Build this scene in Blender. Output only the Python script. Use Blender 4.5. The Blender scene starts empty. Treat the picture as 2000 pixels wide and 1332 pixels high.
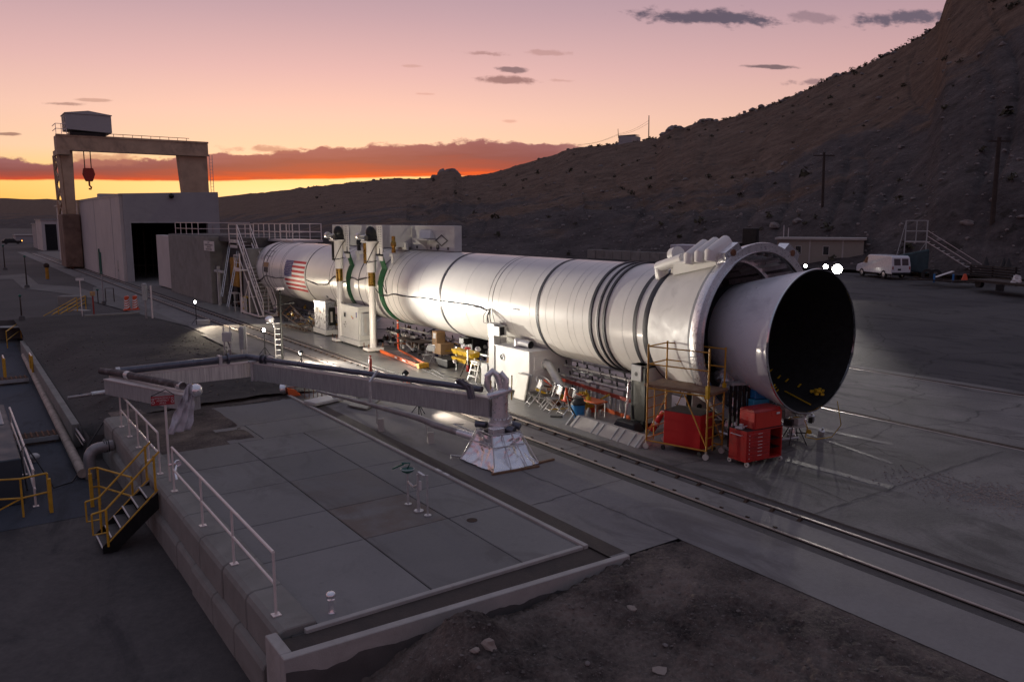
import bpy, bmesh, math, random
from mathutils import Vector, Matrix, noise
R = math.radians; PI = math.pi
scene = bpy.context.scene
# ---------------------------------------------------------------- camera
cd = bpy.data.cameras.new('camera'); cam = bpy.data.objects.new('camera', cd); scene.collection.objects.link(cam)
cd.sensor_width = 36.0; cd.lens = 1557.0/2000.0*36.0; cd.clip_start = 0.1; cd.clip_end = 12000
cam.location = (0, 0, 6.4); cam.rotation_euler = (R(90-8.511), 0, R(-35.064))
scene.camera = cam
scene.render.resolution_x = 1024; scene.render.resolution_y = 681
scene.view_settings.view_transform = 'Standard'; scene.view_settings.look = 'None'
scene.view_settings.exposure = 0.0; scene.view_settings.gamma = 1.0
# ---------------------------------------------------------------- dusk sky
def srgb(r, g, b, k=1.0):
    f = lambda c: ((c/255)/12.92 if c/255 <= .04045 else ((c/255+.055)/1.055)**2.4)
    return (f(r)*k, f(g)*k, f(b)*k, 1)
world = bpy.data.worlds.new('World'); scene.world = world; world.use_nodes = True
wt = world.node_tree; wt.nodes.clear()
class NT:
    def __init__(s, t): s.t = t; s.n = t.nodes; s.l = t.links
    def new(s, ty, **k):
        n = s.n.new(ty)
        for a, b in k.items(): setattr(n, a, b)
        return n
    def link(s, a, b): s.l.new(a, b)
    def inp(s, sock, v):
        if isinstance(v, bpy.types.NodeSocket): s.link(v, sock)
        else: sock.default_value = v
    def m(s, op, a, b=0.0, c=None, clamp=False):
        n = s.new('ShaderNodeMath', operation=op, use_clamp=clamp)
        s.inp(n.inputs[0], a); s.inp(n.inputs[1], b)
        if c is not None: s.inp(n.inputs[2], c)
        return n.outputs[0]
    def vm(s, op, a, b=(0, 0, 0)):
        n = s.new('ShaderNodeVectorMath', operation=op); s.inp(n.inputs[0], a); s.inp(n.inputs[1], b)
        return n.outputs['Value' if op in ('DOT_PRODUCT', 'LENGTH') else 'Vector']
    def ramp(s, f, stops, ip='LINEAR'):
        n = s.new('ShaderNodeValToRGB'); n.color_ramp.interpolation = ip
        e = n.color_ramp.elements
        while len(e) < len(stops): e.new(.5)
        for el, (p_, c) in zip(e, stops):
            el.position = p_; el.color = c if len(c) == 4 else (*c, 1)
        s.inp(n.inputs[0], f); return n.outputs[0]
    def mr(s, v, a, b, c=0.0, d=1.0, sm=False):
        n = s.new('ShaderNodeMapRange', interpolation_type='SMOOTHSTEP' if sm else 'LINEAR')
        s.inp(n.inputs[0], v)
        for i, q in enumerate((a, b, c, d)): s.inp(n.inputs[i+1], q)
        return n.outputs[0]
    def mix(s, f, a, b, ty='MIX'):
        n = s.new('ShaderNodeMix', data_type='RGBA', blend_type=ty)
        s.inp(n.inputs[0], f); s.inp(n.inputs[6], a); s.inp(n.inputs[7], b)
        return n.outputs[2]
    def noise(s, v, sc, det=4.0, rough=.55, dist=0.0, col=False):
        n = s.new('ShaderNodeTexNoise'); s.inp(n.inputs['Vector'], v)
        n.inputs['Scale'].default_value = sc; n.inputs['Detail'].default_value = det
        n.inputs['Roughness'].default_value = rough; n.inputs['Distortion'].default_value = dist
        return n.outputs[1 if col else 0]
W = NT(wt)
tc = W.new('ShaderNodeTexCoord'); dirv = tc.outputs['Generated']
SUNAZ = 22.5
hs = (math.sin(R(SUNAZ)), math.cos(R(SUNAZ)), 0); rs = (math.cos(R(SUNAZ)), -math.sin(R(SUNAZ)), 0)
f_ = W.vm('DOT_PRODUCT', dirv, hs); a_ = W.vm('DOT_PRODUCT', dirv, rs); z_ = W.vm('DOT_PRODUCT', dirv, (0, 0, 1))
hl = W.m('SQRT', W.m('ADD', W.m('MULTIPLY', f_, f_), W.m('MULTIPLY', a_, a_)))
cosaz = W.m('DIVIDE', f_, W.m('MAXIMUM', hl, .0001))
elev = W.m('ARCSINE', z_)                                  # radians
el = W.m('DIVIDE', elev, R(90), clamp=True)                # 0..1 horizon to zenith
def stops(lst): return [(e/90, srgb(*c)) for e, c in lst]
warm = W.ramp(el, stops([(0, (250, 164, 48)), (1.4, (255, 186, 66)), (2.6, (255, 206, 108)), (4.5, (253, 209, 172)), (7, (246, 199, 179)),
                         (10, (226, 180, 176)), (13.5, (196, 160, 167)), (17, (166, 143, 158)), (26, (152, 142, 156)), (42, (146, 144, 163)), (90, (144, 143, 158))]))
cool = W.ramp(el, stops([(0, (150, 112, 118)), (6, (176, 126, 132)), (14, (140, 112, 134)), (25, (116, 118, 136)), (45, (125, 128, 149)), (90, (136, 135, 152))]))
skyc = W.mix(W.mr(cosaz, .30, .99, 0, 1), cool, warm)
dn = W.mr(cosaz, -1.0, .3, .88, 1.0)                      # the eastern half is already dim
vv = W.vm('SCALE', skyc); wt.nodes[-1].inputs['Scale'].default_value = 1; W.link(dn, wt.nodes[-1].inputs['Scale']); skyc = vv
fs = W.m('MAXIMUM', f_, .05)
A = W.m('DIVIDE', a_, fs); T = W.m('DIVIDE', z_, fs)
front = W.mr(f_, .15, .3)
# glow where the sun went down
ga = W.m('DIVIDE', A, .30); gt = W.m('DIVIDE', W.m('SUBTRACT', T, .03), .028)
gl = W.m('MULTIPLY', W.m('EXPONENT', W.m('MULTIPLY', W.m('ADD', W.m('MULTIPLY', ga, ga), W.m('MULTIPLY', gt, gt)), -1.0)), front)
skyc = W.mix(W.m('MULTIPLY', gl, .85), skyc, (1.2, .84, .42, 1))
# cloud plane coordinates
cv = W.new('ShaderNodeCombineXYZ'); W.link(W.m('MULTIPLY', A, 1.0), cv.inputs[0]); W.link(W.m('MULTIPLY', T, 2.2), cv.inputs[1])
n1 = W.noise(cv.outputs[0], 14, 8, .62); n2 = W.noise(cv.outputs[0], 46, 6, .6); n3 = W.noise(cv.outputs[0], 5, 3, .5)
cv2 = W.new('ShaderNodeCombineXYZ'); W.link(A, cv2.inputs[0]); W.link(W.m('MULTIPLY', T, 9), cv2.inputs[1])
nst = W.noise(cv2.outputs[0], 9, 5, .6)
# the long cloud bank low over the horizon: flat underside, ragged top
xs = [(-0.4322, 0.0445), (-0.2796, 0.0462), (-0.1264, 0.0467), (-0.0038, 0.0505), (0.1577, 0.056), (0.4299, 0.0619)]
tops = [(-0.4295, 0.0728), (-0.325, 0.0647), (-0.2246, 0.0697), (-0.1021, 0.0787), (-0.0026, 0.0865), (0.1453, 0.0967), (0.2229, 0.0977), (0.3582, 0.096), (0.465, 0.0942)]
def curve(fac, pts, lo, hi):
    st = [((p[0]-lo)/(hi-lo), (p[1]*4, p[1]*4, p[1]*4)) for p in pts]
    return W.m('MULTIPLY', W.ramp(W.mr(fac, lo, hi), st), .25)
botc = curve(A, xs, -.75, .55); topc = curve(A, tops, -.75, .55)
tt = W.m('ADD', T, W.m('MULTIPLY', W.m('SUBTRACT', n1, .5), .030))
tt = W.m('ADD', tt, W.m('MULTIPLY', W.m('SUBTRACT', n2, .5), .014))
tb = W.m('ADD', T, W.m('MULTIPLY', W.m('SUBTRACT', n1, .5), .004))
up = W.m('SUBTRACT', 1.0, W.mr(W.m('SUBTRACT', tt, topc), -.0016, .0016))
lowm = W.mr(W.m('SUBTRACT', tb, botc), -.0010, .0012)
fade = W.m('SUBTRACT', 1.0, W.mr(A, .28, .50))
bank = W.m('MULTIPLY', W.m('MULTIPLY', W.m('MULTIPLY', up, lowm), front), fade)
hfr = W.m('DIVIDE', W.m('SUBTRACT', T, botc), W.m('MAXIMUM', W.m('SUBTRACT', topc, botc), .004))
hfr = W.m('ADD', hfr, W.m('MULTIPLY', W.m('SUBTRACT', nst, .5), .75))
bankc = W.ramp(hfr, [(0, srgb(222, 72, 40)), (.10, srgb(186, 56, 52)), (.28, srgb(146, 56, 64)), (.55, srgb(122, 62, 76)), (1, srgb(138, 84, 96))])
skyc = W.mix(bank, skyc, bankc)
# small torn clouds higher up: centre, half width, half height, weight, tilt
P0 = []
for c0, c1, ww, tilt, colr in [
    ((0.4876, 0.2602), (0.5948, 0.249), 1.0, 0.02, (92, 80, 98)), ((0.7719, 0.275), (0.8673, 0.2637), .95, .10, (96, 84, 102)), ((0.6353, 0.2679), (0.6821, 0.2598), .55, 0, (120, 98, 112)),
    ((0.2131, 0.1728), (0.2556, 0.1682), .8, 0, (128, 88, 92)), ((0.2248, 0.186), (0.2457, 0.1826), .85, -.02, (112, 88, 98)), ((0.1895, 0.2033), (0.2229, 0.1999), .6, 0, (150, 108, 108)),
    ((0.5688, 0.2029), (0.6127, 0.2), .9, .01, (104, 84, 92)), ((0.2653, 0.2072), (0.2952, 0.2036), .5, 0, (170, 124, 120)), ((0.6404, 0.1865), (0.6797, 0.1812), .7, .1, (120, 92, 104)),
    ((-0.289, 0.1291), (-0.2684, 0.127), .7, 0, (150, 110, 106)), ((-0.2563, 0.134), (-0.2391, 0.1324), .55, 0, (170, 124, 112)), ((-0.348, 0.0952), (-0.3329, 0.0933), .8, 0, (130, 90, 90)),
    ((-0.0731, 0.0839), (-0.0266, 0.0789), .6, 0, (150, 92, 92)), ((-0.2514, 0.0692), (-0.1979, 0.0621), .6, 0, (160, 100, 94)), ((0.2888, 0.1749), (0.3089, 0.1726), .4, 0, (180, 130, 122)),
    ((0.0998, 0.1847), (0.1151, 0.1829), .4, 0, (184, 136, 126)), ((0.2196, 0.1238), (0.2307, 0.1216), .4, 0, (200, 130, 118)), ((0.1147, 0.153), (0.1271, 0.1516), .4, 0, (200, 140, 128))]:
    hw = abs(c1[0]-c0[0]); hh = abs(c1[1]-c0[1])
    dx = W.m('SUBTRACT', A, c0[0]); ex = W.m('DIVIDE', dx, hw)
    ey = W.m('DIVIDE', W.m('SUBTRACT', W.m('SUBTRACT', T, c0[1]), W.m('MULTIPLY', dx, tilt)), hh)
    dd = W.m('SQRT', W.m('ADD', W.m('MULTIPLY', ex, ex), W.m('MULTIPLY', ey, ey)))
    dd = W.m('ADD', dd, W.m('ADD', W.m('MULTIPLY', W.m('SUBTRACT', n1, .5), 2.6), W.m('MULTIPLY', W.m('SUBTRACT', n2, .5), 1.8)))
    mk = W.m('MULTIPLY', W.m('MULTIPLY', W.m('SUBTRACT', 1.0, W.mr(dd, .45, 1.15, sm=True)), ww), front)
    skyc = W.mix(mk, skyc, srgb(*colr))
st = W.new('ShaderNodeTexSky', sky_type='NISHITA'); st.sun_disc = False; st.sun_elevation = R(.5); st.sun_rotation = R(SUNAZ)
bg1 = W.new('ShaderNodeBackground'); W.link(skyc, bg1.inputs[0]); bg1.inputs[1].default_value = 1.0
bg2 = W.new('ShaderNodeBackground'); W.link(st.outputs[0], bg2.inputs[0]); bg2.inputs[1].default_value = .02
ad = W.new('ShaderNodeAddShader'); W.link(bg1.outputs[0], ad.inputs[0]); W.link(bg2.outputs[0], ad.inputs[1])
wo = W.new('ShaderNodeOutputWorld'); W.link(ad.outputs[0], wo.inputs[0])
# ---------------------------------------------------------------- the last of the sun, just under the ridge line
sl = bpy.data.lights.new('sun', 'SUN'); sl.energy = .05; sl.angle = R(3); sl.color = (1, .55, .32)
so = bpy.data.objects.new('sun', sl); scene.collection.objects.link(so)
so.rotation_euler = (R(88), 0, R(180-SUNAZ)); so.location = (0, 0, 60)

# ---------------------------------------------------------------- materials
MATS = {}
def mat(name, col, rough=.6, metal=0.0, var=.18, sc=3.0, bump=.15, bsc=30.0, dirt=None, dsc=1.2, damt=.5, coat=0.0, emit=None, space='Object', stretch=None, spec=.5, rvar=.1, trans=0.0, det=5):
    if name in MATS: return MATS[name]
    mt = bpy.data.materials.new(name); mt.use_nodes = True; t = mt.node_tree; t.nodes.clear(); N = NT(t)
    p = N.new('ShaderNodeBsdfPrincipled'); o = N.new('ShaderNodeOutputMaterial'); N.link(p.outputs[0], o.inputs[0])
    tcx = N.new('ShaderNodeTexCoord')
    v = tcx.outputs['Object']
    if space == 'World': v = N.new('ShaderNodeNewGeometry').outputs['Position']
    if stretch: v = N.vm('MULTIPLY', v, stretch)
    n = N.noise(v, sc, det, .6); lo = tuple(max(0, c*(1-var)) for c in col); hi = tuple(min(1, c*(1+var)) for c in col)
    c = N.ramp(n, [(.28, lo), (.72, hi)])
    if dirt is not None:
        d = N.noise(v, dsc, 7, .66, .6); c = N.mix(N.m('MULTIPLY', N.mr(d, .48, .72, sm=True), damt), c, (*dirt, 1))
    N.inp(p.inputs['Base Color'], c)
    N.inp(p.inputs['Roughness'], N.mr(N.noise(v, sc*1.7, 4), .3, .7, max(.02, rough-rvar), min(1, rough+rvar)))
    p.inputs['Metallic'].default_value = metal; p.inputs['Specular IOR Level'].default_value = spec
    p.inputs['Coat Weight'].default_value = coat; p.inputs['Coat Roughness'].default_value = .12
    if trans: p.inputs['Transmission Weight'].default_value = trans
    if bump:
        b = N.new('ShaderNodeBump'); b.inputs['Strength'].default_value = bump; b.inputs['Distance'].default_value = .02
        N.link(N.noise(v, bsc, 5, .6), b.inputs['Height']); N.link(b.outputs[0], p.inputs['Normal'])
    if emit:
        p.inputs['Emission Color'].default_value = (*emit[:3], 1); p.inputs['Emission Strength'].default_value = emit[3]
    MATS[name] = mt; return mt
M = dict(
 white=mat('white_paint', (.73, .71, .67), .34, var=.05, sc=1.2, bump=.05, bsc=8, dirt=(.52, .50, .46), dsc=.35, damt=.10, coat=.15, rvar=.02),
 offwhite=mat('cabinet_paint', (.52, .52, .50), .4, var=.05, bump=.03, dirt=(.4, .38, .34), dsc=2, damt=.3),
 steelpaint=mat('grey_paint', (.36, .37, .37), .5, var=.1, dirt=(.2, .18, .16), dsc=2),
 darkband=mat('dark_band', (.035, .036, .045), .5, var=.2, bump=.05),
 nozzle=mat('nozzle_skin', (.70, .71, .74), .34, var=.05, sc=.8, bump=.04, bsc=6, dirt=(.26, .26, .30), dsc=1.0, damt=.4, coat=.3),
 black=mat('black_liner', (.006, .006, .006), .9, var=.3),
 blackrub=mat('black_rubber', (.018, .018, .019), .6, var=.3, bump=.2),
 blackmetal=mat('black_metal', (.02, .021, .022), .42, .5, var=.3),
 foil=mat('foil_tape', (.80, .79, .80), .34, .75, var=.10, sc=7, bump=.45, bsc=11, rvar=.12),
 foilwrap=mat('foil_wrap', (.88, .88, .90), .2, .8, var=.1, sc=5, bump=1.0, bsc=5, rvar=.08),
 galv=mat('galvanised', (.58, .58, .58), .38, .6, var=.15, sc=8, bump=.1),
 railpaint=mat('handrail_white', (.78, .70, .66), .4, .2, var=.1, bump=.05),
 steel=mat('rail_steel', (.40, .34, .31), .42, .7, var=.15, sc=4, bump=0), pebble=mat('pebble', (.13, .11, .10), .9, var=.4, sc=2, bump=.4),
 rust=mat('rust', (.17, .075, .04), .85, .15, var=.4, sc=5, bump=.5, dirt=(.08, .04, .025), dsc=3),
 darkrust=mat('dark_rust', (.05, .028, .02), .9, .1, var=.5, sc=5, bump=.5),
 yellow=mat('yellow_paint', (.60, .33, .025), .45, var=.15, sc=6, dirt=(.22, .11, .03), dsc=4, damt=.6),
 yellowpl=mat('yellow_plastic', (.50, .31, .01), .35, var=.08, bump=.05),
 scaff=mat('scaffold_yellow', (.46, .23, .02), .5, .1, var=.25, sc=5, dirt=(.14, .07, .03), dsc=3, damt=.8),
 plank=mat('plank', (.20, .12, .07), .8, var=.3, sc=6, bump=.5, bsc=30),
 red=mat('red_paint', (.42, .022, .018), .35, var=.12, sc=3, bump=.04, dirt=(.16, .02, .015), dsc=5, damt=.6, coat=.15),
 redbin=mat('red_panel', (.50, .012, .012), .5, var=.08, bump=.05),
 redpost=mat('red_post', (.30, .03, .02), .5, var=.2),
 orange=mat('orange_fibreglass', (.62, .11, .02), .45, var=.1, bump=.05),
 orangepl=mat('orange_plastic', (.62, .07, .015), .45, var=.05, bump=0),
 blue=mat('blue_plastic', (.02, .17, .42), .4, var=.1, bump=.05),
 cyanb=mat('light_blue', (.05, .33, .55), .4, var=.1, bump=.05),
 green=mat('green_webbing', (.005, .065, .022), .75, var=.25, sc=12, bump=.3),
 card=mat('cardboard', (.40, .25, .13), .85, var=.12, sc=6, bump=.1),
 brass=mat('brass', (.36, .22, .05), .3, .9, var=.2),
 table=mat('table_top', (.48, .46, .42), .5, var=.06, bump=.1),
 chairg=mat('chair_grey', (.20, .20, .195), .5, var=.1), chairb=mat('chair_brown', (.05, .035, .028), .5, var=.1),
 hvac=mat('hvac_paint', (.80, .79, .76), .4, var=.04, sc=2, bump=.03, dirt=(.62, .60, .55), damt=.25),
 conc=mat('concrete', (.23, .22, .20), .88, var=.14, sc=1.4, bump=.35, bsc=45, dirt=(.16, .145, .13), dsc=.8, damt=.7),
 conclight=mat('concrete_light', (.40, .375, .35), .85, var=.12, sc=2, bump=.35, bsc=40, dirt=(.25, .23, .2), dsc=1, damt=.6),
 concdark=mat('concrete_dark', (.10, .092, .088), .9, var=.25, sc=1.5, bump=.4, bsc=40),
 boom=mat('boom_panel', (.36, .36, .35), .6, .15, var=.25, sc=3, bump=.5, bsc=12, stretch=(9, 9, .7), dirt=(.24, .24, .23), dsc=1.2),
 boomlit=mat('boom_lit_face', (.78, .72, .66), .5, .3, var=.35, sc=1.6, bump=.6, bsc=8, stretch=(14, 14, .5), dirt=(.30, .28, .27), dsc=1.4),  # pale colour carries the light falling on this arm's face
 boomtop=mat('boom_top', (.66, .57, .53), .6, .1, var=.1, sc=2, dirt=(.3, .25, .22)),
 pipe=mat('pipe_dark', (.13, .135, .16), .36, .7, var=.2, sc=6, bump=.12),
 pipeg=mat('pipe_grey', (.36, .34, .34), .45, .5, var=.2, sc=4, bump=.2, dirt=(.2, .16, .13)),
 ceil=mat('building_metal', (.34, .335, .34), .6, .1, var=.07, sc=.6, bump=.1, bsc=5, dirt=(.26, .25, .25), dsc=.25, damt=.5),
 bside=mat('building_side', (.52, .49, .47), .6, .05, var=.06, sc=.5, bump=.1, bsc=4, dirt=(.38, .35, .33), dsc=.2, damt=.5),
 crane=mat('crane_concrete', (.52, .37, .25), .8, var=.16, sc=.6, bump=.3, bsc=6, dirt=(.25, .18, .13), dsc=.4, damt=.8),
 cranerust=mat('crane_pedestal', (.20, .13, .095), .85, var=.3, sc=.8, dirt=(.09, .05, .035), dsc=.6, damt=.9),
 housing=mat('crane_house', (.40, .38, .37), .6, var=.05, sc=.6, bump=.1, bsc=5),
 hookred=mat('hook_red', (.34, .03, .015), .5, var=.2),
 dark=mat('dark_shade', (.012, .012, .013), .9, var=.4), wood=mat('pole_wood', (.045, .032, .026), .9, var=.3, sc=3, bump=.4),  # dark: near black, stands in for shade in rail gaps and building interior
 glass=mat('dark_glass', (.02, .022, .028), .12, var=.2, bump=0), tyre=mat('tyre', (.02, .02, .02), .8, var=.2),
 signw=mat('sign_white', (.62, .60, .58), .5, var=.05, bump=0), signr=mat('sign_red', (.34, .02, .03), .45, var=.1, bump=0),
 ink=mat('sign_ink', (.12, .12, .14), .6, bump=0), flagr=mat('flag_red', (.46, .012, .018), .5, var=.06, bump=0), flagb=mat('flag_blue', (.012, .025, .17), .5, var=.08, bump=0),
 flagw=mat('flag_white', (.80, .79, .77), .4, var=.03, bump=0), chrome=mat('chrome', (.7, .7, .7), .15, 1, var=.05, bump=0),
 eyegreen=mat('green_bowl', (.02, .12, .09), .35, var=.1, bump=0), corr=mat('corrugated', (.30, .32, .35), .45, .5, var=.12, bump=.05),
 lamp=mat('lamp_face', (1, 1, 1), .3, var=0, bump=0, emit=(1, .93, .82, 60.0)), lampo=mat('lamp_orange', (1, .4, .1), .3, var=0, bump=0, emit=(1, .35, .05, 6)),
 rock=mat('rock', (.20, .175, .165), .9, var=.35, sc=2.5, bump=.8, bsc=9, dirt=(.10, .085, .08), dsc=1.5), rockpale=mat('rock_pale', (.30, .25, .215), .85, var=.15, sc=4, bump=.5, bsc=12),
 shrub=mat('sagebrush', (.055, .05, .03), .95, var=.5, sc=1.0, bump=0), bark=mat('stem_bark', (.05, .04, .03), .9, bump=0),
)
def plastic_film():
    mt = bpy.data.materials.new('plastic_film'); mt.use_nodes = True; t = mt.node_tree; t.nodes.clear(); N = NT(t)
    p = N.new('ShaderNodeBsdfPrincipled'); p.inputs['Base Color'].default_value = (.62, .60, .64, 1); p.inputs['Roughness'].default_value = .22
    tr = N.new('ShaderNodeBsdfTransparent'); mx = N.new('ShaderNodeMixShader'); tcx = N.new('ShaderNodeTexCoord')
    N.link(N.mr(N.noise(tcx.outputs['Object'], 6, 5), .35, .65, .72, .95), mx.inputs[0]); N.link(tr.outputs[0], mx.inputs[1]); N.link(p.outputs[0], mx.inputs[2])
    b = N.new('ShaderNodeBump'); b.inputs['Strength'].default_value = .8; b.inputs['Distance'].default_value = .05; N.link(N.noise(tcx.outputs['Object'], 9, 5), b.inputs['Height']); N.link(b.outputs[0], p.inputs['Normal'])
    o = N.new('ShaderNodeOutputMaterial'); N.link(mx.outputs[0], o.inputs[0]); return mt
M['film'] = plastic_film()
# ---------------------------------------------------------------- objects
COL = scene.collection; ORG = {}
def tag(o, label=None, cat=None, group=None, kind=None):
    if label: o['label'] = label
    if cat: o['category'] = cat
    if group: o['group'] = group
    if kind: o['kind'] = kind
    return o
def thing(name, loc, label, cat, group=None, rz=0.0):
    o = bpy.data.objects.new(name, None); o.empty_display_size = .2; COL.objects.link(o); o.location = loc; o.rotation_euler = (0, 0, rz)
    ORG[o.name] = Vector(loc); return tag(o, label, cat, group)
class MB:
    def __init__(s): s.v = []; s.f = []; s.m = []; s.cm = 0
    def add(s, vs, fs):
        n = len(s.v); s.v += [tuple(p) for p in vs]; s.f += [tuple(i+n for i in f) for f in fs]; s.m += [s.cm]*len(fs); return s
    def hexa(s, b, t):                                  # bottom loop, top loop (4 each)
        return s.add(list(b)+list(t), [(3, 2, 1, 0), (4, 5, 6, 7), (0, 1, 5, 4), (1, 2, 6, 5), (2, 3, 7, 6), (3, 0, 4, 7)])
    def box(s, x0, x1, y0, y1, z0, z1):
        return s.hexa([(x0, y0, z0), (x1, y0, z0), (x1, y1, z0), (x0, y1, z0)], [(x0, y0, z1), (x1, y0, z1), (x1, y1, z1), (x0, y1, z1)])
    def rbox(s, c, sx, sy, sz, rz=0.0, z0=None):        # centred in x and y, rotated about z; c[2] is the bottom
        ca, sa = math.cos(rz), math.sin(rz); q = []
        for a, b in ((-1, -1), (1, -1), (1, 1), (-1, 1)):
            x, y = a*sx/2, b*sy/2; q.append((c[0]+x*ca-y*sa, c[1]+x*sa+y*ca))
        return s.hexa([(x, y, c[2]) for x, y in q], [(x, y, c[2]+sz) for x, y in q])
    def bar(s, p, q, w, h=None, up=(0, 0, 1)):
        h = h or w; p = Vector(p); q = Vector(q); d = (q-p).normalized(); u = Vector(up)
        if abs(d.dot(u)) > .98: u = Vector((0, 1, 0))
        a = d.cross(u).normalized()*w/2; b = a.cross(d).normalized()*h/2
        return s.hexa([p-a-b, p+a-b, p+a+b, p-a+b], [q-a-b, q+a-b, q+a+b, q-a+b])
    def tube(s, pts, r, n=10, caps=True):
        pts = [Vector(p) for p in pts]; rr = r if isinstance(r, (list, tuple)) else [r]*len(pts)
        base = len(s.v); vs = []; ref = None
        for i, p in enumerate(pts):
            d = (pts[min(i+1, len(pts)-1)]-pts[max(i-1, 0)]).normalized()
            if ref is None: ref = Vector((0, 0, 1)) if abs(d.z) < .9 else Vector((1, 0, 0))
            a = d.cross(ref).normalized(); b = a.cross(d).normalized(); ref = b
            vs += [p+(a*math.cos(2*PI*k/n)+b*math.sin(2*PI*k/n))*rr[i] for k in range(n)]
        fs = [(i*n+k, i*n+(k+1) % n, (i+1)*n+(k+1) % n, (i+1)*n+k) for i in range(len(pts)-1) for k in range(n)]
        if caps: fs += [tuple(reversed(range(n))), tuple(range((len(pts)-1)*n, len(pts)*n))]
        return s.add(vs, fs)
    def lathe(s, c, axis, prof, n=24, a0=0.0, a1=2*PI, caps=False):   # prof: (along, radius)
        ax = Vector(axis).normalized(); ref = Vector((0, 0, 1)) if abs(ax.z) < .9 else Vector((1, 0, 0))
        a = ax.cross(ref).normalized(); b = a.cross(ax).normalized(); c = Vector(c); full = abs(a1-a0-2*PI) < 1e-6
        k = n if full else n+1; vs = []
        for t, r in prof:
            for i in range(k):
                an = a0+(a1-a0)*i/n; vs.append(c+ax*t+(a*math.cos(an)+b*math.sin(an))*r)
        fs = []
        for j in range(len(prof)-1):
            for i in range(n):
                i2 = (i+1) % k; fs.append((j*k+i, j*k+i2, (j+1)*k+i2, (j+1)*k+i))
        if caps and full: fs += [tuple(reversed(range(k))), tuple(range((len(prof)-1)*k, len(prof)*k))]
        return s.add(vs, fs)
    def prism(s, poly, d, axis):                        # polygon of 3-D points pushed by vector axis*d
        n = len(poly); e = Vector(axis)*d; vs = [Vector(p) for p in poly]+[Vector(p)+e for p in poly]
        return s.add(vs, [tuple(reversed(range(n))), tuple(range(n, 2*n))]+[(i, (i+1) % n, n+(i+1) % n, n+i) for i in range(n)])
    def ball(s, c, r, nu=12, nv=8, sq=(1, 1, 1)):
        c = Vector(c); vs = []; fs = []
        for j in range(nv+1):
            th = PI*j/nv
            for i in range(nu):
                ph = 2*PI*i/nu; vs.append(c+Vector((math.sin(th)*math.cos(ph)*sq[0], math.sin(th)*math.sin(ph)*sq[1], math.cos(th)*sq[2]))*r)
        for j in range(nv):
            for i in range(nu): fs.append((j*nu+i, (j+1)*nu+i, (j+1)*nu+(i+1) % nu, j*nu+(i+1) % nu))
        return s.add(vs, fs)
    def build(s, name, mt, parent=None, smooth=False, bev=0.0, org=None, **tg):
        mts = mt if isinstance(mt, (list, tuple)) else [mt]
        if parent is not None: o0 = ORG[parent.name]
        elif org is not None: o0 = Vector(org)
        else:
            xs = [p[0] for p in s.v]; ys = [p[1] for p in s.v]; zs = [p[2] for p in s.v]
            o0 = Vector(((min(xs)+max(xs))/2, (min(ys)+max(ys))/2, min(zs)))
        me = bpy.data.meshes.new(name); me.from_pydata([tuple(Vector(p)-o0) for p in s.v], [], s.f)
        for q in mts: me.materials.append(M[q] if isinstance(q, str) else q)
        if len(mts) > 1: me.polygons.foreach_set('material_index', s.m)
        bm = bmesh.new(); bm.from_mesh(me); bmesh.ops.recalc_face_normals(bm, faces=bm.faces); bm.to_mesh(me); bm.free()
        if smooth: me.polygons.foreach_set('use_smooth', [True]*len(me.polygons)); me.set_sharp_from_angle(angle=R(38))
        o = bpy.data.objects.new(name, me); COL.objects.link(o); ORG[o.name] = o0
        if parent is not None: o.parent = parent
        else: o.location = o0
        if bev:
            b = o.modifiers.new('bevel', 'BEVEL'); b.width = bev; b.segments = 1; b.limit_method = 'ANGLE'; b.angle_limit = R(50)
        if tg: tag(o, **tg)
        return o
KIDS = {}
def copy_tree(o, loc=None, rz=None, label=None, parent=None, group=None):
    c = o.copy(); COL.objects.link(c)
    if parent is not None: c.parent = parent; c.matrix_parent_inverse = Matrix.Identity(4)
    for ch in list(o.children): copy_tree(ch, parent=c)
    if loc is not None: c.location = loc
    if rz is not None: c.rotation_euler[2] = rz
    if label: c['label'] = label
    if group: c['group'] = group
    return c
def lamp_spot(name, parent, loc, target, power, size=75, blend=.5, rad=.12, col=(1, .93, .84)):
    l = bpy.data.lights.new(name, 'SPOT'); l.energy = power; l.spot_size = R(size); l.spot_blend = blend; l.shadow_soft_size = rad; l.color = col
    o = bpy.data.objects.new(name, l); COL.objects.link(o); o.parent = parent
    o.location = Vector(loc)-ORG[parent.name]; o.rotation_euler = (Vector(target)-Vector(loc)).to_track_quat('-Z', 'Y').to_euler(); return o
def text(name, body, size, loc, rot, mt, parent, ext=.002, align='CENTER', sx=1.0):
    cu = bpy.data.curves.new(name, 'FONT'); cu.body = body; cu.size = size; cu.extrude = ext; cu.align_x = align; cu.align_y = 'CENTER'
    t = bpy.data.objects.new(name+'_c', cu); COL.objects.link(t); bpy.context.view_layer.update()
    me = bpy.data.meshes.new_from_object(t); bpy.data.objects.remove(t); bpy.data.curves.remove(cu)
    me.materials.clear(); me.materials.append(M[mt]); o = bpy.data.objects.new(name, me); COL.objects.link(o)
    o.parent = parent; ORG[o.name] = ORG[parent.name]
    o.matrix_local = Matrix.Translation(Vector(loc)-ORG[parent.name]) @ rot.to_4x4() @ Matrix.Diagonal((sx, 1, 1, 1)); return o
def face_rot(normal, up=(0, 0, 1)):
    n = Vector(normal).normalized(); x = Vector(up).cross(n).normalized(); y = n.cross(x); return Matrix((x, y, n)).transposed()
def nz(x, y, s=1.0, o=0.0): return noise.noise(Vector((x*s+o, y*s-o, o*.7)))

def ss(a, b_, x):
    t = min(1, max(0, (x-a)/(b_-a))); return t*t*(3-2*t)
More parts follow.
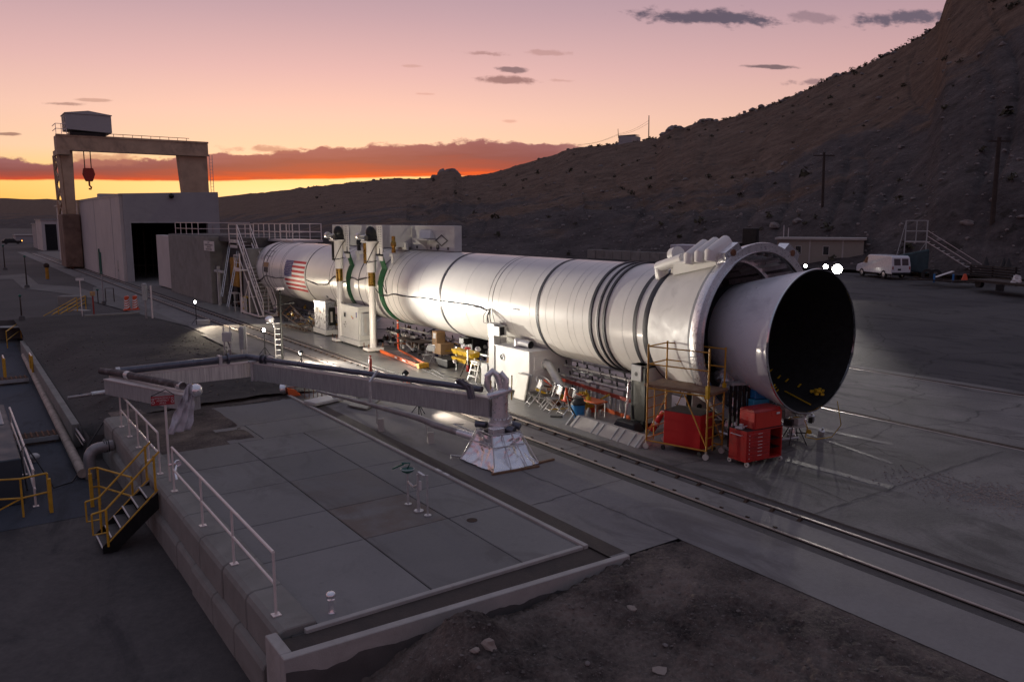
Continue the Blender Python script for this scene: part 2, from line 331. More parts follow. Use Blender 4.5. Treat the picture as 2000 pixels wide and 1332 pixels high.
# ---------------------------------------------------------------- ground materials
def ground_mat(name, c1, c2, rough=.9, sc=.35, fine=9.0, bump=.4, bsc=25, crack=0.0, stain=None, wet=0.0, speck=0.0, tone=False):
    mt = bpy.data.materials.new(name); mt.use_nodes = True; t = mt.node_tree; t.nodes.clear(); N = NT(t)
    p = N.new('ShaderNodeBsdfPrincipled'); o = N.new('ShaderNodeOutputMaterial'); N.link(p.outputs[0], o.inputs[0]); p.inputs['Specular IOR Level'].default_value = (.06 if name in ('g_asphalt', 'g_strip') else .25) if rough > .6 else .5
    v = N.new('ShaderNodeNewGeometry').outputs['Position']
    a = N.noise(v, sc, 6, .62, .4); b = N.noise(v, fine, 5, .65); k = N.m('ADD', N.m('MULTIPLY', a, .7), N.m('MULTIPLY', b, .3))
    c = N.ramp(k, [(.36, c1), (.64, c2)])
    if stain is not None:
        s_ = N.noise(N.vm('MULTIPLY', v, (1, .45, 1)), .55, 7, .68, 1.2); c = N.mix(N.m('MULTIPLY', N.mr(s_, .5, .66, sm=True), .75), c, (*stain, 1))
    if crack:
        vo = N.new('ShaderNodeTexVoronoi', feature='DISTANCE_TO_EDGE'); N.link(N.vm('ADD', v, N.vm('SCALE', N.noise(v, .8, 4, col=True))), vo.inputs['Vector']); vo.inputs['Scale'].default_value = .12
        c = N.mix(N.m('MULTIPLY', N.m('SUBTRACT', 1.0, N.mr(vo.outputs[0], .001, .006)), crack), c, (.03, .028, .028, 1))
    if tone:
        tn = N.new('ShaderNodeAttribute', attribute_name='tone').outputs['Fac']; ru = N.new('ShaderNodeAttribute', attribute_name='rust').outputs['Fac']
        c = N.vm('SCALE', c); N.link(N.mr(tn, 0, 1, .87, 1.10), c.node.inputs['Scale'])
        c = N.mix(N.m('MULTIPLY', N.m('MULTIPLY', ru, N.mr(N.noise(v, .9, 6, .6), .35, .6, sm=True)), .65), c, (.15, .105, .08, 1))
        sp2 = N.noise(v, 1.6, 7, .7, 2.0); c = N.mix(N.mr(sp2, .60, .70, 0, .35), c, (.10, .095, .09, 1))
    if speck:
        sp = N.noise(v, 38, 2, .5); c = N.mix(N.m('MULTIPLY', N.mr(sp, .66, .74), speck), c, (.38, .34, .32, 1))
    N.link(c, p.inputs['Base Color'])
    N.link(N.mr(a, .35, .62, max(.1, rough-wet), rough), p.inputs['Roughness'])
    bb = N.new('ShaderNodeBump'); bb.inputs['Strength'].default_value = bump; bb.inputs['Distance'].default_value = .03
    N.link(N.m('ADD', N.noise(v, bsc, 6, .65), N.m('MULTIPLY', a, .4)), bb.inputs['Height']); N.link(bb.outputs[0], p.inputs['Normal'])
    MATS[name] = mt; M[name] = mt; return mt
ground_mat('g_apron', (.13, .122, .115), (.27, .25, .235), .92, .32, 14, .45, 40, .5, (.085, .078, .074), .06, speck=.25)
ground_mat('g_bay', (.20, .20, .185), (.29, .285, .265), .50, .3, 8, .06, 20, .0, (.12, .115, .11), .20)
ground_mat('g_asphalt', (.075, .070, .072), (.125, .116, .114), .85, .12, 20, .3, 60, .6, (.045, .043, .045), .1)
ground_mat('g_strip', (.20, .185, .18), (.26, .245, .235), .8, .4, 10, .25, 40, .0, (.15, .135, .13), .1)
ground_mat('g_strip2', (.15, .14, .13), (.27, .25, .235), .75, .8, 12, .3, 40, .0, (.18, .17, .16), .15)
ground_mat('g_pad', (.185, .178, .172), (.225, .215, .208), .85, .5, 12, .18, 50, .0, (.15, .14, .135), .08, tone=True)
ground_mat('g_drain', (.050, .040, .036), (.085, .066, .056), .75, .8, 10, .3, 30, .0, (.045, .038, .036), .1)
ground_mat('g_gravel', (.038, .034, .033), (.092, .082, .076), .97, .16, 4, 1.0, 9, .0, None, 0, .4)
ground_mat('g_gravel2', (.075, .068, .066), (.125, .112, .108), .97, .08, 5, .9, 12, .0, None, 0, .3)
ground_mat('g_path', (.15, .14, .13), (.20, .185, .175), .9, .3, 8, .3, 20)
ground_mat('g_dirt', (.026, .021, .020), (.20, .160, .138), .97, .7, 16, 1.0, 22, .0, None, 0, .55)
ground_mat('g_lower', (.036, .033, .035), (.105, .094, .090), .85, .4, 8, .4, 18, .0, (.030, .028, .031), .25)
ground_mat('g_basin', (.050, .058, .075), (.068, .076, .094), .85, .3, 8, .25, 18, .0, (.03, .034, .042), .05)
def sheet(name, poly, z, mt, label=None):
    b = MB(); b.add([(x, y, z if not callable(z) else z(x, y)) for x, y in poly], [tuple(range(len(poly)))]); o = b.build(name, mt, org=(0, 0, 0)); tag(o, kind='structure'); return o
def grid(name, xs, ys, fz, mt, keep=None):
    b = MB(); nx, ny = len(xs), len(ys); vs = [(x, y, fz(x, y)) for y in ys for x in xs]
    fs = []
    for j in range(ny-1):
        for i in range(nx-1):
            if keep and not keep((xs[i]+xs[i+1])/2, (ys[j]+ys[j+1])/2): continue
            fs.append((j*nx+i, j*nx+i+1, (j+1)*nx+i+1, (j+1)*nx+i))
    b.add(vs, fs); o = b.build(name, mt, smooth=False, org=(0, 0, 0))
    o.data.polygons.foreach_set('use_smooth', [True]*len(o.data.polygons)); tag(o, kind='structure'); return o
def lin(a, b, n): return [a+(b-a)*i/n for i in range(n+1)]
def apz(x, y): return max(0.0, .033*(x-33)) if x < 150 else .033*117
# the ground: one broad sheet of asphalt to the horizon, right of the pad
sheet('ground', [(4.2, 62), (5.6, 54), (5.6, 29.8), (9.6, 29.8), (9.6, 28.4), (9.6, 10.75), (11.7, 10.75), (11.7, -30), (33, -30), (33, 200), (-2500, 200), (-2500, 62)], -.05, 'g_gravel2')
sheet('far_ground', [(-4000, 200), (33, 200), (400, 700), (1500, 4000), (-4000, 4000)], -.06, 'g_gravel2')
b = MB(); b.add([(33, -30, -.004), (33, 200, -.004), (190, 200, 4.6), (190, -30, 4.6), (420, -60, 4.6), (420, 260, 4.6)], [(0, 3, 2, 1), (3, 4, 5, 2)])
o = b.build('asphalt_yard', 'g_asphalt', org=(0, 0, 0)); tag(o, kind='structure')
b = MB(); b.add([(11.7, -30, 0), (13.34, -30, 0), (13.34, 200, 0), (11.7, 200, 0)], [(0, 1, 2, 3)]); o = b.build('track_verge', 'g_strip', org=(0, 0, 0)); tag(o, kind='structure')
sheet('track_bed', [(13.34, -30), (15.2, -30), (15.2, 200), (13.34, 200)], -.45, 'dark')  # near-black colour stands in for deep shade beside the rails
sheet('test_bay_floor', [(15.2, 17.2), (24.1, 17.2), (24.1, 66), (15.2, 66)], 0.0, 'g_bay')
sheet('concrete_apron', [(15.2, -30), (33, -30), (33, 12.7), (15.2, 12.7)], 0.0, 'g_apron')
sheet('apron_patch', [(15.2, 12.7), (24.1, 12.7), (24.1, 17.2), (15.2, 17.2)], 0.0, 'g_apron')
sheet('apron_behind', [(24.1, 12.7), (33, 12.7), (33, 66), (24.1, 66)], 0.0, 'g_apron')
sheet('apron_far', [(15.2, 66), (33, 66), (33, 200), (15.2, 200)], 0.0, 'g_path')
# left of the track: paving inside x 9.95..11.7 beside the pad
sheet('paving', [(9.95, 10.75), (11.7, 10.75), (11.7, 38), (10.6, 40), (11.0, 42), (11.7, 44), (11.7, 30), (9.95, 30)][:2]+[(11.7, 29.5), (9.95, 29.5)], 0.0, 'g_strip')
sheet('drain_strip', [(9.93, 10.9), (10.36, 10.9), (10.36, 29.4), (9.93, 29.4)], .004, 'g_drain')
b = MB()
for (x0, y0, _a), (x1, y1, _b), w in [((18.14, 13.04, 0.0), (18.3, 9.97, 0.0), .26), ((21.74, 14.92, 0.0), (21.94, 12.04, 0.0), .24), ((21.01, 14.29, 0.0), (20.18, 11.04, 0.0), .16)]:
    b.add([(x0-w/2, y0, .005), (x0+w/2, y0, .005), (x1+w/2, y1, .005), (x1-w/2, y1, .005)], [(0, 3, 2, 1)])
o = b.build('floor_strips', 'g_strip2', org=(0, 0, 0)); tag(o, kind='structure')
# tar filled cracks in the apron
rnd = random.Random(4)
def crack(pts, w, name='tar_crack'):
    b = MB(); L = []
    for i, (x, y) in enumerate(pts[:-1]):
        x1, y1 = pts[i+1]; n = max(2, int(math.hypot(x1-x, y1-y)/.18))
        for k in range(n): t = k/n; L.append((x+(x1-x)*t+rnd.uniform(-.03, .03), y+(y1-y)*t+rnd.uniform(-.03, .03)))
    L.append(pts[-1]); vs = []
    for i, (x, y) in enumerate(L):
        q = L[min(i+1, len(L)-1)]; p = L[max(i-1, 0)]; d = Vector((q[0]-p[0], q[1]-p[1])).normalized(); ww = w*rnd.uniform(.4, 1.3)/2
        vs += [(x-d.y*ww, y+d.x*ww, .007), (x+d.y*ww, y-d.x*ww, .007)]
    b.add(vs, [(2*i, 2*i+1, 2*i+3, 2*i+2) for i in range(len(L)-1)]); o = b.build(name, 'concdark', org=(0, 0, 0)); tag(o, kind='structure')
crack([(15.2, 10.0, 0.0)[:2], (15.66, 9.99, 0.0)[:2], (16.54, 9.98, 0.0)[:2], (18.45, 9.95, 0.0)[:2], (19.86, 9.94, 0.0)[:2], (21.73, 9.95, 0.0)[:2], (23.81, 9.84, 0.0)[:2]], .07)
crack([(17.94, 13.48, 0.0)[:2], (20.01, 13.8, 0.0)[:2], (22.16, 13.86, -0.0)[:2], (24.16, 13.87, -0.0)[:2]], .035)
crack([(16.95, 12.08, 0.0)[:2], (16.75, 10.92, 0.0)[:2], (16.49, 10.01, 0.0)[:2]], .05)
crack([(19.86, 9.94, 0.0)[:2], (19.59, 8.92, 0.0)[:2], (19.57, 8.27, 0.0)[:2], (20.03, 7.32, 0.0)[:2]], .03)
crack([(14.73, 17.1, 0.0)[:2], (14.43, 15.07, 0.0)[:2], (13.87, 12.71, 0.0)[:2], (11.74, 10.51, 0.0)[:2]][:1]+[(11.68, 17), (11.7, 12), (11.68, 10.6)], .03)
crack([(10.4, 14.0), (11.7, 14.1), (13.4, 14.2)], .03); crack([(10.4, 17.6), (11.7, 17.7)], .025); crack([(10.4, 21.3), (13.4, 21.5)], .025)
for yy in (22.6, 30.2, 38.5, 46): crack([(15.15, yy), (20.5, yy+.05)], .022)
# the white painted corner on the bay floor
b = MB()
for p, q in [((15.35, 24.0), (16.3, 27.2)), ((16.3, 27.2), (16.9, 26.1))]:
    d = Vector((q[0]-p[0], q[1]-p[1])).normalized()*.05
    b.add([(p[0]-d.y, p[1]+d.x, .004), (p[0]+d.y, p[1]-d.x, .004), (q[0]+d.y, q[1]-d.x, .004), (q[0]-d.y, q[1]+d.x, .004)], [(0, 1, 2, 3)])
o = b.build('floor_marking', 'flagw', org=(0, 0, 0)); tag(o, kind='structure')
# ---------------------------------------------------------------- the raised concrete pad: every slab separate, shallow joints between
b = MB(); rnd = random.Random(2)
TONE = []
def slab(x0, x1, y0, y1):
    TONE.append((rnd.uniform(0, 1), 1.0 if (6.4 < x0 < 6.5 and 14 < y0 < 15) else (.35 if rnd.random() < .2 else 0.0))); j = .012; dz = rnd.uniform(-.004, .004); b.box(x0+j, x1-j, y0+j, y1-j, -.25, dz)
ycut = [11.60, 14.42, 16.42, 18.85, 21.1, 23.15]
for i in range(5):
    slab(4.33, 6.45, ycut[i], ycut[i+1]); slab(6.45, 8.42, ycut[i], ycut[i+1]); slab(8.42, 9.80, ycut[i], ycut[i+1])
slab(6.2, 7.2, 23.15, 25.05); slab(7.2, 9.80, 23.15, 25.05); slab(6.95, 9.80, 25.05, 28.1)
o = b.build('concrete_pad', 'g_pad', org=(0, 0, 0), bev=.012); tag(o, kind='structure')
for nm, k in (('tone', 0), ('rust', 1)):
    a = o.data.attributes.new(nm, 'FLOAT', 'POINT'); a.data.foreach_set('value', [TONE[i//8][k] for i in range(len(o.data.vertices))])
sheet('pad_base', [(3.9, 11.0), (9.95, 11.0), (9.95, 23.2), (3.9, 23.2)], -.06, 'concdark')
def pad_dirt(x, y):
    e = min(1, max(0, (x-3.95)*2), max(0, (y-23.1)*1.5))
    return -.03+.05*e+.05*e*nz(x, y, .9)+.02*e*nz(x, y, 4)
grid('pad_gravel', lin(3.95, 9.8, 40), lin(23.1, 29.6, 44), pad_dirt, 'g_dirt', keep=lambda x, y: not ((x > 7.2 and y < 25) or (x > 7.0 and y < 28)))
# ---------------------------------------------------------------- kerbs and the drain channel around the pad
t = thing('drain_channel', (7, 11.1, -1.3), 'concrete drain channel edging the near side of the raised pad, brown bed between pale kerbs', 'drain channel')
b = MB(); b.hexa([(3.50, 10.80, -1.3), (10.22, 10.60, -1.3), (10.22, 10.74, -1.3), (3.50, 10.97, -1.3)], [(3.50, 10.80, .06), (10.22, 10.60, .06), (10.22, 10.74, .06), (3.50, 10.97, .06)]); b.build('outer_kerb', 'conclight', t, bev=.012)
b = MB(); b.box(3.50, 3.68, 10.97, 11.66, -1.3, .06); b.build('end_kerb', 'conclight', t, bev=.012)
b = MB(); b.box(4.1, 9.80, 11.49, 11.60, -.3, .03); b.build('inner_kerb', 'conclight', t, bev=.01)
b = MB(); b.add([(3.6, 10.95, -.03), (10.2, 10.75, -.03), (10.2, 11.52, -.03), (3.6, 11.52, -.03)], [(0, 1, 2, 3)]); b.build('channel_bed', 'g_drain', t)
b = MB(); b.box(9.82, 9.93, 11.49, 28.6, -.2, .045); o = b.build('pad_kerb', 'conclight', bev=.01); tag(o, 'pale concrete kerb along the right side of the raised pad, running away from the camera', 'kerb')
b = MB(); pts = [(3.52+6.2*k/60, .0) for k in range(61)]; tops = [-.14-.13*(.5+nz(x, 3, 1.3))-.05*nz(x, 5, 5) for x, _ in pts]
vs = []
for (x, _), zt in zip(pts, tops): yy = 10.795-.2*(x-3.5)/6.72; vs += [(x, yy, -1.3), (x, yy, zt)]
b.add(vs, [(2*i, 2*i+2, 2*i+3, 2*i+1) for i in range(60)]); b.build('dark_strip', 'concdark', t)  # dark strip with a ragged top over the lower kerb face
# ---------------------------------------------------------------- retaining wall of big blocks on the left side of the pad
t = thing('retaining_wall', (4, 20, -1.3), 'weathered retaining wall of rounded concrete blocks under the white handrail', 'retaining wall')
rnd = random.Random(8); y = 11.62; k = 0
while y < 28.4:
    ln = 1.42 if k % 2 else 1.62; y1 = min(y+ln, 28.6)
    for z0, z1, xo in ((-1.3, -.62, -.10), (-.615, .07, 0.0)):
        dx = rnd.uniform(-.02, .02); b = MB()
        xa = 3.66+xo+dx; xb = 4.32
        pr = [(xa, z0), (xb, z0), (xb, z1), (xa+.13, z1), (xa+.04, z1-.04), (xa, z1-.12)]
        yy = y+(.4 if z0 < -1 else 0); b.prism([(px, yy+.012, pz) for px, pz in pr], (y1-y)-.024, (0, 1, 0)); b.build('block', 'conc', t, bev=.02)
    y = y1; k += 1
# ---------------------------------------------------------------- left: gravel yard, lower level, basin
def yard(x, y):
    e = min(1, max(0, (11.3-x)*1.2), max(0, x-3.25)); far = min(1, max(0, (52-y)/14.))
    m = .42*math.exp(-(((x-8.4)/2.6)**2+((y-37)/8.0)**2))
    low = -.50*(1-ss(3.1, 5.2, x))*(1-ss(50, 57, y))
    if y < 30.2: low -= .75*(1-ss(3.3, 4.0, x))*(1-ss(28.6, 30.2, y))
    return low-.02+e*(m*1.0+.10*nz(x, y, .35)+.035*nz(x, y, 1.6, 5))*far+.03*e
grid('gravel_yard', lin(3.1, 11.4, 70), lin(28.55, 62.3, 150), yard, 'g_gravel')
def apr(x0, x1, y0, y1, name): sheet(name, [(x0, y0), (x1, y0), (x1, y1), (x0, y1)], .012, 'g_path')
sheet('paved_corner', [(10.0, 36.8), (11.4, 35.2), (11.7, 34.0), (11.7, 47), (11.3, 47), (11.2, 41), (9.9, 41.2)], .055, 'g_strip')
sheet('crossing', [(11.7, 51.5), (11.7, 88), (11.3, 88), (9.2, 72), (10.3, 62)], .010, 'g_path')
sheet('gravel_path', [(4.75, 114.04, 0.0)[:2], (7.58, 116.75, 0.0)[:2], (7.26, 95.76, 0.0)[:2], (10.09, 89.76, 0.0)[:2], (10.64, 79.02, 0.0)[:2], (9.9, 73.77, 0.0)[:2], (8.02, 82.74, 0.0)[:2], (5.56, 90.67, 0.0)[:2], (5.6, 106.03, 0.0)[:2], (1.56, 107.89, 0.0)[:2]], -.02, 'g_path')
sheet('lower_ground', [(-60, -12), (3.66, -12), (3.66, 29), (3.2, 29), (3.2, 62), (-60, 62)], -1.3, 'g_lower')
sheet('basin_floor', [(.2, 23.0), (2.75, 23.0), (2.95, 60), (-1.5, 60), (-1.5, 34), (.2, 34)], -1.292, 'g_basin')
b = MB()
b.add([(3.2, 28.5, -1.35), (3.2, 56.5, -1.35), (3.2, 56.5, -.5), (3.2, 28.5, -.5), (3.7, 28.5, -1.35), (3.7, 28.5, -.5)], [(0, 1, 2, 3), (0, 3, 5, 4)])
b.add([(-60, 62, -1.35), (3.6, 62, -1.35), (3.6, 62, -.04), (-60, 62, -.04), (3.2, 56.5, -1.35), (3.2, 56.5, -.45)], [(0, 1, 2, 3), (4, 1, 2, 5)])
o = b.build('basin_bank', 'concdark', org=(0, 0, 0)); tag(o, kind='structure')
b = MB(); b.box(2.92, 3.16, 30.4, 54, -1.3, -.46); o = b.build('basin_wall', 'conc', bev=.02); tag(o, 'weathered concrete wall along the right edge of the sunken basin', 'wall')
# ---------------------------------------------------------------- foreground dirt with its mound
def dirt(x, y):
    z = -.012-.30*(1-ss(8.0, 10.8, x))-.92*(1-ss(2.8, 6.0, x))
    z += .62*math.exp(-(((x-6.1)/.62)**2+((y-10.0)/.6)**2))+.25*math.exp(-(((x-5.9)/.9)**2+((y-8.9)/.9)**2))
    z += .22*math.exp(-(((x-8.8)/1.5)**2+((y-10)/.6)**2))*1.0
    e = min(1, max(0, (11.72-x)*1.4))
    z += e*(.10*nz(x, y, 1.1)+.07*nz(x, y, 2.7, 3)+.07*abs(nz(x, y, 5, 9))+.035*nz(x, y, 12, 2))
    if x > 9: z = min(z, -.008+.05*e)
    if y > 10.45 and x < 9.6: z -= .05
    return z
grid('dirt_slope', lin(3.45, 11.74, 300), lin(1.5, 10.88, 330), dirt, 'g_dirt', keep=lambda x, y: y < 10.88-(x-3.5)*.03)

sheet('subsoil', [(-900, -200), (900, -200), (900, 900), (-900, 900)], -1.42, 'concdark')
# ---------------------------------------------------------------- hills: surveyed azimuth, foot range and height, crest range and height
HILL = [
(-700, -478.28, 2249.72, 54.4, 900.0, 0.0), (-150, -38.63, 2299.68, 61.08, 900.0, 0.0), (0, 110.37, 2297.35, 61.12, 900.0, 0.0), (140, 238.21, 2086.45, 54.88, 800.0, 0.0), (420, 334.75, 1256.16, 42.28, 330.0, 0.0), (470, 327.47, 1102.39, 42.53, 240.0, 0.0),
(500, 316.26, 1001.24, 40.81, 200.0, 0.0), (560, 310.97, 876.47, 40.54, 170.0, 0.0), (585, 313.46, 843.65, 41.73, 165.0, 0.0), (600, 313.83, 822.14, 41.56, 160.0, 0.0), (650, 315.28, 756.97, 42.37, 150.0, 0.5), (700, 313.38, 692.38, 42.72, 140.0, 0.8),
(760, 320.84, 644.56, 43.23, 132.0, 1.0), (830, 329.14, 595.04, 41.38, 126.0, 1.2), (850, 321.72, 564.8, 42.28, 124.0, 1.3), (862, 320.96, 553.7, 44.51, 123.0, 1.3), (885, 328.9, 549.02, 45.34, 122.0, 1.3), (902, 334.7, 545.51, 41.03, 121.0, 1.4), (950, 329.07, 501.71, 40.76, 119.0, 1.4),
(1000, 321.72, 458.36, 43.67, 118.0, 1.5), (1050, 311.95, 416.04, 45.78, 118.0, 1.5), (1100, 299.81, 374.85, 47.1, 118.0, 1.5), (1125, 292.87, 354.72, 47.05, 118.0, 1.5), (1200, 282.14, 311.12, 45.63, 116.0, 1.5), (1240, 275.89, 289.63, 44.6, 113.0, 1.5),
(1284, 269.36, 268.04, 43.68, 110.0, 1.5), (1296, 265.55, 260.52, 45.07, 109.0, 1.5), (1318, 264.59, 252.88, 46.75, 108.0, 1.5), (1332, 263.8, 247.9, 46.03, 107.0, 1.5), (1360, 260.44, 236.8, 47.3, 105.0, 1.5), (1385, 259.39, 228.98, 47.69, 104.0, 1.5), (1402, 257.14, 222.43, 46.27, 103.0, 1.5),
(1450, 255.44, 208.92, 47.7, 100.0, 1.5), (1500, 253.32, 195.53, 49.25, 97.0, 1.6), (1560, 248.27, 178.87, 50.75, 95.0, 1.7), (1600, 247.11, 170.11, 52.58, 93.0, 1.7), (1650, 244.79, 159.19, 54.12, 91.0, 1.8), (1700, 240.27, 147.63, 55.23, 90.0, 1.8), (1770, 233.05, 132.32, 57.24, 88.0, 1.9),
(1810, 226.75, 123.08, 57.88, 87.0, 1.9), (1834, 222.78, 117.79, 59.3, 86.0, 1.9), (1846, 219.74, 114.96, 63.48, 86.0, 1.9), (1862, 216.9, 111.75, 67.12, 85.0, 1.9), (1950, 213.76, 100.02, 72.82, 83.0, 1.9), (2150, 211.83, 78.77, 78.35, 80.0, 1.8), (2600, 211.7, 42.9, 76.5, 76.0, 1.8), (4200, 208.4, -25.87, 55.29, 72.0, 1.6)]
HP = []
for u_, x, y, z, rf, zf in HILL: HP.append((math.atan2(x, y), math.hypot(x, y), z, rf, zf))
HP.append((R(150), 210, 30, 70, 1.5))
def hill_at(az):
    for i in range(len(HP)-1):
        if HP[i][0] <= az <= HP[i+1][0]:
            t = (az-HP[i][0])/(HP[i+1][0]-HP[i][0]); return [HP[i][k]+(HP[i+1][k]-HP[i][k])*t for k in (1, 2, 3, 4)]
    return list(HP[0][1:]) if az < HP[0][0] else list(HP[-1][1:])
def hill_z(az, r):
    rr, zr, rf, zf = hill_at(az); t = (r-rf)/(rr-rf); x, y = r*math.sin(az), r*math.cos(az)
    if t <= 1:
        tt = max(0, t); z = zf-.25+(zr-zf)*(tt**1.12*.93+.07*ss(0, .10, tt))
    else: z = zr-(t-1)*(zr-zf)*.55
    k = min(1, max(0, t)*9)*min(1, 600/rr); e = 1-.85*math.exp(-((t-1)/.03)**2)
    near = 1 if rr < 700 else .3
    z += k*e*near*(2.2*nz(x, y, .018)+1.1*nz(x, y, .05, 4)+.55*nz(x, y, .13, 7)+.5*abs(nz(x, y, .3, 2))*(1.4 if t < .4 else .5))
    if rr < 700 and t < 1.02: z -= k*e*.75*(max(0, .28-abs(nz(math.degrees(az)*.55+2*nz(x, y, .012), t*1.3, 1, 5)))/.28)**2*(1-.4*t)
    if abs(t-1) < .05: z += .35*abs(nz(x, y, .25, 1))*min(1, rr/300)+(.9*max(0, nz(x, y, .08, 6))*rr/400)
    # cut bench above the yard
    if rr < 450: z -= 1.6*k*math.exp(-((t-.16)/.05)**2)*(.5+nz(x, y, .02, 3))
    return z
def hill_mat():
    mt = bpy.data.materials.new('hillside'); mt.use_nodes = True; t = mt.node_tree; t.nodes.clear(); N = NT(t)
    p = N.new('ShaderNodeBsdfPrincipled'); o = N.new('ShaderNodeOutputMaterial'); N.link(p.outputs[0], o.inputs[0])
    v = N.new('ShaderNodeNewGeometry').outputs['Position']; at_ = N.new('ShaderNodeAttribute', attribute_name='veg')
    big = N.noise(v, .02, 6, .62, .5); mid = N.noise(v, .16, 6, .68); fine = N.noise(v, 1.1, 8, .82)
    streak = N.noise(N.vm('MULTIPLY', v, (.5, .5, 1.4)), .07, 7, .7, 1.0)
    grass = N.ramp(N.m('ADD', N.m('MULTIPLY', mid, .5), N.m('MULTIPLY', fine, .5)), [(.32, (.055, .036, .026)), (.5, (.135, .088, .064)), (.68, (.26, .18, .135))])
    rocky = N.ramp(N.m('ADD', N.m('MULTIPLY', mid, .45), N.m('MULTIPLY', fine, .55)), [(.30, (.024, .019, .020)), (.48, (.075, .062, .061)), (.60, (.125, .104, .101)), (.70, (.34, .29, .27))])
    f = N.m('ADD', at_.outputs['Fac'], N.m('MULTIPLY', N.m('SUBTRACT', big, .5), 1.6)); f = N.m('ADD', f, N.m('MULTIPLY', N.m('SUBTRACT', streak, .5), 1.4))
    c = N.mix(N.mr(f, .38, .62, sm=True), rocky, grass)
    c = N.mix(N.mr(N.noise(v, .35, 4, .6), .60, .68, 0, .7), c, (.022, .018, .014, 1))
    N.link(c, p.inputs['Base Color']); p.inputs['Roughness'].default_value = .97; p.inputs['Specular IOR Level'].default_value = .2
    bb = N.new('ShaderNodeBump'); bb.inputs['Strength'].default_value = 1.0; bb.inputs['Distance'].default_value = .7
    N.link(N.m('ADD', N.noise(v, .9, 6, .7), N.m('MULTIPLY', mid, 1.5)), bb.inputs['Height']); N.link(bb.outputs[0], p.inputs['Normal'])
    M['hill'] = mt
hill_mat()
def build_hill(name, a0, a1, na, nr, extra=.5):
    vs = []; vg = []
    for i in range(na+1):
        az = a0+(a1-a0)*i/na; rr, zr, rf, zf = hill_at(az)
        for j in range(nr+1):
            q = j/nr; r = rf*(1-.02)+(rr*(1+extra)-rf)*q**1.25
            z = hill_z(az, r); vs.append((r*math.sin(az), r*math.cos(az), z)); t = (r-rf)/(rr-rf)
            azd = math.degrees(az); lim = .17+.0*azd+max(0, (azd-45))*.012
            vg.append(min(1, max(0, .5+(t-lim)*2.2)))
    k = nr+1; fs = [(i*k+j, i*k+j+1, (i+1)*k+j+1, (i+1)*k+j) for i in range(na) for j in range(nr)]
    b = MB(); b.add(vs, fs); o = b.build(name, 'hill', org=(0, 0, 0)); me = o.data; me.polygons.foreach_set('use_smooth', [True]*len(me.polygons))
    a = me.attributes.new('veg', 'FLOAT', 'POINT'); a.data.foreach_set('value', vg); tag(o, kind='structure'); return o
az_s = math.radians(17); build_hill('hill', az_s, R(78), 620, 230)
build_hill('hill_beyond', R(77.9), R(149), 60, 40)
build_hill('far_hills', R(-60), az_s+.002, 110, 40)
# loose rock and brush scattered on the near hillside
def rock_verts(c, r, rnd, fl=.7):
    b = MB(); b.ball(c, r, 7, 5, (rnd.uniform(.7, 1.3), rnd.uniform(.7, 1.3), fl*rnd.uniform(.7, 1.2)))
    o = rnd.uniform(0, 99); b.v = [tuple(Vector(p)+(Vector(p)-Vector(c))*(.55*noise.noise((Vector(p)-Vector(c))/r*1.3+Vector((o, o, 0))))) for p in b.v]; return b
rnd = random.Random(21); b = MB()
def scatter(b, n, azr, tr, size, rnd, fn):
    for _ in range(n):
        az = R(rnd.uniform(*azr)); rr, zr, rf, zf = hill_at(az); t = rnd.uniform(*tr); r = rf+(rr-rf)*t; s_ = rnd.uniform(*size)*(1+1.2*(rnd.random()**6))
        c = (r*math.sin(az), r*math.cos(az), hill_z(az, r)+s_*.15); q = fn(c, s_, rnd); b.add(q.v, q.f)
scatter(b, 1500, (26, 77), (.0, .36), (.05, .20), rnd, rock_verts)
scatter(b, 260, (26, 77), (.0, 1.0), (.12, .45), rnd, rock_verts)
scatter(b, 120, (20, 68), (.97, 1.005), (.25, .9), rnd, rock_verts)
o = b.build('scattered_rocks', 'rock', org=(0, 0, 0)); tag(o, 'pale broken rocks scattered over the hillside', 'rocks', kind='stuff')
def brush(c, r, rnd):
    q = MB()
    for _ in range(26):
        a, e = rnd.uniform(0, 2*PI), rnd.uniform(0, 1.4); d = Vector((math.cos(a)*math.cos(e), math.sin(a)*math.cos(e), math.sin(e)))
        p = Vector(c)+d*r*rnd.uniform(.3, 1); w = r*rnd.uniform(.18, .38); n1_ = Vector((rnd.uniform(-1, 1), rnd.uniform(-1, 1), rnd.uniform(-1, 1))).normalized(); n2_ = d.cross(n1_)
        q.add([p-n1_*w, p+n2_*w, p+n1_*w, p-n2_*w*.8], [(0, 1, 2), (0, 2, 3)])
    return q
b = MB(); scatter(b, 230, (20, 77), (.0, .98), (.25, .9), rnd, brush)
scatter(b, 150, (40, 62), (.985, 1.0), (.4, .9), rnd, brush)
o = b.build('sagebrush', 'shrub', org=(0, 0, 0)); tag(o, 'dark low sagebrush dotted over the hillside', 'brush', kind='stuff')
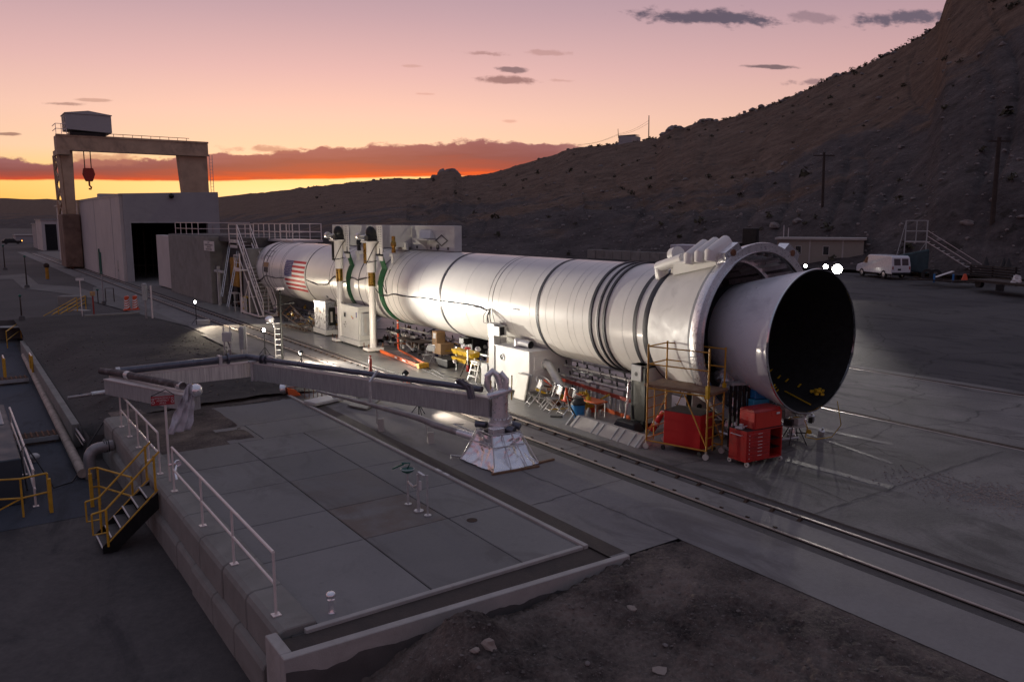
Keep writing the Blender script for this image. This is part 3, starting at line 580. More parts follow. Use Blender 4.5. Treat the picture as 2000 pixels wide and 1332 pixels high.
# rock outcrops on the skyline
def outcrop(label, pts, seed):
    rnd = random.Random(seed); b = MB()
    for (x, y, z), s_ in pts:
        q = rock_verts((x, y, z), s_, rnd, .9); b.add(q.v, q.f)
    o = b.build('rock_outcrop', 'rock'); tag(o, label, 'rock outcrop', 'rock outcrops on the skyline')
outcrop('rounded rock outcrop on the low skyline left of the hilltop hut', [((320.3, 549.46, 41.93), 5.0), ((325.11, 546.63, 42.35), 5.5), ((326.43, 538.84, 40.47), 4.2), ((311.8, 547.43, 39.24), 3.2)], 1)
outcrop('jagged rock outcrop on the skyline just right of the tall hilltop pole', [((263.33, 257.07, 43.98), 2.4), ((263.71, 253.8, 45.25), 2.8), ((264.37, 250.21, 45.41), 2.4)], 2)
outcrop('rock outcrop on the skyline, second to the right of the tall hilltop pole', [((259.9, 232.93, 46.47), 2.4), ((259.55, 228.8, 46.66), 2.6), ((258.16, 224.32, 45.32), 2.0), ((258.72, 235.72, 45.62), 1.5)], 3)
outcrop('small square rock outcrop high on the right skyline', [((245.76, 164.97, 52.92), 1.9), ((244.96, 162.57, 53.16), 1.7), ((244.39, 159.8, 53.36), 1.1)], 4)
# ---------------------------------------------------------------- hilltop hut, poles and wires
hx, hy, hz = (275.5, 292.75, 43.86); t = thing('hut', (hx, hy, hz-1), 'small pale hut standing on the crest of the ridge', 'hut')
c0 = (272.81, 297.98, 47.78); c1 = (276.58, 286.19, 46.53)
b = MB(); d = Vector((c1[0]-c0[0], c1[1]-c0[1], 0)); n_ = Vector((-d.y, d.x, 0)).normalized()*5
if n_.y < 0: n_ = -n_
q = [Vector((c0[0], c0[1], 0)), Vector((c0[0], c0[1], 0))+d*.72, Vector((c0[0], c0[1], 0))+d*.72+n_, Vector((c0[0], c0[1], 0))+n_]
zt = c0[2]; b.hexa([(p.x, p.y, zt-5.5) for p in q], [(q[0].x, q[0].y, zt), (q[1].x, q[1].y, zt-.5), (q[2].x, q[2].y, zt-.5), (q[3].x, q[3].y, zt)]); b.build('wall', 'ceil', t)
b = MB(); p0 = q[0]+d*.78+n_*.02; b.rbox((p0.x, p0.y, zt-5.2), 3.0, 3.0, 3.9); b.build('porch', 'conclight', t)
b = MB(); b.hexa([(p.x, p.y, zt+.01) for p in q], [(p.x, p.y, zt+.22) for p in q]); b.build('roof', 'steelpaint', t)
def pole(name, base, top, r, label, grp=None, arm=0.0, lean=None):
    b = MB(); b.tube([(base[0], base[1], base[2]-.6), top], [r, r*.75], 8)
    t = thing(name, base, label, 'pole', grp); b.build('post', 'wood', t)
    if arm: b = MB(); b.bar((top[0]-arm*.8, top[1]+arm*.55, top[2]-.4), (top[0]+arm*.8, top[1]-arm*.55, top[2]-.4), .12, .14); b.build('crossarm', 'wood', t)
    return t
pole('utility_pole', (279.22, 283.62, 44.79), (279.09, 283.74, 56.48), .26, 'tall thin pole on the ridge just right of the hut')
pole('utility_pole', (272.82, 297.97, 47.29), (272.58, 298.19, 51.19), .16, 'short pole on the ridge at the left corner of the hut')
b = MB()
for dz in (0, -1.2):
    a = Vector((279.05, 283.79, 54.1))+Vector((0, 0, dz)); e = Vector((272.8, 297.99, 48.75))+Vector((0, 0, dz*.4)); c = Vector((290.76, 349.98, 48.54))
    b.tube([a.lerp(e, k/8)-Vector((0, 0, 1.0*math.sin(PI*k/8))) for k in range(9)], .045, 4)
    b.tube([e.lerp(c, k/8)-Vector((0, 0, 1.2*math.sin(PI*k/8))) for k in range(9)], .045, 4)
o = b.build('overhead_wires', 'wood'); tag(o, 'thin sagging wires running down the ridge from the tall pole', 'wires')
pole('utility_pole', (92.99, 62.43, 3.83), (92.85, 62.63, 15.16), .20, 'dark wooden utility pole behind the small site office', 'wooden utility poles below the hill', 1.4)
x0, y0 = 82.41, 36.92; pole('utility_pole', (x0, y0, 1.63), (82.39, 36.96, 14.32), .26, 'tallest wooden utility pole rising beside the parked flat trailer', 'wooden utility poles below the hill', 1.0)

# ---------------------------------------------------------------- rails
def rail(x, label, clipside, y0, y1, clips, lip=True):
    t = thing('crane_rail', (x, 30, -.14), label, 'rail', 'rails of the crane tracks')
    b = MB(); b.box(x-.075, x+.075, y0, y1, -.24, -.20); b.box(x-.018, x+.018, y0, y1, -.20, -.02); b.build('web', 'dark', t)  # web and foot coloured near black to keep the gap in shade
    b = MB(); b.box(x-.034, x+.034, y0, y1, -.02, .008); b.build('rail_head', 'steel', t, bev=.006)
    if clips:
        c0 = None; n = 0
        for k in range(clips[2]):
            yy = clips[0]+(clips[1]-clips[0])*k/clips[2]
            if c0 is None:
                b = MB()
                for s in (clipside,):
                    b.hexa([(x+s*.09, yy-.055, -.1), (x+s*.26, yy-.055, -.1), (x+s*.26, yy+.055, -.1), (x+s*.09, yy+.055, -.1)], [(x+s*.09, yy-.04, .02), (x+s*.14, yy-.03, .01), (x+s*.14, yy+.03, .01), (x+s*.09, yy+.04, .02)])
                c0 = b.build('rail_clip', 'darkrust', t); base = yy
            else:
                c = c0.copy(); COL.objects.link(c); c.location[1] += yy-base
    return t
rail(13.72, 'near steel rail of the crane track, closest to the concrete pad', 1, -30, 190, (10, 75, 90))
rail(14.83, 'second steel rail of the crane track, with clips, running beside the test bay floor', -1, -30, 190, (10, 75, 90))
rail(24.36, 'steel rail in a rusty groove beyond the nozzle, the nearer of the far pair', 1, -30, 190, None)
rail(32.1, 'farthest steel rail, across the yard behind the nozzle', 1, -30, 190, None)
b = MB()
for x in (24.36, 32.1): b.add([(x-.02, -30, .0065), (x+.30, -30, .0065), (x+.30, 190, .0065), (x-.02, 190, .0065)], [(0, 1, 2, 3)])
o = b.build('rail_groove', 'darkrust', org=(0, 0, 0)); tag(o, kind='structure')
b = MB()
b.box(13.80, 14.50, -30, 190, -.25, -.012); o = b.build('track_infill', 'g_strip', org=(0, 0, 0)); tag(o, kind='structure')
b = MB(); b.add([(14.50, -30, -.09), (14.50, 190, -.09), (14.77, 190, -.03), (14.77, -30, -.03), (13.341, -30, -.26), (13.341, 200, -.26), (13.341, 200, 0), (13.341, -30, 0), (15.199, -30, -.26), (15.199, 200, -.26), (15.199, 200, 0), (15.199, -30, 0)], [(0, 1, 2, 3), (4, 5, 6, 7), (8, 11, 10, 9)])
o = b.build('track_edge', 'concdark', org=(0, 0, 0)); tag(o, kind='structure')
# ---------------------------------------------------------------- test building (rolled back along the track)
bx0, bx1, by0, by1 = 15.15, 25.3, 94.0, 131.0
t = thing('test_building', ((bx0+bx1)/2, by0, 0), 'large pale metal test building with a dark open doorway, inside the gantry crane', 'building')
zl = 9.25; zr = 9.6
b = MB(); b.box(bx0, bx0+.3, by0, by1, 0, zl); b.build('side_wall', 'bside', t)  # lighter than the front: western sky light put into the wall colour
b = MB()
for k in range(int((by1-by0)/.9)):
    if k in (6, 20): b.box(bx0-.03, bx0, by0+k*.9, by0+k*.9+.06, 0, zl-.02)
b.box(bx0-.04, bx0, by0, by1, zl-.25, zl-.05); b.build('wall_seam', 'steelpaint', t)
b = MB(); b.box(bx0-.02, bx0-.004, 97.0, 98.0, 0, 2.2); dr = b.build('side_door', 'steelpaint', t); b = MB(); b.box(bx0-.05, bx0-.02, 97.1, 97.2, 1.0, 1.15); b.build('door_handle', 'blackmetal', dr)
b = MB(); b.box(24.5, 24.6, by0-.42, by0-.36, 1.5, 6.0); b.build('conduit', 'pipeg', t); b = MB(); b.box(24.3, 24.8, by0-.45, by0-.36, 1.2, 1.9); b.build('switch_panel', 'offwhite', t); b = MB(); b.box(18.8, 21.2, by0-.37, by0-.352, 6.9, 7.0); b.build('drip_rail', 'steelpaint', t)
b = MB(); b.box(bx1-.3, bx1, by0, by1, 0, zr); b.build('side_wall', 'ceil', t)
b = MB(); b.box(bx0+.3, 16.0, by0-.35, by0+.35, 0, 6.35); b.box(24.0, bx1, by0-.35, by0+.35, 0, 6.35)
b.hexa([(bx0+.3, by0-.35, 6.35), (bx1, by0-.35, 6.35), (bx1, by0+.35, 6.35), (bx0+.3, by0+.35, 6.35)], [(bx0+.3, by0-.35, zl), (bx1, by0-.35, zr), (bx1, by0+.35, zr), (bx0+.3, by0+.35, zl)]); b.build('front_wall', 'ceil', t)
b = MB(); b.box(15.98, 16.1, by0-.36, by0-.35, 0, 6.35); b.box(16.0, 24.0, by0-.37, by0-.35, 6.25, 6.4); b.build('door_frame', 'steelpaint', t)
b = MB(); b.hexa([(bx0, by0-.3, zl-.02), (bx1, by0-.3, zr-.02), (bx1, by1, zr-.02), (bx0, by1, zl-.02)], [(bx0, by0-.3, zl+.08), (bx1, by0-.3, zr+.08), (bx1, by1, zr+.08), (bx0, by1, zl+.08)]); b.build('roof', 'steelpaint', t)
b = MB(); b.box(bx0+.3, bx1-.3, by1-.3, by1, 0, zl); b.box(bx0+.31, bx0+.34, by0+.4, by1-.3, 0, 9.1); b.box(bx1-.34, bx1-.31, by0+.4, by1-.3, 0, 9.1); b.build('interior_shade', 'dark', t)  # near-black sheets added as the shade inside the doorway
b = MB()
for k in range(5):
    for j in range(4):
        b.box(16.6+k*1.6, 16.66+k*1.6, 99+j*4, 99.06+j*4, 0, 5.5)
    b.box(16.6, 23.2, 99+k*3, 99.06+k*3, 1.4+k*.8, 1.46+k*.8)
b.build('inner_framework', 'darkrust', t)
b = MB(); b.ball((20.3, by0-.55, 9.15), .28, 10, 6); b.box(20.2, 20.4, by0-.45, by0-.3, 9.0, 9.5); b.build('floodlight', 'blackmetal', t)
b = MB(); b.box(17, 19.4, 120, 122, 9.3, 10.1); b.build('roof_unit', 'housing', t)
b = MB(); b.box(15.0, 15.12, 110, 110.3, 0, 3.1); b.box(14.95, 15.12, 109, 109.2, 0, 2.7); b.build('downpipe', 'eyegreen', t)
t = thing('annex', (18, 143, 0), 'lower pale annex behind the test building, left of the crane leg', 'building')
b = MB(); b.box(15.3, 22, 131.0, 155, 0, 8.9); b.build('wall', 'bside', t); b = MB(); b.box(15.0, 22.1, 131.2, 155.1, 8.9, 9.05); b.build('roof', 'steelpaint', t)
# ---------------------------------------------------------------- far sheds at the left
def shed(label, x0, x1, y0, y1, h, front=None, door=True, rm='steelpaint', wm='ceil', z=0):
    t = thing('shed', ((x0+x1)/2, y0, z), label, 'shed')
    b = MB(); b.box(x0, x1, y0, y1, z-.1, z+h); b.build('wall', wm, t); b = MB(); b.box(x0-.2, x1+.2, y0-.3, y1+.2, z+h, z+h+.18); b.build('roof', rm, t)
    if door: b = MB(); b.box(x0+(x1-x0)*.2, x1-(x1-x0)*.12, y0-.05, y0-.003, z, z+h*.86); b.build('door', door if isinstance(door, str) else 'dark', t)
    return t
(ax_, ay_, _) = (24.5, 318.04, 0.0)
p0 = (17.34, 208.0, 1.28); p1 = (19.65, 208.0, 1.25); pt = (18.85, 208.0, 6.74)
shed('tall narrow shed with a dark doorway at the left of the crane leg', p0[0], p1[0]+1, 208, 222, pt[2], wm='bside')
p0 = (17.59, 226.0, 1.36); p1 = (18.88, 226.0, 1.34); pt = (18.57, 226.0, 5.79)
shed('pale windowless shed just left of the tall shed with the dark doorway', p0[0], p1[0]+.4, 226, 236, pt[2], door=False)
p0 = (16.76, 286.0, 0.1); p1 = (22.12, 286.0, 0.02); pt = (19.46, 286.0, 2.23)
shed('low wide shed with a bright roof edge, far left beyond the parked vehicle', p0[0], p1[0], 286, 296, pt[2], door=False, rm='conclight')
# far parked car with a lit lamp
q = (15.46, 270.86, 0.0); t = thing('parked_car', q, 'dark parked car with one orange lamp lit, far left near the low shed', 'car')
b = MB(); b.box(q[0]-3.0, q[0]+1.8, q[1]-.95, q[1]+.95, .35, 1.0); b.hexa([(q[0]-2.6, q[1]-.85, 1.0), (q[0]+.6, q[1]-.85, 1.0), (q[0]+.6, q[1]+.85, 1.0), (q[0]-2.6, q[1]+.85, 1.0)], [(q[0]-2.2, q[1]-.7, 1.6), (q[0]-.1, q[1]-.7, 1.6), (q[0]-.1, q[1]+.7, 1.6), (q[0]-2.2, q[1]+.7, 1.6)]); b.build('body', 'blackmetal', t, bev=.08)
for k, (dx, dy) in enumerate(((-2, -.9), (.9, -.9), (-2, .9), (.9, .9))): b = MB(); b.lathe((q[0]+dx, q[1]+dy-.1, .34), (0, 1, 0), [(0, .34), (.2, .34)], 14, caps=True); b.build('wheel', 'tyre', t)
b = MB(); b.ball((q[0]+1.9, q[1]-.7, .95), .13); b.build('lamp', 'lampo', t)
# ---------------------------------------------------------------- gantry crane
GY = 126.0
t = thing('gantry_crane', (22, GY, 0), 'huge tan gantry crane with a machine house on its beam, straddling the test building', 'crane')
b = MB(); b.box(12.95, 32.6, GY-1.4, GY+1.4, 16.0, 17.9); b.build('main_beam', 'crane', t, bev=.08)
b = MB(); b.box(12.9, 32.65, GY-1.5, GY-1.4, 17.75, 18.0); b.box(12.9, 32.65, GY-1.5, GY-1.4, 15.9, 16.15); b.box(12.9, 14.4, GY-1.9, GY+3.2, 15.3, 16.0); b.build('beam_flange', 'crane', t)
b = MB(); b.hexa([(13.6, GY-1.0, 7.4), (14.7, GY-1.0, 7.4), (14.7, GY+1.0, 7.4), (13.6, GY+1.0, 7.4)], [(13.3, GY-1.0, 16.0), (14.85, GY-1.0, 16.0), (14.85, GY+1.0, 16.0), (13.3, GY+1.0, 16.0)]); b.build('leg', 'crane', t, bev=.05)
b = MB(); b.bar((13.1, GY+3.0, 7), (12.95, GY+3, 15.4), .35); b.bar((13.3, GY-1, 7), (13.05, GY-1, 15.4), .35)
for k in range(4): z_ = 7.4+k*2; b.bar((13.2, GY-1, z_), (13.05, GY+3, z_+2), .2); b.bar((13.05, GY+3, z_), (13.2, GY-1, z_+2), .2)
b.build('side_bracing', 'crane', t)
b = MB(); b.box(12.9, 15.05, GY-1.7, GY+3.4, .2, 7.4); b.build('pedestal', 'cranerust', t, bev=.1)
for yy in (GY-1.2, GY+2.4): b = MB(); b.lathe((13.55, yy, .35), (1, 0, 0), [(0, .4), (.35, .4)], 14, caps=True); b.build('wheel', 'rust', t)
b = MB(); b.hexa([(29.6, GY-.9, 0), (32.6, GY-.9, 0), (32.6, GY+.9, 0), (29.6, GY+.9, 0)], [(28.5, GY-.9, 16.0), (32.5, GY-.9, 16.0), (32.5, GY+.9, 16.0), (28.5, GY+.9, 16.0)]); b.build('leg', 'crane', t, bev=.05)
b = MB()
for k in range(24): b.box(32.75, 33.15, GY-1.2, GY-1.14, 4+k*.5, 4.04+k*.5)
for xx in (32.75, 33.15): b.bar((xx, GY-1.17, 3.6), (xx, GY-1.17, 16.2), .07)
b.build('ladder', 'galv', t)
h = MB(); hx0, hx1 = 14.2, 19.75; hz0, hz1 = 18.3, 20.7
h.hexa([(hx0, GY-2, hz0+.35), (hx1, GY-2, hz0+.1), (hx1, GY+2.5, hz0+.1), (hx0, GY+2.5, hz0+.35)], [(hx0, GY-2, hz1), (hx1, GY-2, hz1), (hx1, GY+2.5, hz1), (hx0, GY+2.5, hz1)])
hp = h.build('machine_house', 'housing', t, bev=.04)
b = MB(); b.prism([(hx0-.1, GY-2.1, hz1), (hx1+.1, GY-2.1, hz1), (hx1+.1, GY-2.1, hz1+.1), ((hx0+hx1)/2, GY-2.1, hz1+.5), (hx0-.1, GY-2.1, hz1+.1)], 4.7, (0, 1, 0)); b.build('roof', 'housing', hp)
b = MB()
for k in range(9): b.box(hx0-.06, hx0-.01, GY-1.5, GY+1.8, hz0+.6+k*.19, hz0+.7+k*.19)
b.build('louvre', 'steelpaint', hp)
b = MB(); b.box(14.6, 19.0, GY-1.6, GY+1.8, 17.95, 18.35); b.build('trolley', 'blackmetal', t)
b = MB()
for xx in (12.95, 13.6, 14.2): b.bar((xx, GY-1.9, 18), (xx, GY-1.9, 19.3), .07)
for zz in (18.65, 19.3): b.bar((12.95, GY-1.9, zz), (14.2, GY-1.9, zz), .07); b.bar((12.95, GY-1.9, zz), (12.95, GY+2, zz), .07)
b.build('railing', 'railpaint', t)
b = MB(); b.bar((19.6, GY-1.35, 18.35), (30.0, GY-1.35, 18.35), .07)
for k in range(9): b.bar((20+k*1.2, GY-1.35, 17.9), (20+k*1.2, GY-1.35, 18.35), .06)
b.build('beam_handrail', 'blackmetal', t)
for xx in (16.3, 17.1): b = MB(); b.bar((xx, GY, 13.6), (xx, GY, 16.2), .12); b.build('hoist_rope', 'blackmetal', t)
b = MB(); b.prism([(16.1, GY-.35, 13.7), (17.3, GY-.35, 13.7), (17.5, GY-.35, 12.9), (17.15, GY-.35, 11.9), (16.3, GY-.35, 11.9), (15.95, GY-.35, 12.9)], .7, (0, 1, 0)); hk = b.build('hook_block', 'hookred', t, bev=.06)
b = MB(); b.tube([(16.72, GY, 12), (16.72, GY, 11.35), (16.95, GY, 11.1), (16.85, GY, 10.85), (16.6, GY, 10.9)], .12, 8); b.build('hook', 'hookred', hk)
# ---------------------------------------------------------------- thrust block: concrete walls around the forward end
t = thing('thrust_block', (18.5, 70, 0), 'massive concrete thrust block with railed deck behind the forward end of the booster', 'thrust block')
zb = 5.06; zt_ = 5.25
b = MB(); b.box(16.55, 23.5, 64.5, 78.5, 0, zt_); b.build('concrete_wall', 'conc', t, bev=.04)
b = MB(); b.box(16.9, 17.6, 78.6, 85.5, .1, 5.1); b.build('door_leaf', 'bside', t, bev=.03)
b = MB(); b.box(17.9, 23.5, 57.2, 64.5, 0, 4.9); b.build('recess_back', 'concdark', t)
b = MB(); b.box(16.9, 23.0, 55.8, 57.2, 0, 4.55); b.build('pillar', 'conc', t, bev=.03)
b = MB(); b.box(16.6, 23.5, 64.6, 78.5, zt_, zt_+.06); b.box(17.3, 23.5, 57.3, 64.5, 4.9, zt_); b.build('deck', 'concdark', t)
b = MB()
for k in range(5):
    yy = 70.2+k*2.05; b.bar((17.2, yy, zt_), (17.2, yy, zt_+1.05), .05)
for zz in (.55, 1.05): b.bar((17.2, 70.2, zt_+zz), (17.2, 78.4, zt_+zz), .05); b.bar((17.2, 70.2, zt_+zz), (21.5, 70.2, zt_+zz), .05)
b.build('railing', 'railpaint', t)
b = MB(); b.box(16.5, 16.54, 63.0, 65.9, 4.15, 4.9); sg = b.build('notice_board', 'signw', t)
rt = face_rot((-1, 0, 0))
for k, ln in enumerate(('NOTICE', 'AUTHORIZED PERSONNEL ONLY', 'HARD HAT AREA', 'CHECK IN AT CONTROL')):
    text('notice_text', ln, .17, (16.49, 64.45, 4.78-k*.17), rt, 'ink', t, .002, sx=.9)
b = MB(); b.box(22.5, 24.0, 50, 53.5, 0, 4.5); o = b.build('concrete_block', 'concdark', bev=.03); tag(o, 'dark concrete block rising behind the forward end of the booster', 'concrete block')
# steel platform over the forward end
t = thing('service_platform', (18.5, 53.5, 4.9), 'grey railed steel platform above the forward end of the booster', 'platform')
ya, yb = 52.2, 60.5; PX = 19.4
b = MB(); b.box(PX-.6, PX+1.5, ya, yb, 5.02, 5.16); b.build('deck', 'galv', t)
b = MB()
P = [(17.6, 61.79, 6.25), (17.6, 60.36, 6.25)]
for yy in lin(ya, yb, 7): b.bar((PX-.6, yy, 5.15), (PX-.6, yy, 6.25), .05)
for zz in (5.7, 6.25): b.bar((PX-.6, ya, zz), (PX-.6, yb, zz), .05); b.bar((PX-.6, ya, zz), (PX+1.4, ya, zz), .05); b.bar((PX+1.4, ya, zz), (PX+1.4, yb, zz), .05)
for yy in lin(ya, yb, 4): b.bar((PX+1.4, yy, 5.15), (PX+1.4, yy, 6.25), .05)
b.build('railing', 'railpaint', t)
b = MB(); b.box(PX+1.7, PX+1.85, 54, 54.15, 0, 5.02); b.box(PX+1.7, PX+1.85, 59, 59.15, 0, 5.02); b.box(PX+.4, PX+1.85, 54, 54.15, 4.9, 5.02); b.build('leg', 'galv', t)
t = thing('platform_gate', (17.0, 60, 4.6), 'small railed landing at the head of the white stairs beside the thrust block', 'landing')
b = MB(); b.box(17.0, 18.2, 58.6, 60.6, 4.72, 4.86); b.build('deck', 'galv', t)
b = MB()
for yy in (58.6, 60.6):
    for xx in (17.0, 18.2): b.bar((xx, yy, 4.8), (xx, yy, 6.2), .05)
for zz in (5.5, 6.2): b.bar((17, 58.6, zz), (17, 60.6, zz), .05); b.bar((18.2, 58.6, zz), (18.2, 60.6, zz), .05); b.bar((17, 60.6, zz), (18.2, 60.6, zz), .05)
b.build('railing', 'railpaint', t)
b = MB(); b.box(17, 17.04, 58.7, 60.5, 4.5, 5.1); b.build('kick_panel', 'offwhite', t)
# ---------------------------------------------------------------- strongback and lifting columns
t = thing('strongback_beam', (19.1, 38.6, 5.0), 'long white strongback beam with a black diamond outline, lying above the booster', 'beam')
b = MB(); b.box(18.9, 19.3, 31.5, 45.7, 5.04, 6.21); b.build('beam_plate', 'offwhite', t, bev=.02)
b = MB(); cy, cz = 32.65, 5.52; hw, hh = .62, .28
ro = [(18.885, cy+hw, cz), (18.885, cy, cz+hh), (18.885, cy-hw, cz), (18.885, cy, cz-hh)]; ri = [(18.885, cy+hw*.76, cz), (18.885, cy, cz+hh*.76), (18.885, cy-hw*.76, cz), (18.885, cy, cz-hh*.76)]
b.add(ro+ri, [(0, 1, 5, 4), (1, 2, 6, 5), (2, 3, 7, 6), (3, 0, 4, 7)]); b.build('diamond_mark', 'darkband', t)
b = MB(); b.hexa([(18.55, 33.2, 5.62), (18.9, 33.2, 5.62), (18.9, 34.2, 5.62), (18.55, 34.2, 5.62)], [(18.86, 33.6, 6.0), (18.9, 33.6, 6.0), (18.9, 34.7, 6.0), (18.86, 34.7, 6.0)]); b.build('gusset', 'offwhite', t)
b = MB(); b.prism([(18.3, 34.0, 5.55), (18.9, 34.0, 5.55), (18.9, 34.0, 5.05)], .06, (0, 1, 0)); b.box(18.4, 18.9, 33.2, 34.5, 5.53, 5.59); b.build('bracket', 'offwhite', t)
for yy in (32.0, 33.6, 35.0): b = MB(); b.box(18.87, 18.9, yy, yy+.12, 5.1, 5.22); b.build('bolt', 'darkband', t)
b = MB(); b.prism([(18.5, 35.4, 5.0), (18.5, 37.4, 4.75), (18.5, 36.6, 5.35), (18.5, 35.9, 5.45), (18.5, 35.5, 5.35)], .12, (1, 0, 0)); b.build('cradle_lug', 'offwhite', t)
b = MB(); b.lathe((18.48, 36.1, 5.22), (1, 0, 0), [(0, .13), (.02, .13)], 16, caps=True); b.build('lug_hole', 'darkband', t)
b = MB(); b.lathe((18.86, 33.0, 5.2), (1, 0, 0), [(0, .13), (.03, .13)], 16, caps=True); b.build('bolt', 'darkband', t)
def lift_column(y, label):
    x = 16.95; t = thing('lifting_column', (x, y, 0), label, 'lifting column', 'lifting columns beside the booster')
    b = MB(); b.lathe((x, y, .1), (0, 0, 1), [(0, .17), (3.15, .17)], 20); b.build('tube', 'white', t, smooth=True)
    b = MB(); b.lathe((x, y, 3.25), (0, 0, 1), [(0, .18), (.68, .18)], 20); b.build('collar', 'brass', t, smooth=True)
    b = MB(); b.lathe((x, y, 3.93), (0, 0, 1), [(0, .23), (1.45, .23)], 20); b.build('sleeve', 'white', t, smooth=True)
    b = MB(); b.box(x-.3, x+.28, y-.27, y+.55, 5.38, 5.45); b.build('cap_plate', 'white', t)
    b = MB(); b.ball((x, y-.0, 5.86), .26, 12, 8, (.95, .95, 1.25)); b.box(x-.24, x+.24, y-.22, y+.22, 5.45, 5.72); b.build('motor', 'blackmetal', t, smooth=True, bev=.03)
    b = MB(); b.lathe((x-.3, y+.55, 5.68), (0, 1, 0), [(0, .06), (.0, .17), (.25, .17), (.25, .05)], 12, caps=True); b.tube([(x, y, 5.72), (x-.3, y+.6, 5.7)], .05, 8); b.tube([(x-.1, y+.5, 5.5), (x-.1, y+1.0, 5.55), (x-.2, y+1.1, 5.75)], .035, 8); b.build('valve_gear', 'galv', t, smooth=True)
    b = MB(); b.lathe((x-.05, y+.52, 4.35), (0, 0, 1), [(0, .12), (1.0, .12)], 12, caps=True); b.build('accumulator', 'brass' if y < 38 else 'blackmetal', t, smooth=True)
    b = MB(); b.box(x-.42, x+.42, y-.32, y+.32, .05, .19); b.build('foot_plate', 'white', t, bev=.01)
    for sx in (-.38, .38):
        for sy in (-.28, .28): b = MB(); b.tube([(x+sx, y+sy, 0), (x+sx, y+sy, .42)], .022, 6); b.build('anchor_bolt', 'rust', t)
    b = MB(); b.tube([(x-.24, y+.1, 4.3), (x-.2, y-.3, 4.75), (x+.0, y-.42, 5.2), (x+.24, y-.35, 5.4), (x+.2, y-.2, 5.5)], .022, 6); b.tube([(x+.25, y-.3, 5.4), (x+.35, y-.45, 5.1), (x+.4, y-.6, 4.95)], .02, 6); b.tube([(x-.24, y+.3, 4.5), (x-.25, y-.2, 4.42), (x+.2, y-.26, 4.5)], .018, 6); b.build('hydraulic_hose', 'blackrub', t, smooth=True)
    # cross beam over the booster with its perforated end plate
    b = MB(); b.box(17.25, 18.88, y-.55, y+.2, 5.15, 6.215); b.build('cross_beam', 'offwhite', t)
    b = MB(); b.hexa([(17.2, y-.72, 5.1), (17.248, y-.72, 5.1), (17.248, y+.3, 5.1), (17.2, y+.3, 5.1)], [(17.2, y-.72, 6.22), (17.248, y-.72, 6.22), (17.248, y+.3, 6.22), (17.2, y+.3, 6.22)])
    b.prism([(17.2, y-.72, 5.1), (17.2, y+.05, 5.1), (17.2, y+.05, 4.95), (17.2, y-.35, 4.62), (17.2, y-.35, 4.5), (17.2, y-.72, 4.5)], .048, (1, 0, 0)); ep = b.build('end_plate', 'white', t)
    b = MB()
    for k in range(9):
        for dy in (-.42, -.62): b.lathe((17.185, y+dy, 5.2+k*.115), (1, 0, 0), [(0, .022), (.012, .022)], 8, caps=True)
    b.build('bolt_hole', 'darkband', ep)
    b = MB(); b.lathe((17.6, y-1.15, 4.9), (0, 0, 1), [(0, .11), (.28, .08), (.3, .13), (.5, .13), (.55, .09), (.8, .09)], 12, caps=True); b.tube([(17.45, y-1.35, 5.25), (17.8, y-.7, 5.28)], .03, 8); b.build('clevis', 'brass' if y < 38 else 'blackmetal', t, smooth=True)
    b = MB(); b.box(17.45, 17.75, y-1.35, y-1.0, 4.72, 4.86); b.box(17.5, 17.56, y-1.3, y-1.05, 4.4, 4.72); b.build('clevis_block', 'offwhite', t)
    return t
lift_column(36.2, 'nearer white lifting column with a black motor on top and a gold collar'); lift_column(40.2, 'farther white lifting column with a black motor on top, beside the grey control cabinet')

# ---------------------------------------------------------------- the booster
BX, BZ, BR = 19.08, 3.16, 1.855
t = B = thing('rocket_booster', (BX, 35, 0), 'enormous white rocket booster lying on its side, aft skirt and open nozzle toward the camera', 'rocket booster')
def cyl_pt(y, a, r=BR): return (BX-r*math.cos(a), y, BZ+r*math.sin(a))      # a = 0 faces the camera side
def ring(name, prof, mt, n=96, parent=None, smooth=True):
    b = MB(); b.lathe((BX, 0, BZ), (0, 1, 0), prof, n); return b.build(name, mt, parent or B, smooth=smooth)
joints = [17.86, 22.97, 29.99, 38.4, 45.2, 50.9]
segs = [(17.4, 22.97), (22.97, 29.99), (29.99, 38.4), (38.4, 45.95), (45.95, 50.6), (50.6, 53.9)]
for y0, y1 in segs: ring('motor_case', [(y0, BR), (y1, BR)], 'white')
for y in (17.92, 22.97, 29.99): ring('field_joint', [(y-.075, BR+.001), (y-.07, BR+.018), (y+.07, BR+.018), (y+.075, BR+.001)], 'darkband')
for y in (38.4, 45.95, 53.85): ring('field_joint', [(y-.045, BR+.001), (y-.04, BR+.014), (y+.04, BR+.014), (y+.045, BR+.001)], 'darkband')
for y, w in ((20.01, .055), (19.62, .04), (19.33, .05)): ring('stiffener_ring', [(y-w, BR+.001), (y-w, BR+.05), (y+w, BR+.05), (y+w, BR+.001)], 'darkband')
for y, w in ((26.16, .014), (25.9, .02), (34.55, .012), (33.98, .018), (35.14, .012), (41.2, .014), (41.9, .014), (50.2, .02), (50.45, .02), (37.6, .012), (52.0, .014), (52.5, .014), (42.3, .02)): ring('seam', [(y-w, BR+.001), (y, BR+.008), (y+w, BR+.001)], 'darkband')
for y in (18.48, 20.44, 20.92, 21.24, 21.97, 22.46, 23.44, 24.68, 25.47, 27.93, 31.93, 33.0, 46.5, 52.6): ring('seam', [(y-.005, BR+.001), (y, BR+.004), (y+.005, BR+.001)], 'steelpaint')
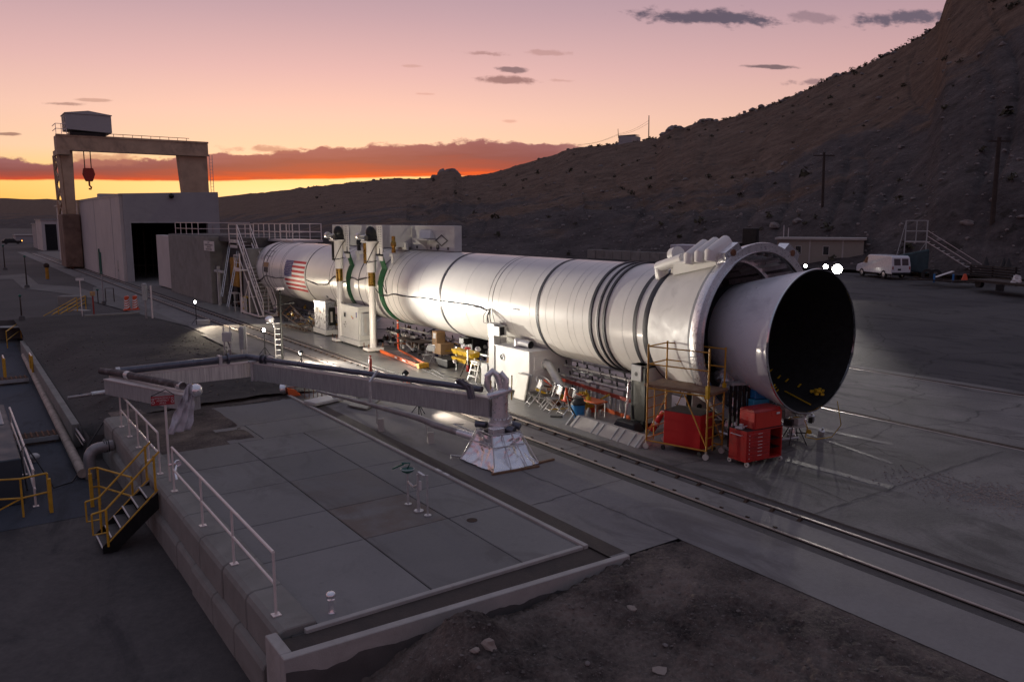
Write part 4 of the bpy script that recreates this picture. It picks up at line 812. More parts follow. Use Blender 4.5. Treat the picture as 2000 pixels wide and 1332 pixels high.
# forward skirt, dome and nose fitting
ring('forward_skirt', [(53.9, BR), (55.0, BR), (55.0, BR-.05)], 'white')
ring('forward_dome', [(55.0, BR-.05), (55.8, BR-.15), (56.6, BR-.45), (57.2, BR-.9), (57.5, BR-1.3), (57.6, 0.02)], 'white')
ring('forward_band', [(53.1, BR+.002), (53.1, BR+.012), (53.22, BR+.012), (53.22, BR+.002)], 'darkband')
b = MB(); b.lathe((BX, 0, BZ), (0, 1, 0), [(57.4, .55), (58.1, .55), (58.4, .35)], 24, caps=True); b.build('igniter_fitting', 'foil', B, smooth=True)
b = MB(); rnd = random.Random(3); vs = []; na, ny = 22, 10
for j in range(ny+1):
    for i in range(na+1):
        a = R(22)+R(100)*i/na; y = 53.95+2.2*j/ny+(.25*noise.noise(Vector((i*.4, 0, 3))) if j in (0, ny) else 0)
        vs.append(cyl_pt(y, a, BR-.002*j*j+.03+.035*abs(noise.noise(Vector((i*.35, j*.5, 1))))))
b.add(vs, [(j*(na+1)+i, j*(na+1)+i+1, (j+1)*(na+1)+i+1, (j+1)*(na+1)+i) for j in range(ny) for i in range(na)]); b.build('thermal_cover', 'galv', B, smooth=True)
# strap fittings around the forward band: dark patches and small hatch outline
def patch(name, y0, y1, a0, a1, mt, r=BR+.006, n=8, parent=None):
    b = MB(); vs = []
    for i in range(n+1):
        a = R(a0)+R(a1-a0)*i/n; vs += [cyl_pt(y0, a, r), cyl_pt(y1, a, r)]
    b.add(vs, [(2*i, 2*i+1, 2*i+3, 2*i+2) for i in range(n)]); return b.build(name, mt, parent or B, smooth=True)
for (ya_, yb_, a0, a1) in ((52.6, 52.66, 30, 44), (53.6, 53.66, 30, 44), (52.6, 53.66, 30, 31.2), (52.6, 53.66, 43, 44.2)): patch('hatch_outline', ya_, yb_, a0, a1, 'darkband')
patch('band_plate', 52.7, 53.7, 8, 17, 'card', BR+.02); patch('band_plate', 52.75, 53.6, -3, 7.5, 'darkband', BR+.02)
for (y_, a_) in ((43.4, -33), (43.15, -38), (42.9, -43.5), (42.7, -49), (42.5, -54), (42.2, -60)): patch('dark_tape', y_-.16, y_+.14, a_-2.3, a_+2, 'darkband', BR+.01, 3)
for (y_, a_) in ((35.95, 30), (35.9, 24), (36.0, 7)): patch('dark_tape', y_-.22, y_+.15, a_-3, a_+3, 'darkband', BR+.012, 3)
patch('serial_plate', 24.0, 24.5, -1.5, .9, 'signw', BR+.006, 3)
b = MB()
for k, w in enumerate((.06, .09, .05, .09, .06)): b.add([cyl_pt(24.44-k*.09, R(-1.0), BR+.012), cyl_pt(24.44-k*.09-w*.7, R(-1.0), BR+.012), cyl_pt(24.44-k*.09-w*.7, R(.5), BR+.012), cyl_pt(24.44-k*.09, R(.5), BR+.012)], [(0, 1, 2, 3)])
b.build('serial_text', 'ink', B)
# the flag: thirteen stripes, canton at the forward upper corner, fifty stars
fl = patch('flag', 46.12, 49.66, -31, 27, 'flagw', BR+.010, 26)
FA0, FA1, FY0, FY1 = 27.0, -31.0, 49.62, 46.16
sh = (FA1-FA0)/13; cw = (FY1-FY0)*.39
for k in range(0, 13, 2):
    ys = FY0+cw if k < 7 else FY0
    patch('stripe', FY1, ys, FA0+sh*k, FA0+sh*(k+1), 'flagr', BR+.014, 4, fl)
patch('canton', FY0+cw, FY0, FA0, FA0+sh*7, 'flagb', BR+.014, 12, fl)
b = MB()
for r_ in range(9):
    for c_ in range(6 if r_ % 2 == 0 else 5):
        yy = FY0+cw*((c_+.5)/6 if r_ % 2 == 0 else (c_+1)/6); aa = FA0+sh*7*(r_+.75)/9.5; rs_ = .052
        pts = [cyl_pt(yy-math.sin(2*PI*q/10)*(rs_ if q % 2 == 0 else rs_*.42), R(aa)+math.cos(2*PI*q/10)*(rs_ if q % 2 == 0 else rs_*.42)/BR, BR+.019) for q in range(10)]
        b.add([cyl_pt(yy, R(aa), BR+.019)]+pts, [(0, 1+q, 1+(q+1) % 10) for q in range(10)])
b.build('stars', 'flagw', fl)
# aft skirt: flared, bare metal flange with foil tape, hold-down posts
SK = [(17.42, BR+.002), (17.30, BR+.07), (16.9, 2.0), (16.6, 2.07), (15.9, 2.26), (15.05, 2.50)]
ring('aft_skirt', SK, mat('skirt_paint', (.60, .58, .55), .5, var=.05, sc=1.5, dirt=(.34, .32, .30), dsc=1.4, damt=.45, bump=.06, bsc=8))
ring('skirt_joint', [(17.52, BR+.005), (17.50, BR+.07), (17.30, BR+.085), (17.26, BR+.07)], 'darkband')
ring('skirt_lip', [(15.12, 2.49), (15.10, 2.545), (15.0, 2.555), (14.98, 2.52)], 'steelpaint')
ring('skirt_flange', [(15.0, 2.51), (14.96, 2.60), (14.72, 2.65), (14.68, 2.64), (14.70, 2.40), (14.74, 2.36)], 'foil')
ring('skirt_inner', [(14.72, 2.42), (15.4, 2.30), (16.4, 2.02), (17.2, 1.80)], mat('skirt_inside', (.22, .21, .21), .5, .5, var=.3, sc=4, bump=.4, bsc=12))
ring('skirt_rim', [(14.70, 2.40), (14.665, 2.395), (14.665, 2.36), (14.72, 2.35)], 'chrome')
for ya_, yb_, a0, a1 in ((15.5, 15.52, -64, 20),): pass
b = MB()
for k in range(14):
    a = R(30+k*9.5)
    for q in ((15.05, 2.36), (16.2, 2.04)): pass
    b.bar(cyl_pt(14.85, a, 2.37), cyl_pt(16.9, a, 1.86), .10, .16)
b.build('skirt_rib', 'foil', B)
b = MB(); b.lathe((BX, 0, BZ), (0, 1, 0), [(15.6, 2.18), (15.6, 2.06), (15.75, 2.06), (15.75, 2.14)], 72); b.build('inner_ring', 'foil', B, smooth=True)
b = MB()
for a0, a1, r0 in ((62, 76, 2.28), (82, 108, 2.28), (114, 122, 2.3)):
    n = 5; vs = []
    for i in range(n+1): a = R(a0+(a1-a0)*i/n); vs += [cyl_pt(14.95, a, r0), cyl_pt(16.3, a, 1.98)]
    b.add(vs, [(2*i, 2*i+1, 2*i+3, 2*i+2) for i in range(n)])
b.build('inner_panel', 'offwhite', B)
def post(adeg, full):
    a = R(adeg); rad = Vector((-math.cos(a), 0, math.sin(a))); tan = Vector((math.sin(a), 0, math.cos(a)))
    P = lambda y, r, s=0: Vector((BX, y, BZ))+rad*r+tan*s
    b = MB()
    if full:
        for yq, r0, r1 in ((15.12, 2.86, 2.55), (15.52, 2.80, 2.48), (15.95, 2.72, 2.42)):
            b.tube([P(yq, r0-.16, -.52), P(yq, r0, -.40), P(yq, r0, .30), P(yq+.02, r1, .46)], [.14, .20, .20, .12], 14)
        b.hexa([P(15.0, 2.5, -.42), P(15.0, 2.5, .42), P(17.0, 2.0, .3), P(17.0, 2.0, -.3)], [P(15.0, 2.86, -.42), P(15.0, 2.86, .42), P(16.8, 2.42, .3), P(16.8, 2.42, -.3)])
        b.tube([P(16.5, 2.52, -.12), P(17.7, 2.14, -.12)], [.16, .17], 14); b.tube([P(17.6, 2.2, -.12), P(17.62, 1.85, -.12)], [.18, .25], 12)
        b.tube([P(16.9, 2.5, .12), P(17.15, 2.42, .12)], [.26, .26], 12); b.hexa([P(16.9, 1.95, -.1), P(16.9, 1.95, .34), P(17.3, 1.92, .34), P(17.3, 1.92, -.1)], [P(16.9, 2.48, .0), P(16.9, 2.48, .34), P(17.1, 2.45, .34), P(17.1, 2.45, .0)])
    else:
        b.hexa([P(15.0, 2.5, -.5), P(15.0, 2.5, .5), P(16.6, 2.1, .25), P(16.6, 2.1, -.25)], [P(15.0, 2.84, -.25), P(15.0, 2.84, .25), P(16.3, 2.3, .12), P(16.3, 2.3, -.12)])
    pp = b.build('hold_down_post', 'white', B, smooth=True, bev=.015)
    b = MB(); b.hexa([P(14.70, 2.42, -.44), P(14.70, 2.42, .44), P(15.0, 2.42, .44), P(15.0, 2.42, -.44)], [P(14.68, 2.86, -.30), P(14.68, 2.86, .30), P(15.02, 2.86, .30), P(15.02, 2.86, -.30)]); b.build('foil_pad', 'foilwrap', pp)
    b = MB(); b.lathe(P(14.655, 2.70), (0, 1, 0), [(0, .05), (0, .095), (.03, .095)], 14); b.lathe(P(14.66, 2.70), (0, 1, 0), [(0, .05), (.0, .001)], 12); b.build('bolt_hole', 'rust', pp)
post(62, True); post(121, False)
# nozzle
NZ = [(12.88, 1.985), (13.0, 1.955), (13.5, 1.855), (14.1, 1.72), (14.8, 1.56), (15.35, 1.43), (15.40, 1.38)]
nzl = ring('nozzle', NZ, 'nozzle'); ring('nozzle_liner', [(12.90, 1.95), (13.6, 1.80), (14.6, 1.56), (15.6, 1.28), (16.6, .9), (17.4, .68), (18.6, .9), (18.7, .02)], 'black', parent=nzl)
ring('nozzle_lip', [(12.90, 1.94), (12.862, 1.95), (12.86, 1.985), (12.90, 1.995)], 'chrome', parent=nzl)
ring('flex_boot', [(15.30, 1.42), (15.6, 1.40), (16.2, 1.25), (17.2, 1.15)], 'darkband', parent=nzl)
b = MB(); rnd = random.Random(5)
for p in ((19.95, 14.86, 1.93), (19.9, 14.51, 1.8), (19.91, 14.24, 1.74), (19.94, 13.83, 1.65), (19.96, 13.4, 1.55), (17.44, 12.9, 2.09), (19.39, 14.27, 1.55), (19.31, 14.14, 1.51)):
    b = MB(); p = Vector(p); c_ = Vector((BX, p.y, BZ)); p = p+(c_-p).normalized()*.02; b.bar(p-Vector((.07, 0, .02)), p+Vector((.07, .0, .05)), .045, .02); b.build('yellow_tape', 'yellowpl', nzl)
b = MB(); b.tube([Vector((19.46, 13.98, 1.5))+Vector((0, 0, .05)), Vector((19.39, 13.06, 1.28))+Vector((0, 0, .05))], .020, 6); b.build('measuring_pole', 'yellowpl', nzl)
b = MB()
for k in range(9): b.rbox((BX+.75+rnd.uniform(-.18, .18), 13.1+rnd.uniform(-.1, .2), BZ-1.62+rnd.uniform(0, .12)), .10, .06, .06, rnd.uniform(0, 3))
b.build('tape_scraps', 'yellowpl', nzl)
# wiring bundle taped along the case, and the hanging loops
def wire(pts, r, name, mt, label=None, cat=None, n=2, seed=1, sp=.03, grp=None):
    rnd = random.Random(seed); b = MB(); L = []
    for i in range(len(pts)-1):
        (y0, a0), (y1, a1) = pts[i], pts[i+1]; k = max(2, int(abs(y1-y0)*3)+int(abs(a1-a0)*.3))
        L += [(y0+(y1-y0)*q/k, a0+(a1-a0)*q/k) for q in range(k)]
    L.append(pts[-1])
    for j in range(n):
        b.tube([cyl_pt(y+rnd.uniform(-sp, sp), R(a+rnd.uniform(-sp, sp)*22), BR+r+.008+rnd.uniform(0, sp*.5)) for y, a in L], r, 6)
    return b.build(name, mt, B, smooth=True)
def ya(u, v): return None
CAB = [(57.45, -44.8), (53.26, -10.1), (51.25, -11.9), (49.74, -9.1)]
wire(CAB, .02, 'wiring_bundle', 'blackrub', seed=2)
CAB = [(45.87, -6.0), (45.08, -8.3), (44.01, -10.9), (42.51, -7.0), (41.8, 4.9), (41.39, 8.3), (40.87, 1.4), (39.91, 1.5), (39.23, 10.3), (38.43, 7.6), (37.37, 12.8)]
wire(CAB, .022, 'wiring_bundle', 'blackrub', seed=3)
CAB = [(36.4, -0.5), (35.8, -11.1), (34.93, -9.0), (34.35, -5.3), (32.8, -6.2), (31.32, -4.1), (29.96, -5.0), (28.05, -3.5), (26.69, -4.4), (26.25, -7.1)]
wire(CAB, .02, 'wiring_bundle', 'blackrub', n=3, seed=4, sp=.035)
b = MB(); rnd = random.Random(6)
for k in range(8):
    yb_ = 26.25-rnd.uniform(0, .4); x = 17.05+rnd.uniform(-.1, .1)
    b.tube([cyl_pt(yb_, R(-4), BR+.03), (x, yb_-.05, 2.75), (x-.05, yb_-.15+rnd.uniform(-.1, .1), 2.5), (17.02, 25.72, 2.42)], .011, 5)
o = b.build('hanging_cables', 'blackrub', smooth=True); tag(o, 'thin cables drooping from the booster side onto the grey cable post', 'cables')
b = MB()
for pts in ([(36.0, 36), (35.7, 20), (35.5, 5), (35.1, -7)], [(35.15, 30), (35.3, 10), (35.1, -7)], [(36.0, 36), (35.8, 52)]):
    b.tube([cyl_pt(y, R(a), BR+.02) for y, a in pts], .02, 6)
b.build('riser_cable', 'blackrub', B, smooth=True)
# green lifting slings, one per column
def sling(y, label):
    b = MB(); n = 40; vs = []; w = .44
    pts = [(17.26, 4.75)]+[(BX-(BR+.02)*math.cos(R(a)), BZ+(BR+.02)*math.sin(R(a))) for a in [30-210*i/n for i in range(n+1)]]+[(20.9, 4.75)]
    for i, (x, z) in enumerate(pts):
        ww = w*(1.15 if i == 0 else (1.3 if i < 6 else 1)); vs += [(x, y-ww/2, z), (x, y+ww/2, z)]
    cx = [((p[0]-BX), (p[1]-BZ)) for p in pts]; vo = []
    for (x, z), (dx, dz), k in zip(pts, cx, range(len(pts))):
        l = math.hypot(dx, dz); vo += [(x+dx/l*.03, vs[2*k][1], z+dz/l*.03), (x+dx/l*.03, vs[2*k+1][1], z+dz/l*.03)]
    m = len(vs); fs = []
    for i in range(len(pts)-1):
        fs += [(2*i, 2*i+1, 2*i+3, 2*i+2), (m+2*i, m+2*i+2, m+2*i+3, m+2*i+1), (2*i, 2*i+2, m+2*i+2, m+2*i), (2*i+1, m+2*i+1, m+2*i+3, 2*i+3)]
    b.add(vs+vo, fs); t = thing('lifting_sling', (BX, y, 1.2), label, 'sling', 'green lifting slings around the booster'); b.build('webbing', 'green', t)
    b = MB(); b.tube([(17.2, y-.3, 4.78), (17.2, y+.35, 4.78)], .05, 8); b.tube([(17.2, y, 4.75), (17.22, y, 5.1)], .04, 6); b.build('shackle', 'blackmetal', t)
sling(35.75, 'green webbing sling under the booster beside the nearer white lifting column'); sling(39.65, 'green webbing sling under the booster beside the farther white lifting column')

# ---------------------------------------------------------------- quench boom: three elevated box arms with pipes, on a foil wrapped pivot
t = QB = thing('quench_boom', (11.85, 17.45, 0), 'long grey three armed box boom carrying pipes over the pad on a foil wrapped pivot', 'boom')
def arm(p, q, w, z0, h0, h1, name, mt, side=None):
    p = Vector((p[0], p[1], z0)); q = Vector((q[0], q[1], z0)); d = (q-p).normalized(); n = Vector((-d.y, d.x, 0))*w/2
    b = MB(); b.hexa([p-n, q-n, q+n, p+n], [p-n+Vector((0, 0, h0)), q-n+Vector((0, 0, h1)), q+n+Vector((0, 0, h1)), p+n+Vector((0, 0, h0))]); o = b.build(name, mt, t, bev=.01)
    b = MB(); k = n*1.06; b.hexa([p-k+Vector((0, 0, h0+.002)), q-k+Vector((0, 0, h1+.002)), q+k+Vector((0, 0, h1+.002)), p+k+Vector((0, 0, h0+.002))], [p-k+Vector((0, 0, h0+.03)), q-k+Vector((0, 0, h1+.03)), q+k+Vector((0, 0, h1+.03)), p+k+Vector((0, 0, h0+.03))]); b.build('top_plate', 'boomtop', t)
    return o
arm((8.10, 26.55), (11.7, 17.65), .24, 1.14, .56, .53, 'arm', 'boom')
arm((3.72, 26.9), (8.05, 26.95), .30, 1.2, .45, .47, 'arm', 'boomlit')
arm((3.70, 26.65), (5.22, 22.85), .42, 1.2, .45, .43, 'arm', 'boom')
b = MB(); b.box(7.92, 8.0, 26.50, 26.56, 1.1, 1.78); b.box(8.02, 8.1, 26.45, 26.52, 1.1, 1.78); b.box(7.86, 8.16, 26.44, 26.62, 1.74, 1.80); b.build('corner_post', 'galv', t, bev=.01)
a = Vector((10.0, 21.2, 0)); d = Vector((1, -2.43, 0)).normalized(); n = Vector((d.y, -d.x, 0))
b = MB(); p = a+n*.30; b.bar((p.x, p.y, 1.15), (p.x, p.y, 1.78), .07); q = a-n*.05; b.bar((p.x, p.y, 1.76), (q.x, q.y, 2.05), .06); b.build('clamp_strap', 'galv', t)
def offs(u, v, z): return (u, v, z)
def along(s, off, z):                                  # along the long arm from corner (s=0) to pivot (s=1)
    p = Vector((8.10, 26.55, 0)); q = Vector((11.7, 17.65, 0)); dd = (q-p).normalized(); nn = Vector((dd.y, -dd.x, 0)); r = p+(q-p)*s+nn*off; return (r.x, r.y, z)
b = MB(); b.tube([along(.04, -.02, 1.86), along(.5, -.04, 1.86), along(.965, -.04, 1.86)], .085, 12); b.build('pipe', 'pipe', t, smooth=True)
b = MB(); b.tube([(6.85, 26.95, 1.86), (7.5, 27.0, 1.88), (7.95, 26.95, 1.88), along(.055, -.02, 1.87)], .105, 12); b.build('elbow_pipe', 'pipe', t, smooth=True)
for c, ax_, r in (((7.32, 26.98, 1.87), (1, 0, 0), .19), (along(.035, -.02, 1.87), (.4, -.92, 0), .17), ((7.1, 26.96, 1.87), (1, 0, 0), .14), (along(.055, -.02, 1.87), (.4, -.92, 0), .15)):
    b = MB(); b.lathe(c, ax_, [(-.03, r), (.03, r)], 20, caps=True); b.build('flange', 'pipe', t)
b = MB(); b.box(7.0, 7.1, 26.82, 27.1, 1.62, 2.0); b.build('pipe_saddle', 'galv', t); s_ = along(.075, -.02, 1.65); b = MB(); b.rbox(s_, .26, .09, .34, -1.19); b.build('pipe_saddle', 'galv', t)
b = MB(); b.tube([(3.95, 27.0, 1.80), (7.0, 26.97, 1.85)], .115, 14); b.build('pipe', 'pipe', t, smooth=True)
b = MB(); b.lathe((3.93, 27.0, 1.80), (1, 0, 0), [(-.02, .13), (.10, .13)], 16, caps=True); b.build('flange', 'galv', t)
b = MB(); b.tube([(3.55, 27.35, 1.80), (3.95, 26.45, 1.82), (5.05, 23.25, 1.84)], [.10, .115, .105], 12); b.build('pipe', mat('pipe_worn', (.07, .055, .055), .55, .3, var=.4, sc=4, dirt=(.3, .28, .28), dsc=2.5, damt=.8), t, smooth=True)
for y_ in (26.1, 23.5):
    x_ = 3.95+(26.45-y_)*.35; b = MB(); b.tube([(x_, y_, 1.823), (x_+.06, y_-.22, 1.825)], .122, 12); b.build('pipe_wrap', 'galv', t, smooth=True)
b = MB(); b.ball((5.26, 22.74, 1.78), .185, 16, 12); b.build('foil_cap', 'foilwrap', t, smooth=True)
# pivot
px, py = 11.85, 17.45
b = MB(); b.lathe((px, py, .98), (0, 0, 1), [(0, .30), (.16, .30), (.17, .23), (.6, .22), (.9, .22)], 28); b.build('pivot_column', 'foil', t, smooth=True)
b = MB(); b.lathe((px, py, .92), (0, 0, 1), [(0, .33), (.06, .34), (.10, .33)], 28, caps=True)
for k in range(16): b.lathe((px+.30*math.cos(k*PI/8), py+.30*math.sin(k*PI/8), 1.14), (0, 0, 1), [(0, .025), (.05, .025)], 6, caps=True)
b.build('bolted_flange', 'galv', t)
rnd = random.Random(12); b = MB()
b.tube([(px, py, 1.75), (px+.02, py, 2.0), (px-.05, py+.05, 2.3), (px-.18, py+.1, 2.42), (px-.30, py+.15, 2.3), (px-.3, py+.15, 2.05), (px-.22, py+.1, 1.9)], .10, 12)
b.tube([(px+.1, py-.1, 1.75), (px+.12, py-.12, 2.2), (px+.0, py, 2.38)], .09, 10)
b.tube([(px-.4, py+.0, 1.78), (px-.1, py-.15, 1.86), (px+.25, py-.1, 1.9)], .09, 10)
q = b.build('wrapped_hose', 'foil', t, smooth=True)
b = MB()
for k in range(7): a0 = (px-.62+rnd.uniform(-.1, .1), py+.35+rnd.uniform(-.1, .1), 1.68); b.tube([a0, (a0[0]-.02, a0[1]+.1, 1.95+rnd.uniform(0, .1)), (a0[0]-.28, a0[1]+.22, 2.12+rnd.uniform(0, .12))], .035, 6)
b.build('hose_bundle', 'pipe', t, smooth=True)
b = MB(); vs = []
for j in range(7):
    for i in range(7): vs.append((px-.38+.12*i+.03*rnd.uniform(-1, 1), py-.03+.05*rnd.uniform(-1, 1)+.05*i, 1.70+.11*j+.02*rnd.uniform(-1, 1)))
pass
b = MB(); b.bar((px+.30, py-.12, 1.62), (px+.36, py-.05, 2.28), .035, .008); b.bar((px-.33, py-.05, 1.98), (px-.30, py-.02, 2.2), .03, .008); b.build('yellow_strap', 'yellowpl', t)
# foil wrapped base cage
t = thing('foil_wrapped_base', (11.7, 17.2, 0), 'crinkled silver foil wrapped base under the boom pivot, held in a bent tube cage', 'wrapped base')
bc = [(10.93, 17.95), (10.98, 16.42), (12.36, 16.38), (12.50, 17.75)]; tc_ = [(11.35, 17.80), (11.30, 17.02), (12.12, 16.95), (12.25, 17.65)]
vs = []; nu, nv = 96, 30; rnd = random.Random(7)
def loop(L, s):
    s = s*4; i = int(s) % 4; f = s-int(s); a, c = L[i], L[(i+1) % 4]; return (a[0]+(c[0]-a[0])*f, a[1]+(c[1]-a[1])*f)
for j in range(nv+1):
    for i in range(nu):
        p0 = loop(bc, i/nu); p1 = loop(tc_, i/nu); f = j/nv; x = p0[0]+(p1[0]-p0[0])*f; y = p0[1]+(p1[1]-p0[1])*f; z = .04+.76*f
        cx, cy = x-11.72, y-17.2; l = math.hypot(cx, cy); w = .09*noise.noise(Vector((x*2.6, y*2.6, z*2.2)))+.07*abs(noise.noise(Vector((x*5, y*5, z*4.2))))+.03*abs(noise.noise(Vector((x*13, y*13, z*11))))-.07*math.sin(PI*f)
        vs.append((x+cx/l*w, y+cy/l*w, z))
b = MB(); b.add(vs, [(j*nu+i, j*nu+(i+1) % nu, (j+1)*nu+(i+1) % nu, (j+1)*nu+i) for j in range(nv) for i in range(nu)]); b.build('foil_wrap', 'foilwrap', t, smooth=True)
b = MB(); b.add([(x, y, .74) for x, y in tc_], [(0, 1, 2, 3)]); b.build('base_top', 'blackmetal', t)
b = MB(); b.box(11.35, 11.72, 17.02, 17.30, .62, .98); b.build('foil_box', 'foil', t, bev=.02)
b = MB(); b.tube([(11.72, 17.5, .92), (12.0, 17.0, .84)], .12, 12); b.tube([(12.1, 17.5, .95), (12.35, 17.2, .86)], .11, 12); b.tube([(11.55, 17.65, .95), (11.4, 17.95, .93)], .09, 12); b.build('hose_stub', 'pipe', t, smooth=True)
b = MB()
o_ = .04
for (x0, y0), (x1, y1) in zip(bc, tc_): b.tube([(x0, y0, .06), (x1+(x0-x1)*.12, y1+(y0-y1)*.12, .80)], .017, 6)
for z_, f in ((.83, .02), (.55, .34)):
    L = [(x1+(x0-x1)*(f+.06), y1+(y0-y1)*(f+.06), z_) for (x0, y0), (x1, y1) in zip(bc, tc_)]; b.tube(L+[L[0]], .016, 6)
mx = lambda a, c, f: (a[0]+(c[0]-a[0])*f, a[1]+(c[1]-a[1])*f)
for s_ in (1, 2):
    for f in (.35, .7):
        p = mx(bc[s_], bc[(s_+1) % 4], f); q = mx(tc_[s_], tc_[(s_+1) % 4], f); b.tube([(p[0]*1.0+.0, p[1]-.05, .06), (q[0], q[1]-.05, .80)], .013, 6)
b.tube([(11.15, 18.2, .9), (10.85, 17.95, 1.0), (10.65, 17.9, 1.05), (11.05, 17.35, .85)], .016, 6); b.tube([(10.93, 17.95, .1), (10.7, 18.15, .12), (10.6, 17.95, .08)], .018, 6)
b.build('tube_cage', 'galv', t, smooth=True)
b = MB(); b.bar((10.85, 16.35, .03), (12.25, 16.22, .03), .07, .05); b.bar((11.9, 16.42, .03), (12.95, 16.48, .03), .08, .05); b.build('skid_plank', 'plank', t)
# drain pipe on little feet
t = thing('drain_pipe', (10.5, 21, 0), 'long tapering grey pipe lying on small wedge feet between the boom and the pad', 'pipe')
b = MB(); b.tube([(9.45, 24.6, .92), (10.2, 22.6, .80), (10.95, 20.4, .66), (11.05, 19.6, .60), (11.25, 18.3, .58)], [.035, .06, .095, .10, .10], 12); b.build('pipe_body', 'pipeg', t, smooth=True)
b = MB(); b.tube([(11.2, 18.55, .585), (11.32, 17.9, .58)], .108, 10); b.build('foil_sleeve', 'foil', t, smooth=True)
for x, y, zz in ((10.38, 22.05, .62), (10.95, 19.95, .52)): b = MB(); b.prism([(x-.02, y-.15, 0), (x+.10, y+.17, 0), (x+.05, y+.04, zz*.6), (x, y-.06, zz*.6)], .22, (.8, -.2, 0)); b.build('wedge_foot', 'conclight', t)
b = MB(); b.bar((10.38, 22.05, .2), (10.38, 22.05, .8), .03); b.bar((10.95, 19.95, .2), (10.95, 19.95, .6), .03); b.build('stem', 'galv', t)
# plastic sheeting on the arm end
b = MB(); nu, nv = 12, 26; vs = []
for j in range(nv+1):
    f = j/nv
    for i in range(nu+1):
        g_ = i/nu-.5; w = .36+.34*f; drop = f*1.30; cx, cy = 5.10-.22*f-.16*f*f, 22.70-.08*f
        vs.append((cx+g_*w+.05*noise.noise(Vector((g_*5, f*5, 0))), cy+.25*g_+.12*noise.noise(Vector((g_*6, f*4, 4)))+.05*math.sin(g_*16+f*3), 2.0-drop-(.18*(abs(g_)*2)**2 if f < .2 else 0)*1.0+.03*noise.noise(Vector((g_*9, f*9, 2)))))
b.add(vs, [(j*(nu+1)+i, j*(nu+1)+i+1, (j+1)*(nu+1)+i+1, (j+1)*(nu+1)+i) for j in range(nv) for i in range(nu)]); o = b.build('plastic_sheet', 'film', smooth=True); tag(o, 'clear plastic sheeting hanging from the end of the short boom arm', 'sheeting')
o.modifiers.new('solidify', 'SOLIDIFY').thickness = .004
# pale pipe lying on the gravel at the end of the boom
t = thing('pale_pipe', (3.3, 27.5, .1), 'pale pipe length lying on the gravel at the left end of the boom', 'pipe')
a, c, e = (3.82, 32.41, 0.12), (4.59, 32.53, 0.12), (3.05, 32.32, 0.1)
b = MB(); b.tube([a, c, (c[0]+.6, c[1]-.2, .12)], .095, 12); b.build('sleeve', 'galv', t, smooth=True); b = MB(); b.tube([a, e], .055, 10); b.build('inner_pipe', 'pipeg', t, smooth=True)
b = MB(); m = (3.5, 32.48, 0.11); b.lathe(m, (1, .2, 0), [(-.05, .09), (.05, .09)], 12, caps=True); b.build('coupling', 'blackrub', t)

# ---------------------------------------------------------------- white handrails on the wall
def handrail(name, label, pts, tops, mt, grp=None, r=.024, mid=.5, h=1.07, plates=True, ends=True, cat='handrail'):
    x, y, z = pts[0]; t = thing(name, (x, y, z), label, cat, grp)
    for p in pts:
        b = MB(); b.tube([p, (p[0], p[1], p[2]+h)], r, 8); ps = b.build('post', mt, t, smooth=True)
        if plates: b = MB(); b.rbox(p, .14, .14, .015); b.build('base_plate', mt, ps)
    up = [(p[0], p[1], p[2]+h) for p in tops]; b = MB(); b.tube(up, r*1.15, 8); b.build('top_rail', mt, t, smooth=True)
    b = MB(); b.tube([(p[0], p[1], p[2]+h*mid) for p in tops], r, 8); b.build('mid_rail', mt, t, smooth=True); return t
W0 = lambda y: (3.85+(y-12)*.006, y, .075)
handrail('handrail', 'white tubular handrail on the near stretch of the retaining wall', [W0(y) for y in (12.17, 14.55, 16.85, 19.5)], [W0(12.17), W0(19.5)], 'railpaint', 'white handrails on the retaining wall')
handrail('handrail', 'white tubular handrail on the far stretch of the retaining wall, beyond the yellow steps', [W0(y) for y in (21.1, 22.5, 24.0, 25.4, 26.8)], [W0(21.1), W0(26.8)], 'railpaint', 'white handrails on the retaining wall')
# sign on a post
t = thing('warning_sign', (3.98, 20.35, 0), 'small red warning sign on a white post at the top of the yellow steps', 'sign')
b = MB(); b.tube([(3.98, 20.35, -.6), (3.98, 20.35, 2.02)], .028, 8); b.build('post', 'railpaint', t, smooth=True)
fr = Vector((-3.98, -20.35, 0)).normalized(); sx = Vector((-fr.y, fr.x, 0)); 
def onsign(u, v, d=0): p = Vector((3.92, 20.3, 2.12))+sx*u+Vector((0, 0, v))+fr*d; return tuple(p)
b = MB(); b.hexa([onsign(-.26, -.11, 0), onsign(.26, -.11, 0), onsign(.26, -.11, -.02), onsign(-.26, -.11, -.02)], [onsign(-.26, .11, 0), onsign(.26, .11, 0), onsign(.26, .11, -.02), onsign(-.26, .11, -.02)]); b.build('panel', 'signr', t)
b = MB(); b.tube([onsign(-.25, .12, -.02), onsign(.08, .2, -.35), onsign(.26, .12, -.02)], .012, 6); b.build('frame', 'blackmetal', t)
rt = face_rot(fr)
for k, (ln, sz) in enumerate((('EMERGENCY', .062), ('ASSEMBLY', .062), ('AREA', .062))): text('sign_text', ln, sz, onsign(0, .062-k*.062, .004), rt, 'signw', t, .001)
for sx_ in (-.215, .215):
    b = MB(); b.lathe(onsign(sx_, .045, .003), fr, [(0, .028), (0, .017)], 14); b.lathe(onsign(sx_, -.035, .003), fr, [(0, .036), (0, .024)], 14); b.build('sign_symbol', 'signw', t)
b = MB(); b.lathe((4.12, 20.15, .55), (.3, -.9, .2), [(0, .075), (.03, .09), (.06, .075)], 16, caps=True); b.tube([(3.98, 20.3, .5), (4.12, 20.15, .55), (4.02, 19.9, .42), (3.98, 19.6, .3)], .03, 8); o = b.build('foil_lamp', 'foilwrap', smooth=True); tag(o, 'small silver wrapped lamp clipped beside the warning sign post', 'lamp')
